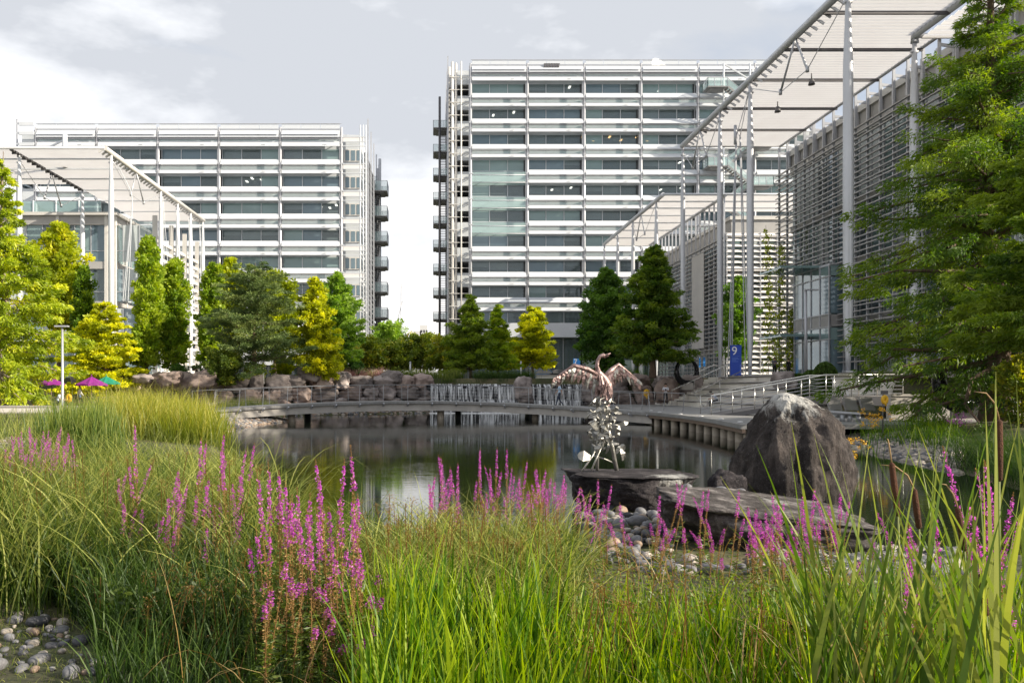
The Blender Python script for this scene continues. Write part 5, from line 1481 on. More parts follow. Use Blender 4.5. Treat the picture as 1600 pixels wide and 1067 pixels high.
M['gloss_black'] = mat('polished_black', (0.015, 0.015, 0.017), .12, .3, .1, 2)
def build_ring_sculptures():
    c = P(1073, 580, 62); torus_ring('sculpture', 'polished black ring sculpture under the dark conifer by the steps', (c.x, 62, c.z), .95, .15, R(20), 'gloss_black')
    c = P(1508, 606, 31); torus_ring('sculpture', 'polished black bowl-shaped ring sculpture under the big tree at right', (c.x, 31, c.z + .35), 1.15, .2, R(10), 'gloss_black', .9)

# ------------------------------------------------------------------ people
SKIN = mat('skin', (0.42, 0.26, 0.19), .55, 0, .05, 4)
SKIN_D = mat('skin_tan', (0.30, 0.18, 0.12), .55, 0, .05, 4)
HAIR = mat('dark_hair', (0.02, 0.014, 0.01), .6, 0, .2, 20)
SHOE_W = mat('white_shoe', (0.6, 0.6, 0.6), .6); SHOE_D = mat('dark_shoe', (0.03, 0.03, 0.03), .6)
def cloth(name, c): return mat('cloth_' + name, c, .9, 0, .12, 6, .1, 20)

def person(label, base, face, h, J, shirt, trouser, shoes, hair=HAIR, skin=SKIN, sleeve='short', extra=None, dress=False, group=None):
    """J: joint positions in body space (x right, y forward, z up, metres for a 1.75 m person)."""
    s = h / 1.75
    names = list(J.keys()); idx = {n: i for i, n in enumerate(names)}
    E = [('pel', 'waist'), ('waist', 'chest'), ('chest', 'neck'), ('neck', 'jaw'), ('jaw', 'crown'),
         ('chest', 'shL'), ('shL', 'elL'), ('elL', 'wrL'), ('wrL', 'haL'), ('chest', 'shR'), ('shR', 'elR'), ('elR', 'wrR'), ('wrR', 'haR'),
         ('pel', 'hiL'), ('hiL', 'knL'), ('knL', 'anL'), ('anL', 'toL'), ('pel', 'hiR'), ('hiR', 'knR'), ('knR', 'anR'), ('anR', 'toR')]
    rad = {'pel': .125, 'waist': .12, 'chest': .135, 'neck': .052, 'jaw': .078, 'crown': .082, 'sh': .068, 'el': .045, 'wr': .03, 'ha': .03, 'hi': .092, 'kn': .06, 'an': .042, 'to': .036}
    me = bpy.data.meshes.new('p'); me.from_pydata([tuple(Vector(J[n]) * s) for n in names], [(idx[a], idx[b]) for a, b in E], [])
    o = bpy.data.objects.new('p', me); COL.objects.link(o)
    o.modifiers.new('s', 'SKIN'); sub = o.modifiers.new('u', 'SUBSURF'); sub.levels = 1; sub.render_levels = 1
    sk = me.skin_vertices[0].data
    for n in names:
        r = rad.get(n, rad.get(n[:2], .05)) * s; ry = r * (.72 if n in ('pel', 'waist', 'chest') else 1)
        sk[idx[n]].radius = (r, ry); sk[idx[n]].use_root = (n == 'pel')
    dg = bpy.context.evaluated_depsgraph_get(); dg.update()
    body = bpy.data.meshes.new_from_object(o.evaluated_get(dg)); bpy.data.objects.remove(o); bpy.data.meshes.remove(me)
    # fingers: five on each hand, joined into the same mesh
    b = MB(); b.V = [tuple(v.co) for v in body.vertices]; b.F = [list(p.vertices) for p in body.polygons]; b.M = [0] * len(b.F); b.S = [True] * len(b.F)
    nbody = len(b.F)
    for sd in 'LR':
        w, k = Vector(J['wr' + sd]) * s, Vector(J['ha' + sd]) * s; d = (k - w).normalized(); a = d.cross(Vector((0.3, 1, 0.2))).normalized(); c = d.cross(a).normalized()
        for i in range(4):
            r0 = k + a * ((i - 1.5) * .018 * s); l = (.075, .085, .08, .062)[i] * s
            b.tube([r0, r0 + d * l * .55, r0 + d * l * .9 + c * l * .3], [.0095 * s, .009 * s, .006 * s], 5)
        b.tube([w.lerp(k, .4) + a * .028 * s, w.lerp(k, .7) + a * .055 * s, k + a * .06 * s + c * .01], [.011 * s, .01 * s, .007 * s], 5)
    # nose and ears
    jw, cr = Vector(J['jaw']) * s, Vector(J['crown']) * s; up = (cr - jw).normalized(); fw = Vector((0, 1, 0)); fw = (fw - up * fw.dot(up)).normalized(); rt = fw.cross(up)
    hc = jw.lerp(cr, .45)
    b.tube([hc + fw * .07 * s + up * .02 * s, hc + fw * .105 * s - up * .02 * s], [.008 * s, .016 * s], 5)
    for q in (-1, 1): b.tube([hc + rt * q * .075 * s + up * .025 * s, hc + rt * q * .088 * s - up * .02 * s], [.018 * s, .012 * s], 5)
    mats = [skin, shirt, trouser, shoes, hair, SHOE_D]
    segs = [(a, c) for a, c in E]
    def near(p):
        best = (1e9, None)
        for a, c in segs:
            A, B = Vector(J[a]) * s, Vector(J[c]) * s; ab = B - A; f = max(0, min(1, (p - A).dot(ab) / max(1e-6, ab.dot(ab)))); dd = (p - A - ab * f).length
            if dd < best[0]: best = (dd, (a, c, f))
        return best[1]
    for i in range(len(b.F)):
        c = sum((Vector(b.V[k]) for k in b.F[i]), Vector()) / len(b.F[i])
        if i >= nbody: b.M[i] = 0; continue
        a, d, f = near(c)
        if d in ('waist', 'chest', 'shL', 'shR'): b.M[i] = 1 if not (a == 'pel' and f < .15) else (1 if dress else 2)
        elif d in ('elL', 'elR'): b.M[i] = 1 if (sleeve == 'long' or f < .75) else 0
        elif d in ('wrL', 'wrR'): b.M[i] = 1 if sleeve == 'long' and f < .9 else 0
        elif d == 'neck': b.M[i] = 1 if f < .55 else 0
        elif d in ('hiL', 'hiR', 'knL', 'knR'): b.M[i] = 2
        elif d in ('anL', 'anR'): b.M[i] = 2 if f < .92 else 3
        elif d in ('toL', 'toR'): b.M[i] = 3
        elif d in ('jaw', 'crown'): b.M[i] = 0
    me = b.mesh('person', mats)
    o = link('person', me); o.location = base; o.rotation_euler = (0, 0, face); tag(o, label, 'person', group)
    hb = MB(); ctr = hc + up * .05 * s - fw * .018 * s
    for (la, lb) in ((0, 1),):
        k0 = len(hb.V); n, mm = 12, 6
        for i in range(mm + 1):
            th = R(112) * i / mm
            for j in range(n):
                ph = 2 * math.pi * j / n
                lim = th if math.cos(ph) < .3 else min(th, R(62))
                p = ctr + (up * math.cos(lim) + (fw * math.cos(ph) + rt * math.sin(ph)) * math.sin(lim)) * .108 * s
                hb.V.append(tuple(p))
        for i in range(mm):
            for j in range(n): hb.F.append([k0 + i*n + j, k0 + i*n + (j+1) % n, k0 + (i+1)*n + (j+1) % n, k0 + (i+1)*n + j]); hb.M.append(0); hb.S.append(True)
    hm = hb.build('hair', hair, None); hm.parent = o
    if extra: extra(o, s, J)
    return o

STAND = dict(pel=(0, 0, .95), waist=(0, 0, 1.12), chest=(0, 0, 1.34), neck=(0, 0, 1.49), jaw=(0, .02, 1.575), crown=(0, .015, 1.67),
             shL=(-.17, 0, 1.40), elL=(-.22, -.03, 1.14), wrL=(-.21, .08, .92), haL=(-.205, .11, .84), shR=(.17, 0, 1.40), elR=(.22, -.03, 1.14), wrR=(.21, .08, .92), haR=(.205, .11, .84),
             hiL=(-.09, 0, .88), knL=(-.10, .02, .50), anL=(-.11, -.02, .09), toL=(-.13, .13, .035), hiR=(.09, 0, .88), knR=(.10, .02, .50), anR=(.11, -.02, .09), toR=(.13, .13, .035))
def pose(**kw): d = dict(STAND); d.update(kw); return d
WALK = pose(knL=(-.09, .16, .52), anL=(-.09, .24, .12), toL=(-.09, .40, .07), knR=(.09, -.02, .50), anR=(.09, -.30, .14), toR=(.09, -.20, .045), elL=(-.22, -.12, 1.15), wrL=(-.2, -.16, .93), haL=(-.2, -.16, .85), elR=(.22, .08, 1.15), wrR=(.2, .22, .97), haR=(.2, .26, .9))
PHONE = pose(elL=(-.23, .03, 1.15), wrL=(-.08, .24, 1.18), haL=(-.02, .28, 1.22), elR=(.23, .03, 1.15), wrR=(.08, .24, 1.16), haR=(.03, .28, 1.2), jaw=(0, .05, 1.565), crown=(0, .07, 1.655))
SIT = pose(pel=(0, 0, .52), waist=(0, .06, .70), chest=(0, .2, .88), neck=(0, .32, .99), jaw=(0, .42, 1.03), crown=(0, .48, 1.10), shL=(-.17, .23, .92), shR=(.17, .23, .92), elL=(-.2, .36, .68), wrL=(-.08, .52, .66), haL=(-.02, .58, .66), elR=(.2, .36, .68), wrR=(.08, .52, .64), haR=(.02, .58, .64),
           hiL=(-.1, .06, .5), knL=(-.12, .46, .52), anL=(-.12, .42, .10), toL=(-.13, .57, .04), hiR=(.1, .06, .5), knR=(.12, .46, .52), anR=(.12, .46, .10), toR=(.13, .61, .04))

def build_people():
    blue = cloth('pale_blue', (.42, .55, .70)); white = cloth('white', (.72, .72, .78)); navy = cloth('navy', (.03, .04, .07)); black = cloth('black', (.015, .015, .018)); grey = cloth('grey', (.10, .10, .12)); jeans = cloth('jeans', (.08, .14, .28)); light = cloth('off_white', (.66, .64, .62)); sky = cloth('light_blue', (.5, .56, .68))
    D = 52.4; c = P(874, 635, D)
    person('man in pale blue shirt and dark trousers walking on the footbridge', (c.x, D, P(874, 636, 51.4).z + .0), R(90), 1.62, WALK, blue, navy, SHOE_D)
    D = 60.0; c = P(1040, 633, D)
    def phone(o, s, J):
        b = MB(); b.box(-.04, .04, .31 * s, .325 * s, 1.18 * s, 1.32 * s); q = b.build('phone', M['black'], None); q.parent = o
    person('man in white shirt and dark trousers standing on the dock looking at a phone', (c.x, D, .75), R(165), 1.70, PHONE, white, black, SHOE_W, extra=phone)
    c = P(1106, 0, 56.0)
    person('man in pale lilac shirt sitting bent forward on the stone steps', (18.95, 52.9, .72), R(95), 1.72, SIT, sky, black, SHOE_W)
    D = 62.5
    c = P(1210, 590, D); person('man in dark jacket and trousers standing on the upper terrace before the louvred block', (c.x, D, 2.965), R(175), 1.55, PHONE, grey, black, SHOE_D, sleeve='long')
    c = P(1232, 590, D + 1); person('person dressed in black seen from behind on the upper terrace', (c.x, D + 1, 2.965), R(10), 1.5, STAND, black, black, SHOE_D, sleeve='long')
    D = 62.3; c = P(307, 597, D); person('woman in black dress standing on the slope beside the low shrubs', (c.x, D, P(307, 597, D).z), R(200), 1.45, PHONE, black, black, SHOE_D, dress=True)
    D = 55.0; c = P(125, 637, D); person('person in white top and blue jeans standing by the picnic tables', (c.x, D, .665), R(-60), 1.62, WALK, light, jeans, SHOE_D, sleeve='long')
    D = 50.0; c = P(20, 640, D); person('dark-haired person in brown top sitting at the far left under the tree', (c.x, D, .72), R(-90), 1.75, SIT, cloth('brown', (.10, .06, .045)), black, SHOE_D)
    c = P(89, 640, D); person('person in pale top sitting beside the lamp post on the plaza', (c.x, D, .70), R(-100), 1.75, SIT, sky, navy, SHOE_D)

# ------------------------------------------------------------------ the left plaza: parasols, tables, lamp posts
def build_plaza():
    b = MB(); b.box(-45, -16.2, 44, 61.5, .3, .70); o = b.build('plaza', M['paving']); tag(o, kind='structure')
    w = thing('low_wall', 'low pale wall along the lakeside edge of the plaza', 'wall', (-22.5, 46, .66))
    b = MB(); b.box(-26.5, -18.4, 45.6, 45.95, .3, 1.0); b.build('wall_face', M['concrete_lite'], w); b = MB(); b.box(-26.55, -18.35, 45.55, 46.0, 1.002, 1.07); b.build('coping', M['concrete'], w)
    purple = cloth('purple', (.22, .015, .20)); green = cloth('green', (.01, .22, .13)); mixed = purple
    def parasol(u, v, D, rpx, m_, label, m2=None):
        c = P(u, v, D); Rr = rpx / F_PX * D
        r = thing('parasol', label, 'parasol', (c.x, D, .70))
        b = MB(); n = 8; top = Vector((c.x, D, c.z)); rim = c.z - Rr * .52
        for k in range(n):
            a0, a1 = 2 * math.pi * k / n + .2, 2 * math.pi * (k + 1) / n + .2
            p, q = Vector((c.x + Rr * math.cos(a0), D + Rr * math.sin(a0), rim)), Vector((c.x + Rr * math.cos(a1), D + Rr * math.sin(a1), rim))
            mid = (top + p + q) / 3 - Vector((0, 0, .05)); pm = (p + q) / 2 + Vector((0, 0, .05))
            mi = 0 if not m2 or k < 4 else 1
            b.face([top, p, mid], mi); b.face([top, mid, q], mi); b.face([p, pm, mid], mi); b.face([pm, q, mid], mi)
            b.face([p, p - Vector((0, 0, .12)), pm - Vector((0, 0, .12)), pm], mi); b.face([pm, pm - Vector((0, 0, .12)), q - Vector((0, 0, .12)), q], mi)
        b.tube([top, top + Vector((0, 0, .14))], [.05, .02], 6)
        b.build('canopy', [m_, m2 or m_], r)
        b = MB(); b.tube([(c.x, D, .70), (c.x, D, c.z + .05)], .035, 8); b.lathe((c.x, D, .70), [(.28, 0), (.28, .06), (.06, .12)], 12); b.build('pole', M['wood'], r)
        b = MB()
        for k in range(n):
            a0 = 2 * math.pi * k / n + .2; b.tube([(c.x, D, c.z - .1), (c.x + Rr * math.cos(a0) * .97, D + Rr * math.sin(a0) * .97, rim + .0)], .012, 4, cap=False)
        b.build('ribs', M['wood'], r)
    parasol(80, 589, 57, 20, green, 'green and purple parasol beside the lamp post, leftmost of the three', purple)
    parasol(143, 588, 55.5, 24, purple, 'purple parasol in the middle of the plaza')
    parasol(166, 587.5, 58, 21, green, 'green parasol behind the purple one, rightmost of the three')
    # picnic table
    def picnic(x, y, rz, lab):
        r = thing('picnic_table', lab, 'picnic table', (x, y, .70), 'picnic tables on the plaza')
        b = MB()
        for k in range(5): b.box(x - .9, x + .9, y - .36 + k * .15, y - .23 + k * .15, 1.42, 1.46)
        b.build('tabletop', M['wood'], r)
        for s in (-1, 1):
            b = MB()
            for k in range(2): b.box(x - .9, x + .9, y + s * .72 - .13 + k * .14, y + s * .72 - .01 + k * .14, 1.12, 1.16)
            b.build('bench_seat', M['wood'], r)
            b = MB(); xx = x + s * .65
            b.bar((xx, y - .7, .70), (xx, y - .2, 1.42), .07, .05); b.bar((xx, y + .7, .70), (xx, y + .2, 1.42), .07, .05); b.bar((xx, y - .85, 1.09), (xx, y + .85, 1.09), .05, .08)
            b.build('leg', M['wood'], r)
        r.rotation_euler = (0, 0, rz)
        return r
    for (u, D, rz, lab) in ((80, 56, .1, 'timber picnic table under the green and purple parasol'), (143, 54.8, -.1, 'timber picnic table under the purple parasol'), (168, 57.3, .2, 'timber picnic table under the green parasol'),
                            (48, 54, .3, 'timber picnic table left of the lamp post'), (190, 59, -.2, 'timber picnic table against the rocks, rightmost on the plaza')):
        picnic((u - VPX) / F_PX * D, D, rz, lab)
    # slatted planters between the tables
    for (u, D, lab) in ((60, 60.5, 'dark slatted timber screen behind the tables, left one'), (130, 60.5, 'dark slatted timber screen behind the tables, middle one'), (172, 61, 'dark slatted timber screen behind the tables, right one')):
        x = (u - VPX) / F_PX * D; r = thing('screen', lab, 'screen', (x, D, .7))
        b = MB()
        for k in range(7): b.box(x - 1.1, x + 1.1, D, D + .05, .74 + k * .17, .86 + k * .17)
        b.build('slats', M['wood'], r); b = MB(); b.box(x - 1.15, x - 1.05, D + .05, D + .13, .7, 2.0); b.box(x + 1.05, x + 1.15, D + .05, D + .13, .7, 2.0); b.build('posts', M['bark'], r)
    def lamp(u, v, D, zb, lab, head=True, m_='alu_grey', cap=None):
        c = P(u, v, D); r = thing('lamp_post', lab, 'lamp post', (c.x, D, zb))
        b = MB(); b.tube([(c.x, D, zb), (c.x, D, zb + .5), (c.x, D, c.z)], [.11, .085, .06], 10); b.build('pole', M[m_], r)
        b = MB()
        if head: b.box(c.x - .42, c.x + .35, D - .14, D + .14, c.z, c.z + .09)
        else: b.tube([(c.x, D, c.z), (c.x, D, c.z + .12)], .075, 8)
        b.build('lamp_head', M[cap or m_], r)
    lamp(97.5, 511, 47, .66, 'grey lamp post with a flat head before the green and purple parasol', True)
    lamp(411, 507, 62.2, 2.4, 'slim white pole with a red cap before the dark cedar', False, 'white', 'orange')
    for k, (u, v, D, lab) in enumerate(((335, 575, 64, 'short grey bollard post left of the broad shrub'), (420, 578, 66, 'short pale bollard post right of the white pole'), (641, 567, 80, 'white bollard post before the round-headed trees, left one'), (701, 569, 80, 'white bollard post before the round-headed trees, right one'), (814, 566, 82, 'white bollard post left of the yellow tree'), (1002, 573, 68, 'white bollard post right of the bird neck'))):
        zb = max(2.2, gz(P(u, v, D).x, D)); c = P(u, v, D); r = thing('bollard', lab, 'bollard', (c.x, D, zb))
        b = MB(); b.tube([(c.x, D, zb - .3), (c.x, D, c.z)], .09, 8); b.lathe((c.x, D, c.z), [(.1, 0), (.1, .08), (.03, .14)], 8); b.build('post', M['white'], r)

# ------------------------------------------------------------------ a parked car, distant block and crane
def build_far_things():
    D = 97; s = D / F_PX
    def car(u, v, lab, mm):
        c = P(u, v, D); x, y, z = c.x, D, 2.962
        r = thing('parked_car', lab, 'car', (x, y, z))
        b = MB()
        prof = [(-2.05, .35), (-2.0, .7), (-1.2, .86), (-.55, 1.38), (.75, 1.42), (1.5, .95), (2.0, .85), (2.08, .4)]
        for sy in (-.82, .82): b.face([(x + p[0], y + sy, z + p[1]) for p in (prof if sy > 0 else prof[::-1])] )
        for p, q in zip(prof, prof[1:] + prof[:1]): b.face([(x + p[0], y - .82, z + p[1]), (x + q[0], y - .82, z + q[1]), (x + q[0], y + .82, z + q[1]), (x + p[0], y + .82, z + p[1])])
        b.build('body', mm, r)
        b = MB()
        for k in ((-1.0, -.45, -.0, .02), (.02, .08, .72, 1.25)): b.face([(x + k[0], y - .826, z + .9), (x + k[3], y - .826, z + .9), (x + k[2], y - .826, z + 1.34), (x + k[1], y - .826, z + 1.34)])
        b.build('side_window', M['blind_dark'], r)
        for dx in (-1.3, 1.3):
            w = MB(); w.tube([(x + dx, y - .84, z + .32), (x + dx, y - .62, z + .32)], .32, 14); w.build('wheel', M['rubber'], r)
    car(846, 580, 'dark blue car parked behind the yellow tree before the dark lobby', M['car'])
    car(874, 580, 'dark grey car parked beside the blue sign with a 7', M['steel_dark'])
    t = thing('apartment_block', 'tiny pale block of flats in the gap between the two towers', 'building', (-5, 420, 3))
    m_ = mat('far_render', (.62, .62, .63), .8, 0, .06, .05)
    for (ua, ub, v) in ((645, 658, 517), (656, 668, 508), (666, 676, 519)):
        a, c = P(ua, v, 420), P(ub, v, 420); b = MB(); b.box(a.x, c.x, 420, 432, 2.9, a.z); 
        wl = b.build('wall', m_, t)
        g = MB()
        for z in np.arange(6, a.z - 2, 3.2):
            for x in np.arange(a.x + .5, c.x - .6, 1.4): g.box(x, x + .8, 419.9, 420.05, z, z + 1.3)
        g.build('window', M['blind_dark'], wl)
    t = thing('crane', 'faint thin tower crane far away in the gap between the two towers', 'crane', P(626, 600, 520))
    b = MB(); a, c = P(626, 605, 520), P(627, 444, 520); b.tube([a, c], .35, 5); b.build('crane_mast', M['alu_grey'], t)
    b = MB(); b.bar(P(621, 500, 520), P(629, 470, 520), .4, .5); b.build('jib', M['alu_grey'], t)
    # low grey plinths and tables on the upper left behind the wall
    t = thing('retaining_wall', 'pale low wall under the yellow tree behind the waterfalls', 'wall', P(855, 590, 72))
    a, c = P(838, 590, 72), P(878, 590, 72); b = MB(); b.box(a.x, c.x, 72, 72.5, 2.9, 3.2); b.build('wall_face', M['concrete_lite'], t)
    b = MB(); b.box(a.x - .05, c.x + .05, 71.95, 72.55, 3.202, 3.29); b.build('coping', M['concrete'], t)

# ------------------------------------------------------------------ the bird sculpture
def build_bird():
    D0 = 13.35
    def S(u, v, d=0.0): return P(u, v, D0 + d)
    M['copper'] = mat('patinated_copper', (.10, .055, .05), .45, .6, .45, 9, .3, 30, col2=(.30, .21, .20))
    M['forged'] = mat('forged_silver', (.36, .35, .32), .36, .6, .25, 8, .3, 25)
    t = thing('bird_sculpture', 'metal sculpture of a cormorant with spread wings on a stand of twisted silver leaves', 'sculpture', S(945, 735))
    rng = random.Random(9)
    b = MB()
    spine = [S(952, 627), S(951, 615), S(948, 602), S(942, 592), S(935, 582), S(932.5, 572), S(934, 563), S(938, 556.5), S(943, 555.5), S(946, 557)]
    b.tube(spine, [.04, .075, .095, .085, .055, .035, .03, .03, .042, .028], 10)
    b.tube([S(945, 556.5), S(954, 551.8)], [.036, .01], 6); b.tube([S(945, 558.5), S(951, 555.8)], [.02, .005], 6)
    for k in range(26):
        f = k / 25; a = S(936 + 14 * f + rng.uniform(-5, 5), 585 + 34 * f); c = a + Vector((rng.uniform(-.03, .06), -.1 + rng.uniform(-.04, .02), -rng.uniform(.1, .2)))
        b.bar(a + Vector((0, -.1, 0)), c, .035, .012)
    b.build('body', M['copper'], t)
    def wing(side, joints, n):
        w = MB(); J = [S(*j) for j in joints]
        w.tube(J, [.035, .045, .035, .012], 8)
        Sx = [0, .36, .72, 1.0]
        for k in range(n):
            f = k / (n - 1); i = min(2, next(q for q in range(3) if f <= Sx[q + 1] + 1e-6)); g = (f - Sx[i]) / (Sx[i + 1] - Sx[i]); p = J[i].lerp(J[i + 1], g)
            ln = (.34 - .10 * f) * rng.uniform(.7, 1.2); fan = side * (.10 + .55 * f)
            for row, (l_, yo) in enumerate(((ln, .015), (ln * .55, -.02))):
                q = p + Vector((l_ * math.sin(fan) * (.5 + .4 * row), yo + rng.uniform(-.03, .03), -l_ * math.cos(fan)))
                wd = .036
                a = (q - p).normalized(); sd = a.cross(Vector((0, 1, 0))).normalized()
                m1 = p.lerp(q, .6); bulge = Vector((0, -.02, 0))
                fm = 1 if rng.random() < .3 else 0
                w.face([p - sd * wd * .4, m1 - sd * wd * .6 + bulge, q, m1 + sd * wd * .6 + bulge, p + sd * wd * .4], fm); 
                w.face([p + sd * wd * .4 + Vector((0, .012, 0)), m1 + sd * wd * .6 + bulge + Vector((0, .012, 0)), q + Vector((0, .008, 0)), m1 - sd * wd * .6 + bulge + Vector((0, .012, 0)), p - sd * wd * .4 + Vector((0, .012, 0))])
                w.tube([p, q], [.007, .003], 4, cap=False)
        w.build('wing', [M['copper'], M['forged']], t)
    wing(-1, ((938, 588, 0), (918, 577, -.1), (897, 571, -.15), (868, 590, -.2)), 34)
    wing(1, ((944, 588, 0), (957, 577, .12), (966, 569.5, .18), (996, 593, .22)), 30)
    # stand
    s = MB()
    def tb(pts, r, n=6): s.tube([S(*p) for p in pts], r, n)
    tb(((952, 620, 0), (940, 618, -.02), (931, 624, -.03), (934, 638, 0), (941, 650, .02), (937, 668, 0), (934, 690, 0), (933, 735, 0)), [.022, .03, .032, .03, .03, .028, .026, .03])
    tb(((948, 660, .05), (952, 678, .06), (957, 700, .08), (963.5, 735, .1)), [.03, .035, .035, .036])
    tb(((935, 690, 0), (926, 712, -.2), (909, 736, -.3)), [.02, .016, .016]); tb(((941, 695, 0), (932, 716, -.05), (924, 735, -.1)), [.016, .014, .016]); tb(((928, 712, 0), (945, 717, .05), (961, 724, .1)), .014)
    for _ in range(46):
        f = rng.random(); u = 944 + rng.gauss(0, 10 + 6 * f); v = 630 + 70 * f; d = rng.gauss(0, .12)
        a = rng.uniform(0, 6.28); l = rng.uniform(8, 17)
        p0 = (u, v, d); p1 = (u + l * math.cos(a) * .6, v + l * math.sin(a) * .5 - 2, d + rng.uniform(-.06, .06)); p2 = (u + l * math.cos(a + .5), v + l * math.sin(a + .5), d + rng.uniform(-.1, .1))
        tb((p0, p1, p2), [rng.uniform(.014, .026), rng.uniform(.012, .022), .006], 5)
    s.build('stand', M['forged'], t)
    def plate(u, v, d, l, w, ang, tilt):
        q = MB(); c = S(u, v, d); n = 10
        ax = Vector((math.cos(ang), tilt * .5, -math.sin(ang))).normalized(); sx = ax.cross(Vector((tilt, -1, .2))).normalized(); nn = ax.cross(sx)
        ring = [c + ax * l / 2 * math.cos(2 * math.pi * k / n) + sx * w / 2 * math.sin(2 * math.pi * k / n) * (1 - .25 * math.cos(2 * math.pi * k / n)) + nn * .03 * math.cos(4 * math.pi * k / n) for k in range(n)]
        q.face(ring); q.face([p + nn * .012 for p in ring[::-1]])
        for k in range(n): q.face([ring[k], ring[(k + 1) % n], ring[(k + 1) % n] + nn * .012, ring[k] + nn * .012])
        q.build('metal_leaf', M['forged'], t)
    plate(914, 713, -.25, .24, .17, .2, .3); plate(929, 665, -.2, .2, .11, .9, .2); plate(973, 711, .1, .22, .09, 1.4, .3)
    for _ in range(34):
        f = rng.random(); plate(945 + rng.gauss(0, 11 + 6 * f), 628 + 75 * f, rng.gauss(-.05, .13), rng.uniform(.1, .22), rng.uniform(.035, .08), rng.uniform(0, 3.14), rng.uniform(-.7, .7))

build_signs(); build_right_terrace(); build_ring_sculptures(); build_people(); build_plaza(); build_far_things(); build_bird()
# ------------------------------------------------------------------ trees
LM = {
 'dark':   leaf_mat('leaf_dark_green', (0.016, 0.035, 0.008), (0.035, 0.075, 0.014), (0.075, 0.13, 0.02), .4, k_=2.0),
 'cypress': leaf_mat('leaf_swamp_cypress', (0.022, 0.046, 0.007), (0.055, 0.094, 0.012), (0.13, 0.17, 0.020), .45, k_=1.9),
 'mid':    leaf_mat('leaf_mid_green', (0.03, 0.06, 0.010), (0.07, 0.125, 0.018), (0.14, 0.20, 0.03), .45, k_=2.2),
 'column': leaf_mat('leaf_columnar', (0.04, 0.075, 0.006), (0.10, 0.155, 0.012), (0.20, 0.24, 0.02), .45, k_=2.0),
 'yel':    leaf_mat('leaf_yellow', (0.10, 0.12, 0.006), (0.27, 0.29, 0.010), (0.50, 0.46, 0.015), .45, k_=1.75),
 'yg':     leaf_mat('leaf_yellow_green', (0.07, 0.10, 0.007), (0.17, 0.21, 0.012), (0.33, 0.33, 0.02), .45, k_=2.1),
 'lime':   leaf_mat('leaf_lime', (0.11, 0.14, 0.008), (0.24, 0.27, 0.015), (0.40, 0.38, 0.03), .5, k_=1.75),
 'cedar':  leaf_mat('needle_cedar', (0.022, 0.036, 0.013), (0.050, 0.072, 0.022), (0.10, 0.12, 0.035), .25, k_=2.5),
 'rust':   leaf_mat('leaf_turning', (0.04, 0.062, 0.010), (0.11, 0.14, 0.020), (0.27, 0.235, 0.03), .4, k_=2.0),
 'box':    leaf_mat('leaf_clipped_box', (0.02, 0.04, 0.008), (0.04, 0.075, 0.014), (0.08, 0.12, 0.02), .25, k_=1.6),
}
CONE = [(0, .7), (.1, 1.0), (.3, .92), (.6, .55), (.85, .24), (1, .05)]
COLUMN = [(0, .5), (.08, .85), (.4, 1.0), (.75, .85), (.92, .5), (1, .1)]
ROUND = [(0, .3), (.2, .75), (.45, 1.0), (.7, .9), (.9, .5), (1, .15)]
EGG = [(0, .4), (.15, .9), (.35, 1.0), (.65, .75), (.88, .38), (1, .08)]

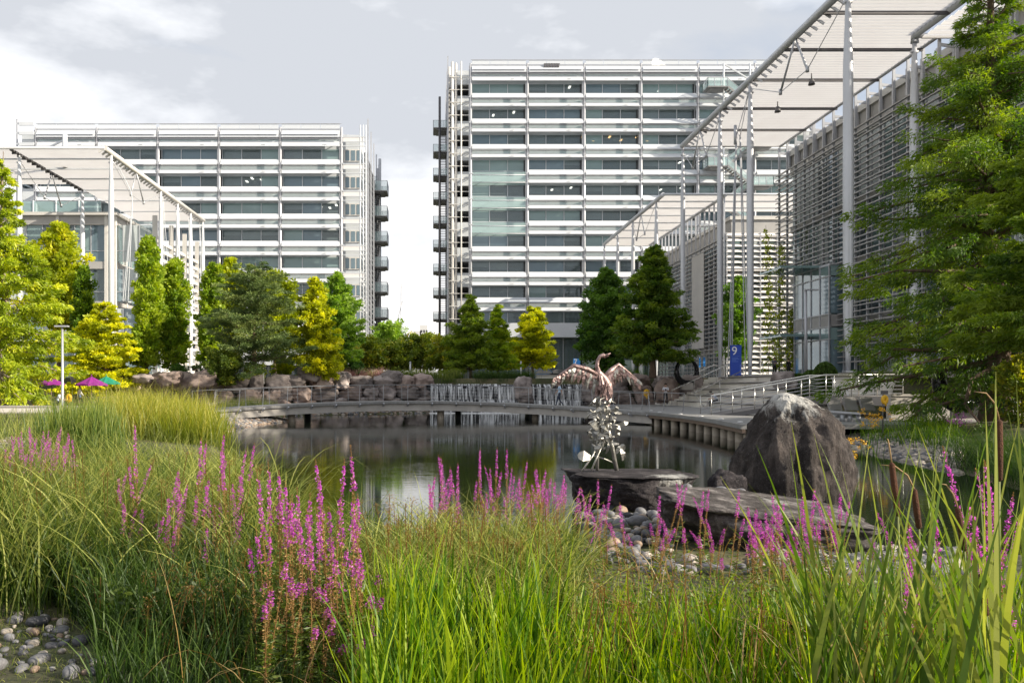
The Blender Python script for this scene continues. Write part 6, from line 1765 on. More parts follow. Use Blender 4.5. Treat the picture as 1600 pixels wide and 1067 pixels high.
def build_trees():
    T = tree
    # left group
    T('tree', 'big yellow-green swamp cypress at the far left edge in front of the plaza', 2, 225, 50, 118, LM['yg'], [(0, .4), (.08, .55), (.16, .92), (.28, 1.0), (.42, .92), (.55, .55), (.7, .25), (1, .05)], 130, 75, (.32, .10), (-.1, .5), clump=.62, flat_r=.6, droop=.45, sag=.14, trunk_r=.3, t0=.08, seed=2, bark='bark_pale', step=.8, ej=.2)
    T('tree', 'bright yellow maple standing against the low glazed block at left', 92, 338, 68, 46, LM['lime'], ROUND, 80, 70, (.30, .24), (.3, .9), clump=.75, flat_r=.8, seed=3, trunk_r=.2, t0=.3)
    T('tree', 'small dark green columnar tree between the maple and the yellow acer', 131, 408, 66, 23, LM['column'], COLUMN, 80, 60, (.28, .18), (.7, 1.2), clump=.5, flat_r=1.1, seed=4, tint=.2, trunk_r=.14)
    T('tree', 'broad golden acer in layered tiers behind the parasols', 163, 462, 61.5, 74, LM['yel'], [(0, .7), (.15, 1.0), (.45, .85), (.75, .5), (1, .08)], 110, 70, (.26, .14), (-.05, .35), clump=.55, flat_r=.38, sag=.1, seed=5, trunk_r=.16, t0=.1, tint=.55)
    T('tree', 'tall dense columnar tree left of the pair in front of the left tower', 231, 362, 64, 31, LM['column'], COLUMN, 150, 65, (.30, .18), (.6, 1.15), clump=.55, flat_r=1.1, seed=6, trunk_r=.18, tint=.75, t0=.08)
    T('tree', 'tall columnar tree right of the pair in front of the left tower', 273, 398, 66, 27, LM['column'], COLUMN, 120, 62, (.30, .18), (.6, 1.15), clump=.55, flat_r=1.1, seed=7, trunk_r=.17, tint=.62, t0=.1)
    T('tree', 'bright columnar tree at the left edge of the dark cedar', 331, 402, 73, 22, LM['column'], COLUMN, 90, 60, (.32, .2), (.6, 1.1), clump=.55, flat_r=1.1, seed=8, trunk_r=.15, tint=.6)
    T('tree', 'yellow-green maple peeping over the left shoulder of the cedar', 362, 393, 78, 27, LM['lime'], ROUND, 60, 60, (.34, .26), (.3, .9), clump=.75, flat_r=.8, seed=9, trunk_r=.16, tint=.3, t0=.3)
    T('tree', 'yellow-green maple glowing behind the crown of the cedar', 430, 420, 78, 44, LM['lime'], ROUND, 70, 60, (.34, .26), (.3, .9), clump=.8, flat_r=.8, seed=10, trunk_r=.18, tint=.2, t0=.25)
    T('tree', 'dark spreading cedar with flat tiers beside the slim white pole', 396, 405, 62, 92, LM['cedar'], [(0, .8), (.2, 1.0), (.5, .82), (.75, .62), (.92, .38), (1, .12)], 88, 95, (.24, .06), (.02, .35), clump=.66, flat_r=.36, seed=11, trunk_r=.24, t0=.2, step=.7, jit=.35, inner=.15, base_z=2.3)
    T('tree', 'golden yellow conifer in the middle of the left bank', 492, 424, 64, 34, LM['yel'], EGG, 110, 62, (.28, .14), (.1, .6), clump=.5, flat_r=.7, droop=.15, seed=12, trunk_r=.15, tint=.45, t0=.1, base_z=2.5)
    T('tree', 'pale green feathery conifer right behind the golden one', 527, 416, 71, 40, LM['mid'], EGG, 110, 60, (.34, .12), (.1, .6), clump=.6, flat_r=.6, droop=.2, seed=13, trunk_r=.15, tint=.75, t0=.08)
    # shrubs along the top of the wall
    T('shrub', 'broad olive shrub with a rounded top left of the cedar trunk', 352, 553, 60.5, 36, LM['rust'], ROUND, 46, 60, (.18, .1), (.2, .9), clump=.4, flat_r=.8, seed=14, trunk_r=.05, t0=.05, tint=.25, base_z=2.3, cat='shrub')
    T('shrub', 'small bright yellow-green shrub at the foot of the cedar', 398, 571, 62, 18, LM['lime'], ROUND, 26, 50, (.16, .12), (.2, .9), clump=.35, flat_r=.8, seed=15, trunk_r=.04, t0=.05, tint=.25, base_z=2.4, cat='shrub')
    T('shrub', 'golden shrub with mottled leaves under the golden conifer', 513, 549, 64, 25, LM['yel'], ROUND, 40, 60, (.17, .12), (.2, .9), clump=.4, flat_r=.8, seed=16, trunk_r=.05, t0=.05, tint=.4, base_z=2.7, cat='shrub')
    T('shrub', 'low dark spiky shrub left of the woman in black', 281, 578, 63, 18, LM['dark'], ROUND, 24, 50, (.3, .05), (.5, 1.1), clump=.35, flat_r=1, seed=17, trunk_r=.03, t0=.05, base_z=2.3, cat='shrub')
    T('shrub', 'low dark mound of leaves right of the woman in black', 322, 583, 63, 16, LM['dark'], ROUND, 20, 50, (.16, .1), (.3, .9), clump=.35, flat_r=.8, seed=18, trunk_r=.03, t0=.05, base_z=2.3, cat='shrub')
    T('shrub', 'yellow shrub between the cedar and the golden conifer', 442, 566, 66, 22, LM['lime'], ROUND, 26, 50, (.18, .14), (.2, .9), clump=.4, flat_r=.8, seed=19, trunk_r=.04, t0=.05, tint=.35, cat='shrub')
    T('shrub', 'dark rounded shrub at the foot of the pale feathery conifer', 552, 572, 70, 22, LM['dark'], ROUND, 26, 50, (.2, .12), (.2, .9), clump=.4, flat_r=.8, seed=20, trunk_r=.04, t0=.05, cat='shrub')
    # trees in the gap
    for k, (u, v, D, hw, m_, tt, lab) in enumerate(((578, 535, 80, 30, 'rust', .45, 'low round-headed tree with turning leaves at the foot of the left tower'), (606, 512, 92, 40, 'mid', .95, 'pale green loose-crowned tree in the gap between the towers'),
                                                    (618, 545, 82, 34, 'rust', .35, 'olive round-headed tree before the pale loose-crowned one'), (657, 530, 84, 38, 'rust', .4, 'olive round-headed tree in the gap, next to the right tower stair'), (697, 540, 80, 34, 'rust', .55, 'round-headed tree with orange tinged top under the spiral stair'))):
        T('tree', lab, u, v, D, hw, LM[m_], [(0, .7), (.3, 1.0), (.7, .95), (1, .35)], 56, 60, (.28, .18), (.2, .8), clump=.7, flat_r=.7, seed=30 + k, trunk_r=.13, t0=.28, tint=tt)
    T('tree', 'mid green conifer at the left corner of the middle tower', 736, 454, 74, 44, LM['cypress'], CONE, 120, 66, (.34, .1), (0, .5), clump=.6, flat_r=.5, droop=.2, seed=40, trunk_r=.16, tint=.85, t0=.12)
    T('tree', 'slimmer green conifer between its darker neighbour and the yellow tree', 778, 470, 77, 30, LM['column'], CONE, 90, 60, (.32, .12), (0, .5), clump=.55, flat_r=.5, droop=.15, seed=41, trunk_r=.15, tint=.7, t0=.14)
    T('tree', 'glowing yellow tree before the lobby of the middle tower', 832, 473, 84, 40, LM['yel'], [(0, .6), (.15, 1.0), (.4, .95), (.7, .6), (1, .1)], 100, 60, (.32, .15), (0, .5), clump=.6, flat_r=.5, seed=42, trunk_r=.17, tint=.45, t0=.2, bark='bark_pale')
    T('tree', 'dark loose tree left of the dark conifer by the steps', 948, 412, 70, 44, LM['dark'], EGG, 120, 70, (.32, .15), (.1, .7), clump=.65, flat_r=.7, seed=43, trunk_r=.2, tint=.75, t0=.1, base_z=2.95)
    T('tree', 'dense dark conifer standing above the rock wall by the steps', 1020, 372, 60, 62, LM['cypress'], [(0, .75), (.12, 1.0), (.35, .95), (.6, .62), (.85, .3), (1, .05)], 190, 80, (.30, .10), (-.05, .5), clump=.55, flat_r=.55, droop=.25, seed=44, trunk_r=.24, tint=.6, t0=.14, base_z=2.95)
    T('tree', 'small green tree growing behind the tie cables of the louvred block', 1153, 425, 84, 30, LM['mid'], ROUND, 60, 60, (.3, .18), (.2, .8), clump=.7, flat_r=.8, seed=45, trunk_r=.12, tint=.35, t0=.2, base_z=2.95)
    # climbers on the louvre screen of the right block
    for k, (D, v) in enumerate(((73.5, 345), (70.5, 370), (68.5, 480))):
        u = VPX + 31.0 / D * F_PX
        T('climbing_plant', ['yellow-green climber on the far end of the louvre screen', 'thin climber in the second bay of the louvre screen', 'short climber low on the louvre screen by the entrance'][k], u, v, D, 9, LM['lime'], [(0, 1), (.5, .9), (1, .4)], 40, 26, (.2, .15), (.3, .9), clump=.4, flat_r=1.2, seed=50 + k, trunk_r=.03, t0=.05, tint=.15, base_z=2.95, cat='climber')
    # big cypress at right and its neighbour
    T('tree', 'huge feathery swamp cypress filling the right side before the louvred block', 1552, -170, 29, 212, LM['cypress'], [(0, .35), (.055, .7), (.13, 1.0), (.22, .93), (.32, .9), (.42, 1.0), (.49, .85), (.56, .55), (.68, .55), (.76, .22), (.9, .18), (1, .05)], 210, 105, (.22, .045), (-.12, .40), clump=.58, flat_r=.66, droop=.5, sag=.16, seed=60, trunk_r=.42, tint=.55, t0=.085, step=.85, jit=.38, inner=.22, tjit=.22, ej=.26)
    T('tree', 'brighter green cypress at the far right edge, nearer than the huge one', 1672, 120, 23, 150, LM['cypress'], [(0, .4), (.12, .8), (.3, 1.0), (.55, .85), (.8, .5), (1, .06)], 110, 170, (.22, .045), (-.1, .45), clump=.5, flat_r=.45, droop=.3, sag=.12, seed=61, trunk_r=.25, tint=.8, t0=.25, step=.75, inner=.3)
    T('shrub', 'shrub with yellowing leaves at the far right edge under the cypress', 1597, 556, 26, 34, LM['rust'], ROUND, 40, 70, (.12, .07), (.2, .9), clump=.3, flat_r=.8, seed=62, trunk_r=.04, t0=.05, tint=.6, cat='shrub')
    # clipped round shrubs
    for k, (u, v, D, hw, lab) in enumerate(((1289, 566, 43, 19, 'tall dome-shaped clipped shrub, rightmost of the clipped group'), (1267, 579, 44, 17, 'clipped round shrub in the middle of the clipped group'), (1247, 584, 45, 18, 'clipped round shrub, leftmost of the clipped group'))):
        c = P(u, v, D); z0 = CZ - (626 - HOR) / F_PX * D; H = c.z - z0; Rr = hw / F_PX * D
        r = thing('clipped_shrub', lab, 'shrub', (c.x, D, z0)); rng = np.random.default_rng(70 + k)
        n = 7000; th = np.arccos(rng.uniform(-.9, 1, n)); ph = rng.uniform(0, 6.283, n); rr = rng.uniform(.93, 1.03, n)
        d = np.stack([np.sin(th) * np.cos(ph), np.sin(th) * np.sin(ph), np.cos(th)], 1)
        Cc = d * rr[:, None] * np.array([Rr, Rr, H / 2]) + np.array([c.x, D, z0 + H / 2]); A = unit(rng.normal(size=(n, 3)) + d)
        V, F = leaf_quads(Cc, A, rng.uniform(.07, .13, n), rng.uniform(.05, .08, n), rng)
        link('foliage', raw_mesh('foliage', V, F, LM['box'], np.clip(rng.normal(.5, .25, n), 0, 1)), r)
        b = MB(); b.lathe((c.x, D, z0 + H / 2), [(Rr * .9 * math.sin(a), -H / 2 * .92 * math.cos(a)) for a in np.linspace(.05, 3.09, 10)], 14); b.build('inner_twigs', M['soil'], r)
build_trees()
# ------------------------------------------------------------------ grasses, reeds, flowers
GM = {
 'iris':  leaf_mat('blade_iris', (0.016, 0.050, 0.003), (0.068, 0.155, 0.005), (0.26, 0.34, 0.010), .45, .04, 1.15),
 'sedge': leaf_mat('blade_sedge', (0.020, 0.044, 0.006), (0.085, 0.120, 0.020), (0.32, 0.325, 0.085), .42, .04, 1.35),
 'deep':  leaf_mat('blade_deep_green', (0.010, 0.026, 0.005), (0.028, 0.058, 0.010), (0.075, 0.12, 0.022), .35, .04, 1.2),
 'reed':  leaf_mat('blade_bright_reed', (0.10, 0.14, 0.010), (0.24, 0.28, 0.018), (0.48, 0.43, 0.09), .5, .06),
 'cat':   leaf_mat('blade_cattail', (0.025, 0.060, 0.010), (0.085, 0.140, 0.020), (0.30, 0.32, 0.07), .42, .05, 1.15),
 'dry':   leaf_mat('blade_dry', (0.12, 0.07, 0.02), (0.26, 0.16, 0.05), (0.45, 0.33, 0.14), .3, .06),
 'seed':  leaf_mat('seed_head', (0.10, 0.05, 0.014), (0.22, 0.12, 0.035), (0.34, 0.21, 0.08), .3, .03),
 'pinkgrass': leaf_mat('grass_plume_pink', (0.22, 0.11, 0.10), (0.42, 0.22, 0.22), (0.5, 0.34, 0.28), .4, .03),
 'leaf':  leaf_mat('leaf_loosestrife', (0.03, 0.055, 0.010), (0.08, 0.125, 0.02), (0.20, 0.24, 0.04), .45, .06),
}
M['magenta'] = leaf_mat('petal_magenta', (0.22, 0.03, 0.24), (0.50, 0.10, 0.46), (0.82, 0.30, 0.70), .45, .02)
M['ls_stem'] = leaf_mat('stem_loosestrife', (0.16, 0.075, 0.03), (0.32, 0.19, 0.07), (0.46, 0.33, 0.14), .2, .03)
M['catbrown'] = mat('cattail_brown', (0.085, 0.032, 0.014), .95, 0, .3, 60, .5, 200)
M['catstalk'] = mat('cattail_stalk', (0.18, 0.20, 0.06), .7, 0, .2, 5)
M['cattip'] = mat('cattail_dry_tip', (0.36, 0.23, 0.11), .8, 0, .2, 8)

def field(pts, rng, h, lean=(.05, .25), bend=(.2, .9), w=(.006, .012), tint=(.5, .2), segs=5, pw=1.8, az=None, tipt=.1):
    n = len(pts)
    return blades(pts, rng.uniform(h[0], h[1], n) * np.clip(rng.normal(1, .12, n), .6, 1.3), rng.uniform(0, 6.283, n) if az is None else rng.normal(az[0], az[1], n),
                  rng.uniform(*lean, n), rng.uniform(*bend, n), rng.uniform(*w, n), np.clip(rng.normal(tint[0], tint[1], n), 0, 1), rng, segs, pw, tipt=tipt)

def tufts(cent, k, spread, rng):
    P0 = np.repeat(cent, k, 0); P0[:, :2] += rng.normal(0, spread, (len(P0), 2)); return P0

def seed_heads(tops, rng, n=34, r=.05):
    "loose brown umbels: short spikelets round each tip"
    m_ = len(tops); d = unit(rng.normal(size=(m_, n, 3)) + np.array([0, 0, .35])); C = tops[:, None, :] + d * (r * rng.uniform(.25, 1.25, (m_, n, 1)))
    C[..., 2] -= .012
    C = C.reshape(-1, 3); A = unit(d.reshape(-1, 3) + rng.normal(0, .3, (m_ * n, 3)))
    V, F = leaf_quads(C, A, rng.uniform(.012, .026, m_ * n), rng.uniform(.003, .006, m_ * n), rng)
    return V, F, np.clip(rng.normal(.5, .25, m_ * n), 0, 1)

def bare_corner(p):
    u = p[:, 0] / p[:, 1] * F_PX + VPX
    return p[~((u < 205 - (p[:, 1] - 4.6) * 75) & (p[:, 1] < 6.2))]

def build_grasses():
    rng = np.random.default_rng(77)
    # --- near right and centre: stiff bright iris blades
    c = scatter_uv(240, 575, 860, 2.9, 5.0, rng)
    parts = [field(tufts(c, 6, .045, rng), rng, (.34, .86), (.0, .24), (.05, .7), (.012, .026), (np.repeat(np.clip(rng.normal(.44, .34, len(c)), 0, 1), 6), .14), 6, 2.4, tipt=.2)]
    c = scatter_uv(420, 830, 1340, 2.9, 4.9, rng)
    parts.append(field(tufts(c, 6, .045, rng), rng, (.28, .60), (.0, .24), (.05, .7), (.012, .024), (np.repeat(np.clip(rng.normal(.44, .34, len(c)), 0, 1), 6), .14), 6, 2.4, tipt=.2))
    parts.append(field(scatter_uv(1700, 570, 1340, 2.9, 5.0, rng), rng, (.3, .62), (.0, .45), (.2, 2.0), (.004, .009), (.35, .25), 6, 1.8))
    parts.append(field(scatter_uv(1100, 570, 680, 3.4, 5.0, rng), rng, (.30, .62), (.0, .2), (.1, .7), (.008, .015), (.45, .2)))
    parts.append(field(scatter_uv(1600, 1280, 1640, 2.6, 4.6, rng), rng, (.4, .9), (.0, .2), (.1, .7), (.009, .017), (.5, .22)))
    parts.append(field(scatter_uv(1100, 820, 1330, 5.0, 6.3, rng), rng, (.12, .30), (.0, .25), (.1, .8), (.006, .011), (.62, .2)))
    stuff_mesh('iris_leaves', 'stiff bright green iris blades filling the near bank', parts, GM['iris'])
    # --- big mass of arching sedge
    def tt(c, k, m_, s): return (np.repeat(rng.normal(m_, s, len(c)), k), .13)
    parts = []
    c = scatter_uv(250, -60, 430, 6.0, 10.5, rng); parts.append(field(tufts(c, 32, .13, rng), rng, (.75, 1.4), (.03, .4), (.8, 2.4), (.006, .012), tt(c, 32, .42, .26), 6, 1.7))
    c = scatter_uv(150, 380, 700, 5.2, 8.5, rng); parts.append(field(tufts(c, 32, .12, rng), rng, (.42, .88), (.03, .45), (.8, 2.5), (.006, .011), tt(c, 32, .5, .26), 6, 1.7))
    c = scatter_uv(90, 600, 900, 5.0, 7.6, rng); parts.append(field(tufts(c, 32, .11, rng), rng, (.50, 1.0), (.03, .45), (.8, 2.5), (.006, .011), tt(c, 32, .55, .26), 6, 1.7))
    c = scatter_uv(420, -60, 470, 5.6, 11, rng); parts.append(field(c, rng, (1.1, 1.65), (.05, .4), (1.3, 2.7), (.009, .016), (.85, .15), 8, 1.7))
    c = scatter_uv(160, 560, 900, 4.8, 7.5, rng); parts.append(field(c, rng, (.7, 1.15), (.05, .4), (1.3, 2.7), (.008, .014), (.8, .15), 8, 1.7))
    stuff_mesh('sedge', 'arching grey-green sedge along the near bank', parts, GM['sedge'])
    parts = []
    c = scatter_uv(150, -60, 380, 9.5, 17, rng); parts.append(field(tufts(c, 34, .17, rng), rng, (.6, 1.3), (.03, .4), (.6, 2.2), (.008, .014), tt(c, 34, .5, .32), 5, 1.7))
    stuff_mesh('sedge', 'paler sedge further back on the left bank', parts, GM['sedge'])
    # --- dark understorey
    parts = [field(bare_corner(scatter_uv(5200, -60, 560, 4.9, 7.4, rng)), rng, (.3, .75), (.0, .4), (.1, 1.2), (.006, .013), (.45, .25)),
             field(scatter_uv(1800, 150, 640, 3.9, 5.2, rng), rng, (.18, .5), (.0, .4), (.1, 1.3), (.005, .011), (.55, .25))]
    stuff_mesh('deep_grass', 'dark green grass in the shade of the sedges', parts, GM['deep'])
    parts = [field(scatter_uv(1500, -80, 330, 4.4, 6.0, rng), rng, (.03, .10), (.0, .7), (.1, 1.3), (.003, .006), (.5, .25), 3)]
    stuff_mesh('turf', 'short thin grass on the bare corner at near left', parts, GM['sedge'])
    # dry blades
    parts = [field(bare_corner(scatter_uv(620, 0, 1400, 3.2, 7.5, rng)), rng, (.4, .8), (.1, .6), (.6, 2.2), (.004, .009), (.5, .25), 6),
             field(scatter_uv(200, 1150, 1640, 2.6, 4.2, rng), rng, (.5, 1.1), (.05, .5), (.4, 1.8), (.006, .011), (.6, .25), 6)]
    stuff_mesh('dry_blades', 'dry straw-coloured blades scattered through the near grass', parts, GM['dry'])
    # seed heads with their stems
    def heads(n, u0, u1, d0, d1, v0, v1, k=34, r=.05):
        d = rng.uniform(d0, d1, n); u = rng.uniform(u0, u1, n); v = rng.uniform(v0, v1, n)
        return np.stack([(u - VPX) / F_PX * d, d, CZ - (v - HOR) / F_PX * d], 1)
    tops = np.concatenate([heads(70, 220, 480, 4.6, 5.6, 880, 1010), heads(95, 600, 880, 5.2, 7.2, 770, 880), heads(60, 330, 640, 5.4, 7.5, 780, 880), heads(150, 0, 430, 6.5, 11, 705, 810), heads(16, 1330, 1560, 3.0, 3.8, 960, 1010), heads(60, 850, 1330, 3.6, 5.2, 890, 1010)])
    base = tops.copy(); base[:, 0] += rng.normal(0, .08, len(base)); base[:, 1] += rng.normal(0, .05, len(base)); base[:, 2] = ground_z(base[:, 0], base[:, 1])
    st = []
    sd = np.array([.0025, 0, 0])
    V = np.stack([base - sd, base + sd, tops + sd, tops - sd], 1).reshape(-1, 3); F = np.arange(4 * len(tops)).reshape(-1, 4)
    stuff_mesh('sedge_seed_heads', 'loose brown sedge seed heads above the near grass', [seed_heads(tops, rng), (V, F, np.full(len(tops), .3))], GM['seed'])
    # --- mid distance beds
    c = scatter_uv(170, 165, 335, 27, 36, rng); c = c[c[:, 0] < -7.6]
    stuff_mesh('reed_bed', 'sunlit yellow-green reeds on the left shore by the gravel spit', [field(tufts(c, 46, .35, rng), rng, (.8, 1.95), (.0, .26), (.1, 1.2), (.012, .026), tt(c, 46, .5, .3), 4, 1.6)], GM['reed'])
    c = scatter_uv(120, 240, 345, 27, 34, rng); c = c[c[:, 0] < -7.6]
    stuff_mesh('reed_bed', 'greener reeds at the water edge in front of the yellow ones', [field(tufts(c, 30, .3, rng), rng, (.7, 1.25), (.0, .25), (.1, .9), (.012, .022), (.3, .2), 4, 1.6)], GM['reed'])
    c = scatter_uv(60, 80, 165, 19.5, 24, rng)
    stuff_mesh('bulrush_bed', 'dark green upright bulrush leaves left of the yellow reeds', [field(tufts(c, 40, .25, rng), rng, (1.0, 1.55), (.0, .22), (.05, .5), (.014, .024), (.45, .22), 4)], GM['cat'])
    c = scatter_uv(90, -40, 200, 24, 40, rng)
    stuff_mesh('meadow_grass', 'loose grass between the plaza wall and the bulrushes', [field(tufts(c, 26, .4, rng), rng, (.3, .8), (.0, .4), (.2, 1.2), (.012, .02), (.55, .25), 4)], GM['sedge'])
    # right bank
    c = scatter_uv(100, 1330, 1480, 21, 29, rng); c = c[lake_sd(c[:, 0], c[:, 1]) > .9]
    stuff_mesh('bank_grass', 'green grass on the right bank above the pebbles', [field(tufts(c, 34, .3, rng), rng, (.3, .75), (.0, .35), (.2, 1.2), (.010, .018), (.45, .22), 4)], GM['iris'])
    c = scatter_uv(120, 1455, 1680, 14.5, 21, rng); c = c[lake_sd(c[:, 0], c[:, 1]) > .1]
    stuff_mesh('bank_sedge', 'dark arching sedge hanging over the water at right', [field(tufts(c, 46, .28, rng), rng, (.7, 1.2), (.03, .45), (.7, 1.9), (.008, .014), (.5, .22), 5)], GM['deep'])
    # on top of the rock wall
    def top_bed(u0, u1, d0, d1, n, k, h, m_, name, lab, ti=.5, wd=(.012, .025)):
        d = rng.uniform(d0, d1, n); x = (rng.uniform(u0, u1, n) - VPX) / F_PX * d; c_ = np.stack([x, d, np.maximum(ground_z(x, d), 2.6) - .02], 1)
        stuff_mesh(name, lab, [field(tufts(c_, k, .3, rng), rng, h, (.0, .3), (.2, 1.3), wd, (ti, .22), 4)], m_)
    top_bed(520, 600, 68.5, 72, 60, 40, (.5, 1.1), GM['pinkgrass'], 'plume_grass', 'pinkish plume grass on top of the rock wall right of the golden conifer')
    top_bed(560, 720, 69.3, 73, 120, 44, (.5, 1.0), GM['sedge'], 'wall_top_grass', 'dull green grass along the top of the rock wall above the footbridge', .45)
    top_bed(436, 530, 66.5, 68, 80, 40, (.15, .35), GM['iris'], 'lawn_strip', 'bright grass strip on top of the wall under the golden conifer', .6)
    top_bed(745, 830, 69.5, 71.5, 60, 44, (.5, .9), GM['deep'], 'wall_top_grass', 'dark grass tufts above the wide waterfall', .6)
    top_bed(915, 1000, 66.5, 69, 60, 40, (.6, 1.1), GM['iris'], 'wall_top_grass', 'green plants above the rock wall behind the bird wings', .3)
    top_bed(180, 330, 62.5, 66, 60, 30, (.1, .3), GM['dry'], 'dry_grass', 'dry straw-coloured grass on the slope under the columnar trees', .6)
    d = rng.uniform(52, 58, 40); x = (rng.uniform(345, 420, 40) - VPX) / F_PX * d; c_ = np.stack([x, d, np.full(40, .35)], 1)
    stuff_mesh('shore_rushes', 'grey-green rushes behind the left end of the footbridge', [field(tufts(c_, 46, .35, rng), rng, (.7, 1.2), (0, .2), (.1, .7), (.012, .02), (.45, .2), 4)], GM['sedge'])
    # low leafy plants (dark) under the sedges at left
    n = 9000; p = bare_corner(scatter_uv(n, -60, 480, 5.0, 6.8, rng)); p[:, 2] += rng.uniform(.02, .5, len(p)) ** 1.3
    A = unit(rng.normal(size=(len(p), 3)) + np.array([0, -.3, .4])); V, F = leaf_quads(p, A, rng.uniform(.04, .09, len(p)), rng.uniform(.015, .03, len(p)), rng)
    n2 = 6000; p2 = scatter_uv(n2, 820, 1500, 5.0, 6.6, rng); p2[:, 2] += rng.uniform(.0, .26, len(p2)); A2 = unit(rng.normal(size=(len(p2), 3)) + np.array([0, 0, .4])); V2, F2 = leaf_quads(p2, A2, rng.uniform(.025, .06, len(p2)), rng.uniform(.01, .02, len(p2)), rng)
    stuff_mesh('leafy_undergrowth', 'small leafy weeds under the taller near plants', [(V, F, np.clip(rng.normal(.35, .2, len(p)), 0, 1)), (V2, F2, np.clip(rng.normal(.75, .2, len(p2)), 0, 1))], GM['leaf'])

# ------------------------------------------------------------------ purple loosestrife: every stem a plant of its own
def loosestrife_proto(seed, bloom=(.60, .98), leafy=.35, side=0):
    rng = np.random.default_rng(seed)
    root = bpy.data.objects.new('loosestrife', None)
    bx, by = rng.normal(0, .05, 2)
    def ax(t): return np.array([bx * t * t, by * t * t, t])
    b = MB(); b.tube([ax(t) for t in np.linspace(0, 1, 9)], [.0042 - .0031 * i / 8 for i in range(9)], 5, cap=False)
    parts = [(np.array(b.V), np.array(b.F), np.full(len(b.F), .4))]
    # spent brown seed capsules below the bloom
    n = 170; t = rng.uniform(.36, bloom[0] + .05, n); C = np.array([ax(q) for q in t]); d = unit(np.stack([rng.normal(size=n), rng.normal(size=n), rng.normal(.5, .3, n)], 1)); C = C + d * .008
    V, F = leaf_quads(C, d, rng.uniform(.010, .018, n), rng.uniform(.004, .008, n), rng); parts.append((V, F, np.clip(rng.normal(.55, .25, n), 0, 1)))
    n = 40; t = rng.uniform(bloom[1] - .03, 1.0, n); C = np.array([ax(q) for q in t]); d = unit(rng.normal(size=(n, 3))); V, F = leaf_quads(C + d * .003, d, np.full(n, .008), np.full(n, .004), rng); parts.append((V, F, np.full(n, .35)))
    V, F, T = merge(parts); stem = (raw_mesh('stem', V, F, M['ls_stem'], T))
    # leaves
    n = int(70 * leafy) + 14; t = rng.uniform(.05, .52, n) if leafy < .6 else rng.uniform(.04, .62, n)
    a = rng.uniform(0, 6.283, n); dh = np.stack([np.cos(a), np.sin(a), rng.uniform(-.1, .8, n)], 1); dh = unit(dh); Lf = rng.uniform(.04, .09, n) * (1.2 - t)
    C = np.array([ax(q) for q in t]) + dh * Lf[:, None] * .5; V, F = leaf_quads(C, dh, Lf, Lf * .24, rng, .5); leaves = raw_mesh('leaves', V, F, GM['leaf'], np.clip(rng.normal(.6, .2, n), 0, 1))
    # flowers in whorls
    t0, t1 = bloom; whorls = int((t1 - t0) / .011); Cs, As, Ts = [], [], []
    gap = rng.uniform(0, 1)
    for i in range(whorls):
        tt = t0 + (t1 - t0) * i / whorls
        thin = math.sin(i * .9 + gap * 6) < -.72
        rr = (.018 - .011 * (i / whorls)) * rng.uniform(.75, 1.25)
        for k in range(2 if thin else 7):
            an = rng.uniform(0, 6.283); dd = np.array([math.cos(an), math.sin(an), rng.normal(.25, .3)])
            Cs.append(ax(tt) + dd * rr * rng.uniform(.5, 1.1) + np.array([0, 0, rng.normal(0, .004)])); As.append(dd + rng.normal(0, .5, 3)); Ts.append(rng.normal(.55, .22))
    Cs, As = np.array(Cs), unit(np.array(As)); n = len(Cs); V, F = leaf_quads(Cs, As, rng.uniform(.011, .019, n), rng.uniform(.007, .012, n), rng)
    bloom_me = raw_mesh('flower_spike', V, F, M['magenta'], np.clip(np.array(Ts), 0, 1))
    return stem, leaves, bloom_me

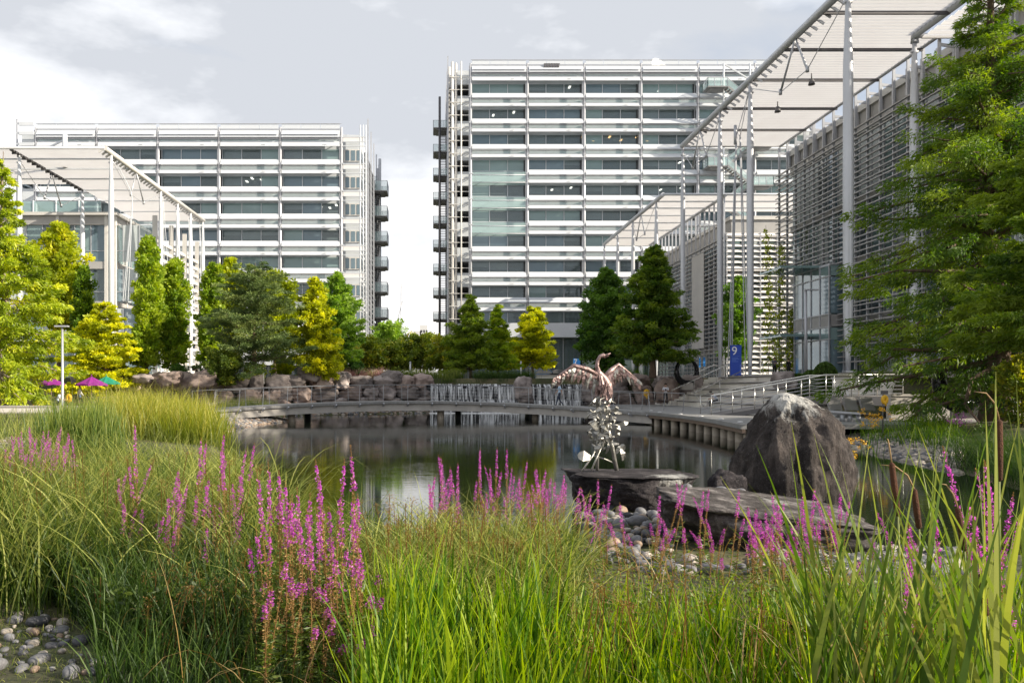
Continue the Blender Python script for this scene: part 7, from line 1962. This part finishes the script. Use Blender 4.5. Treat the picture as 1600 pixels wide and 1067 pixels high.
def build_loosestrife():
    rng = random.Random(17)
    protoA = [loosestrife_proto(300 + i, (rng.uniform(.70, .82), rng.uniform(.94, .98)), .9) for i in range(5)]
    protoC = [loosestrife_proto(340 + i, (rng.uniform(.84, .92), .98), 1.3) for i in range(4)]
    protoB = [loosestrife_proto(320 + i, (rng.uniform(.58, .72), .98), .35) for i in range(5)]
    def plant(u, v, D, label, group, proto=None, maxh=1.7, tilt=.10):
        tip = P(u, v, D); zb = gz(tip.x, D)
        h = tip.z - zb
        if h < .25 or h > maxh + .5: return
        o = bpy.data.objects.new('loosestrife', None); COL.objects.link(o)
        o.empty_display_size = .1
        s = h; w = .75 + .5 * (1.0 / max(.5, h)) * .5
        o.scale = (w, w, s)
        tx, ty = rng.gauss(0, tilt), rng.gauss(0, tilt)
        o.location = (tip.x - ty * h, D + tx * h * .5, zb - .02); o.rotation_euler = (tx, ty, 0)
        tag(o, label, 'flower', group)
        st, lv, fl = rng.choice(proto or protoB)
        for nm, me in (('stem', st), ('leaves', lv), ('flower_spike', fl)):
            c = bpy.data.objects.new(nm, me); COL.objects.link(c); c.parent = o; c.rotation_euler = (0, 0, rng.uniform(0, 6.28)) if False else (0, 0, 0)
    A = 'sunlit magenta loosestrife stem in the tall clump front left of centre'
    ga = 'tall loosestrife clump'
    for (u, v) in ((433, 728), (440, 742), (419, 738), (500, 722), (505, 748), (543, 700), (545, 722), (480, 768), (486, 778), (460, 778), (455, 790), (466, 785), (511, 798), (520, 792), (533, 792), (551, 778), (562, 778), (567, 790), (413, 830), (425, 838), (445, 815), (495, 830), (510, 815), (521, 838), (532, 855), (556, 825), (571, 850), (402, 850), (476, 820), (488, 800), (438, 770), (450, 758)):
        plant(u + rng.uniform(-2, 2), v - 14, 4.55 + rng.uniform(-.25, .3), A, ga, protoA, tilt=.04)
    for k in range(46): plant(rng.uniform(395, 585), rng.uniform(840, 1010), 4.2 + rng.uniform(-.35, .4), 'shorter leafy loosestrife stem at the foot of the tall clump', 'short loosestrife stems', protoC)
    for (u, v) in ((199, 655), (303, 680), (312, 685), (342, 672), (350, 695), (180, 785), (197, 785), (206, 790), (240, 800), (268, 740), (282, 750), (292, 795), (265, 815), (278, 790), (298, 830), (335, 780), (342, 785), (352, 750), (365, 780), (374, 795), (380, 695), (389, 688), (345, 710), (238, 860), (372, 760), (232, 808)):
        plant(u, v, rng.uniform(6.0, 7.6), 'purple loosestrife stem standing singly in the sedge at left', 'scattered loosestrife at left', protoB, tilt=.09)
    for k in range(48): plant(rng.uniform(5, 125), rng.uniform(655, 735) , rng.uniform(9, 12), 'violet loosestrife stem in the hazy patch at the far left', 'loosestrife patch at far left', protoB)
    for k in range(24): plant(rng.uniform(160, 400), rng.uniform(700, 830), rng.uniform(5.8, 8.0), 'purple loosestrife stem standing singly in the sedge at left', 'scattered loosestrife at left', protoB, tilt=.12)
    for k in range(64):
        u = rng.choice([rng.gauss(700, 14), rng.uniform(745, 905), rng.uniform(760, 880)]); v = rng.uniform(695, 790) + max(0, (u - 800)) * .12
        plant(u, v, rng.uniform(7.4, 9.6), 'magenta loosestrife stem in the drift before the pond, left of the rocks', 'loosestrife drift in the middle')
    for k in range(38): plant(rng.uniform(898, 1130), rng.uniform(742, 850), rng.uniform(7.2, 9.2), 'magenta loosestrife stem in front of the cobbles between the rocks', 'loosestrife before the cobbles', maxh=1.2)
    for k in range(66):
        u = rng.gauss(1265, 75); plant(u, rng.uniform(755, 880), rng.uniform(6.2, 8.2), 'magenta loosestrife stem in the thick drift below the standing boulder', 'loosestrife below the boulder', maxh=1.3)
    for (u, v) in ((1541, 720), (1578, 715), (1585, 760), (1530, 770), (1516, 790), (1455, 800), (1460, 815), (1590, 800), (1545, 815), (1560, 850), (1470, 850), (1570, 905), (1525, 690), (1423, 850)):
        plant(u, v, rng.uniform(3.4, 4.4), 'magenta loosestrife stem among the cattails at right', 'loosestrife among cattails', tilt=.1)

# ------------------------------------------------------------------ cattails
def build_cattails():
    rng = np.random.default_rng(55)
    heads = [((1393, 722), (1403, 806), 3.0, 'leftmost brown cattail head, leaning right over the water'), ((1428, 763), (1436, 826), 3.0, 'plump brown cattail head with a curled dry tip, second from left'),
             ((1496, 792), (1507, 861), 3.0, 'brown cattail head with a long pale tip in the middle of the cattails'), ((1561, 655), (1561, 752), 2.6, 'tallest dark cattail head at the right edge'),
             ((1533, 895), (1541, 962), 2.9, 'lowest thin cattail head near the right edge')]
    for (ua, va), (ub, vb), D, lab in heads:
        a, b_ = P(ua, va, D), P(ub, vb, D); zb = gz(b_.x, D)
        d = (b_ - a); foot = b_ + d * ((b_.z - zb) / max(.05, -d.z)) * .35; foot.z = zb; foot.x = b_.x + (b_.x - a.x) * 2
        r = thing('cattail', lab, 'cattail', foot)
        s = MB(); s.tube([foot, b_.lerp(foot, .4), b_], [.0045, .004, .004], 6); s.build('stalk', M['catstalk'], r)
        h = MB(); h.tube([b_, b_.lerp(a, .04), b_.lerp(a, .5), b_.lerp(a, .96), a], [.004, .0105, .0115, .010, .003], 12); h.build('flower_spike', M['catbrown'], r)
        t = MB(); up = (a - b_).normalized(); bend = Vector((rng.normal(-.02, .02), 0, 0)); t.tube([a, a + up * .05 + bend * .3, a + up * .085 + bend, a + up * .09 + bend * 1.9], [.003, .003, .0025, .001], 6); t.build('dry_tip', M['cattip'], r)
        n = 9; base = np.tile(np.array(foot), (n, 1)); base[:, :2] += rng.normal(0, .04, (n, 2))
        V, F, T = blades(base, rng.uniform(1.1, 1.75, n), rng.uniform(0, 6.283, n), rng.uniform(.02, .2, n), rng.uniform(.1, .5, n), rng.uniform(.012, .02, n), np.clip(rng.normal(.6, .2, n), 0, 1), rng, 8, 1.8)
        link('leaves', raw_mesh('leaves', V, F, GM['cat'], T), r)
    # leaf clumps: each fan of leaves one plant
    tips = [(1205, 725, 3.3), (1215, 790, 3.2), (1232, 690, 3.3), (1262, 706, 3.4), (1287, 720, 3.3), (1210, 840, 3.1), (1280, 800, 3.2), (1370, 715, 3.1), (1345, 760, 3.2), (1400, 700, 2.9), (1440, 735, 2.8), (1470, 745, 2.9), (1455, 780, 2.8), (1490, 675, 2.8), (1525, 668, 2.7), (1545, 640, 2.6), (1567, 628, 2.5), (1580, 640, 2.5), (1590, 690, 2.4), (1410, 850, 2.7), (1480, 860, 2.6), (1330, 830, 3.0), (1520, 800, 2.6), (1550, 780, 2.5), (1605, 720, 2.4), (1384, 800, 3.0)]
    for k, (u, v, D) in enumerate(tips):
        tip = P(u, v, D); n = 5
        bx = tip.x + rng.uniform(.1, .42) * (1 if u < 1330 else rng.choice([-.5, .6])); by = D + rng.uniform(-.15, .15)
        zb = gz(bx, by)
        r = thing('cattail_leaves', 'fan of long flat cattail leaves ' + ('leaning left in front of the standing boulder' if u < 1330 else 'among the cattails at the right edge'), 'cattail', (bx, by, zb), 'cattail leaf fans at left' if u < 1330 else 'cattail leaf fans at right')
        L_ = (tip - Vector((bx, by, zb))).length * 1.06
        az0 = math.atan2(tip.y - by, tip.x - bx); th = math.atan2(math.hypot(tip.x - bx, tip.y - by), tip.z - zb)
        base = np.tile(np.array([bx, by, zb]), (n, 1)); base[:, :2] += rng.normal(0, .02, (n, 2))
        h = np.concatenate([[L_], L_ * rng.uniform(.6, .98, n - 1)]); az = np.concatenate([[az0], az0 + rng.normal(0, .9, n - 1)])
        th0 = np.concatenate([[th * .45], rng.uniform(0, .2, n - 1)]); th1 = np.concatenate([[th * 1.35], rng.uniform(.15, .8, n - 1)])
        V, F, T = blades(base, h, az, th0, th1, rng.uniform(.020, .034, n), np.clip(rng.normal(.62, .22, n), 0, 1), rng, 9, 1.4, twist=1.2, fa0=rng.normal(0, .35))
        link('leaves', raw_mesh('leaves', V, F, GM['cat'], T), r)
    # yellow flowers by the right-hand lifebuoy, and a purple one
    for (u, v, D, m_, lab, cat) in ((1362, 640, 24.5, M['yellow'], 'tall yellow-flowered plant beside the lifebuoy post on the right bank', 'flower'), (1322, 687, 22, M['yellow'], 'small yellow-flowered plant at the right edge of the standing boulder', 'flower'), (1500, 650, 24, M['magenta'], 'purple-flowered plant before the concrete wall at right', 'flower')):
        tip = P(u, v, D); zb = gz(tip.x, D); r = thing('flowering_plant', lab, cat, (tip.x, D, zb)); n = 26
        base = np.tile(np.array([tip.x, D, zb]), (n, 1)); base[:, :2] += rng.normal(0, .15, (n, 2)); h = (tip.z - zb) * rng.uniform(.7, 1.05, n)
        az = rng.uniform(0, 6.283, n); V, F, T = blades(base, h, az, rng.uniform(0, .15, n), rng.uniform(.05, .3, n), np.full(n, .014), np.full(n, .5), rng, 4)
        link('stem', raw_mesh('stem', V, F, GM['iris'], T), r)
        tops = V.reshape(n, -1, 3)[:, -1, :]; q_ = 22 if m_ is M['yellow'] else 6; d = unit(rng.normal(size=(n, q_, 3))); C = (tops[:, None, :] + d * rng.uniform(0, .1, (n, q_, 1)) * np.array([1, 1, .8])).reshape(-1, 3)
        V, F = leaf_quads(C, unit(rng.normal(size=(len(C), 3))), rng.uniform(.03, .05, len(C)), rng.uniform(.02, .04, len(C)), rng)
        link('flower_head', raw_mesh('flower_head', V, F, m_, np.clip(rng.normal(.4, .2, len(C)), 0, 1)), r)

build_grasses(); build_loosestrife(); build_cattails()
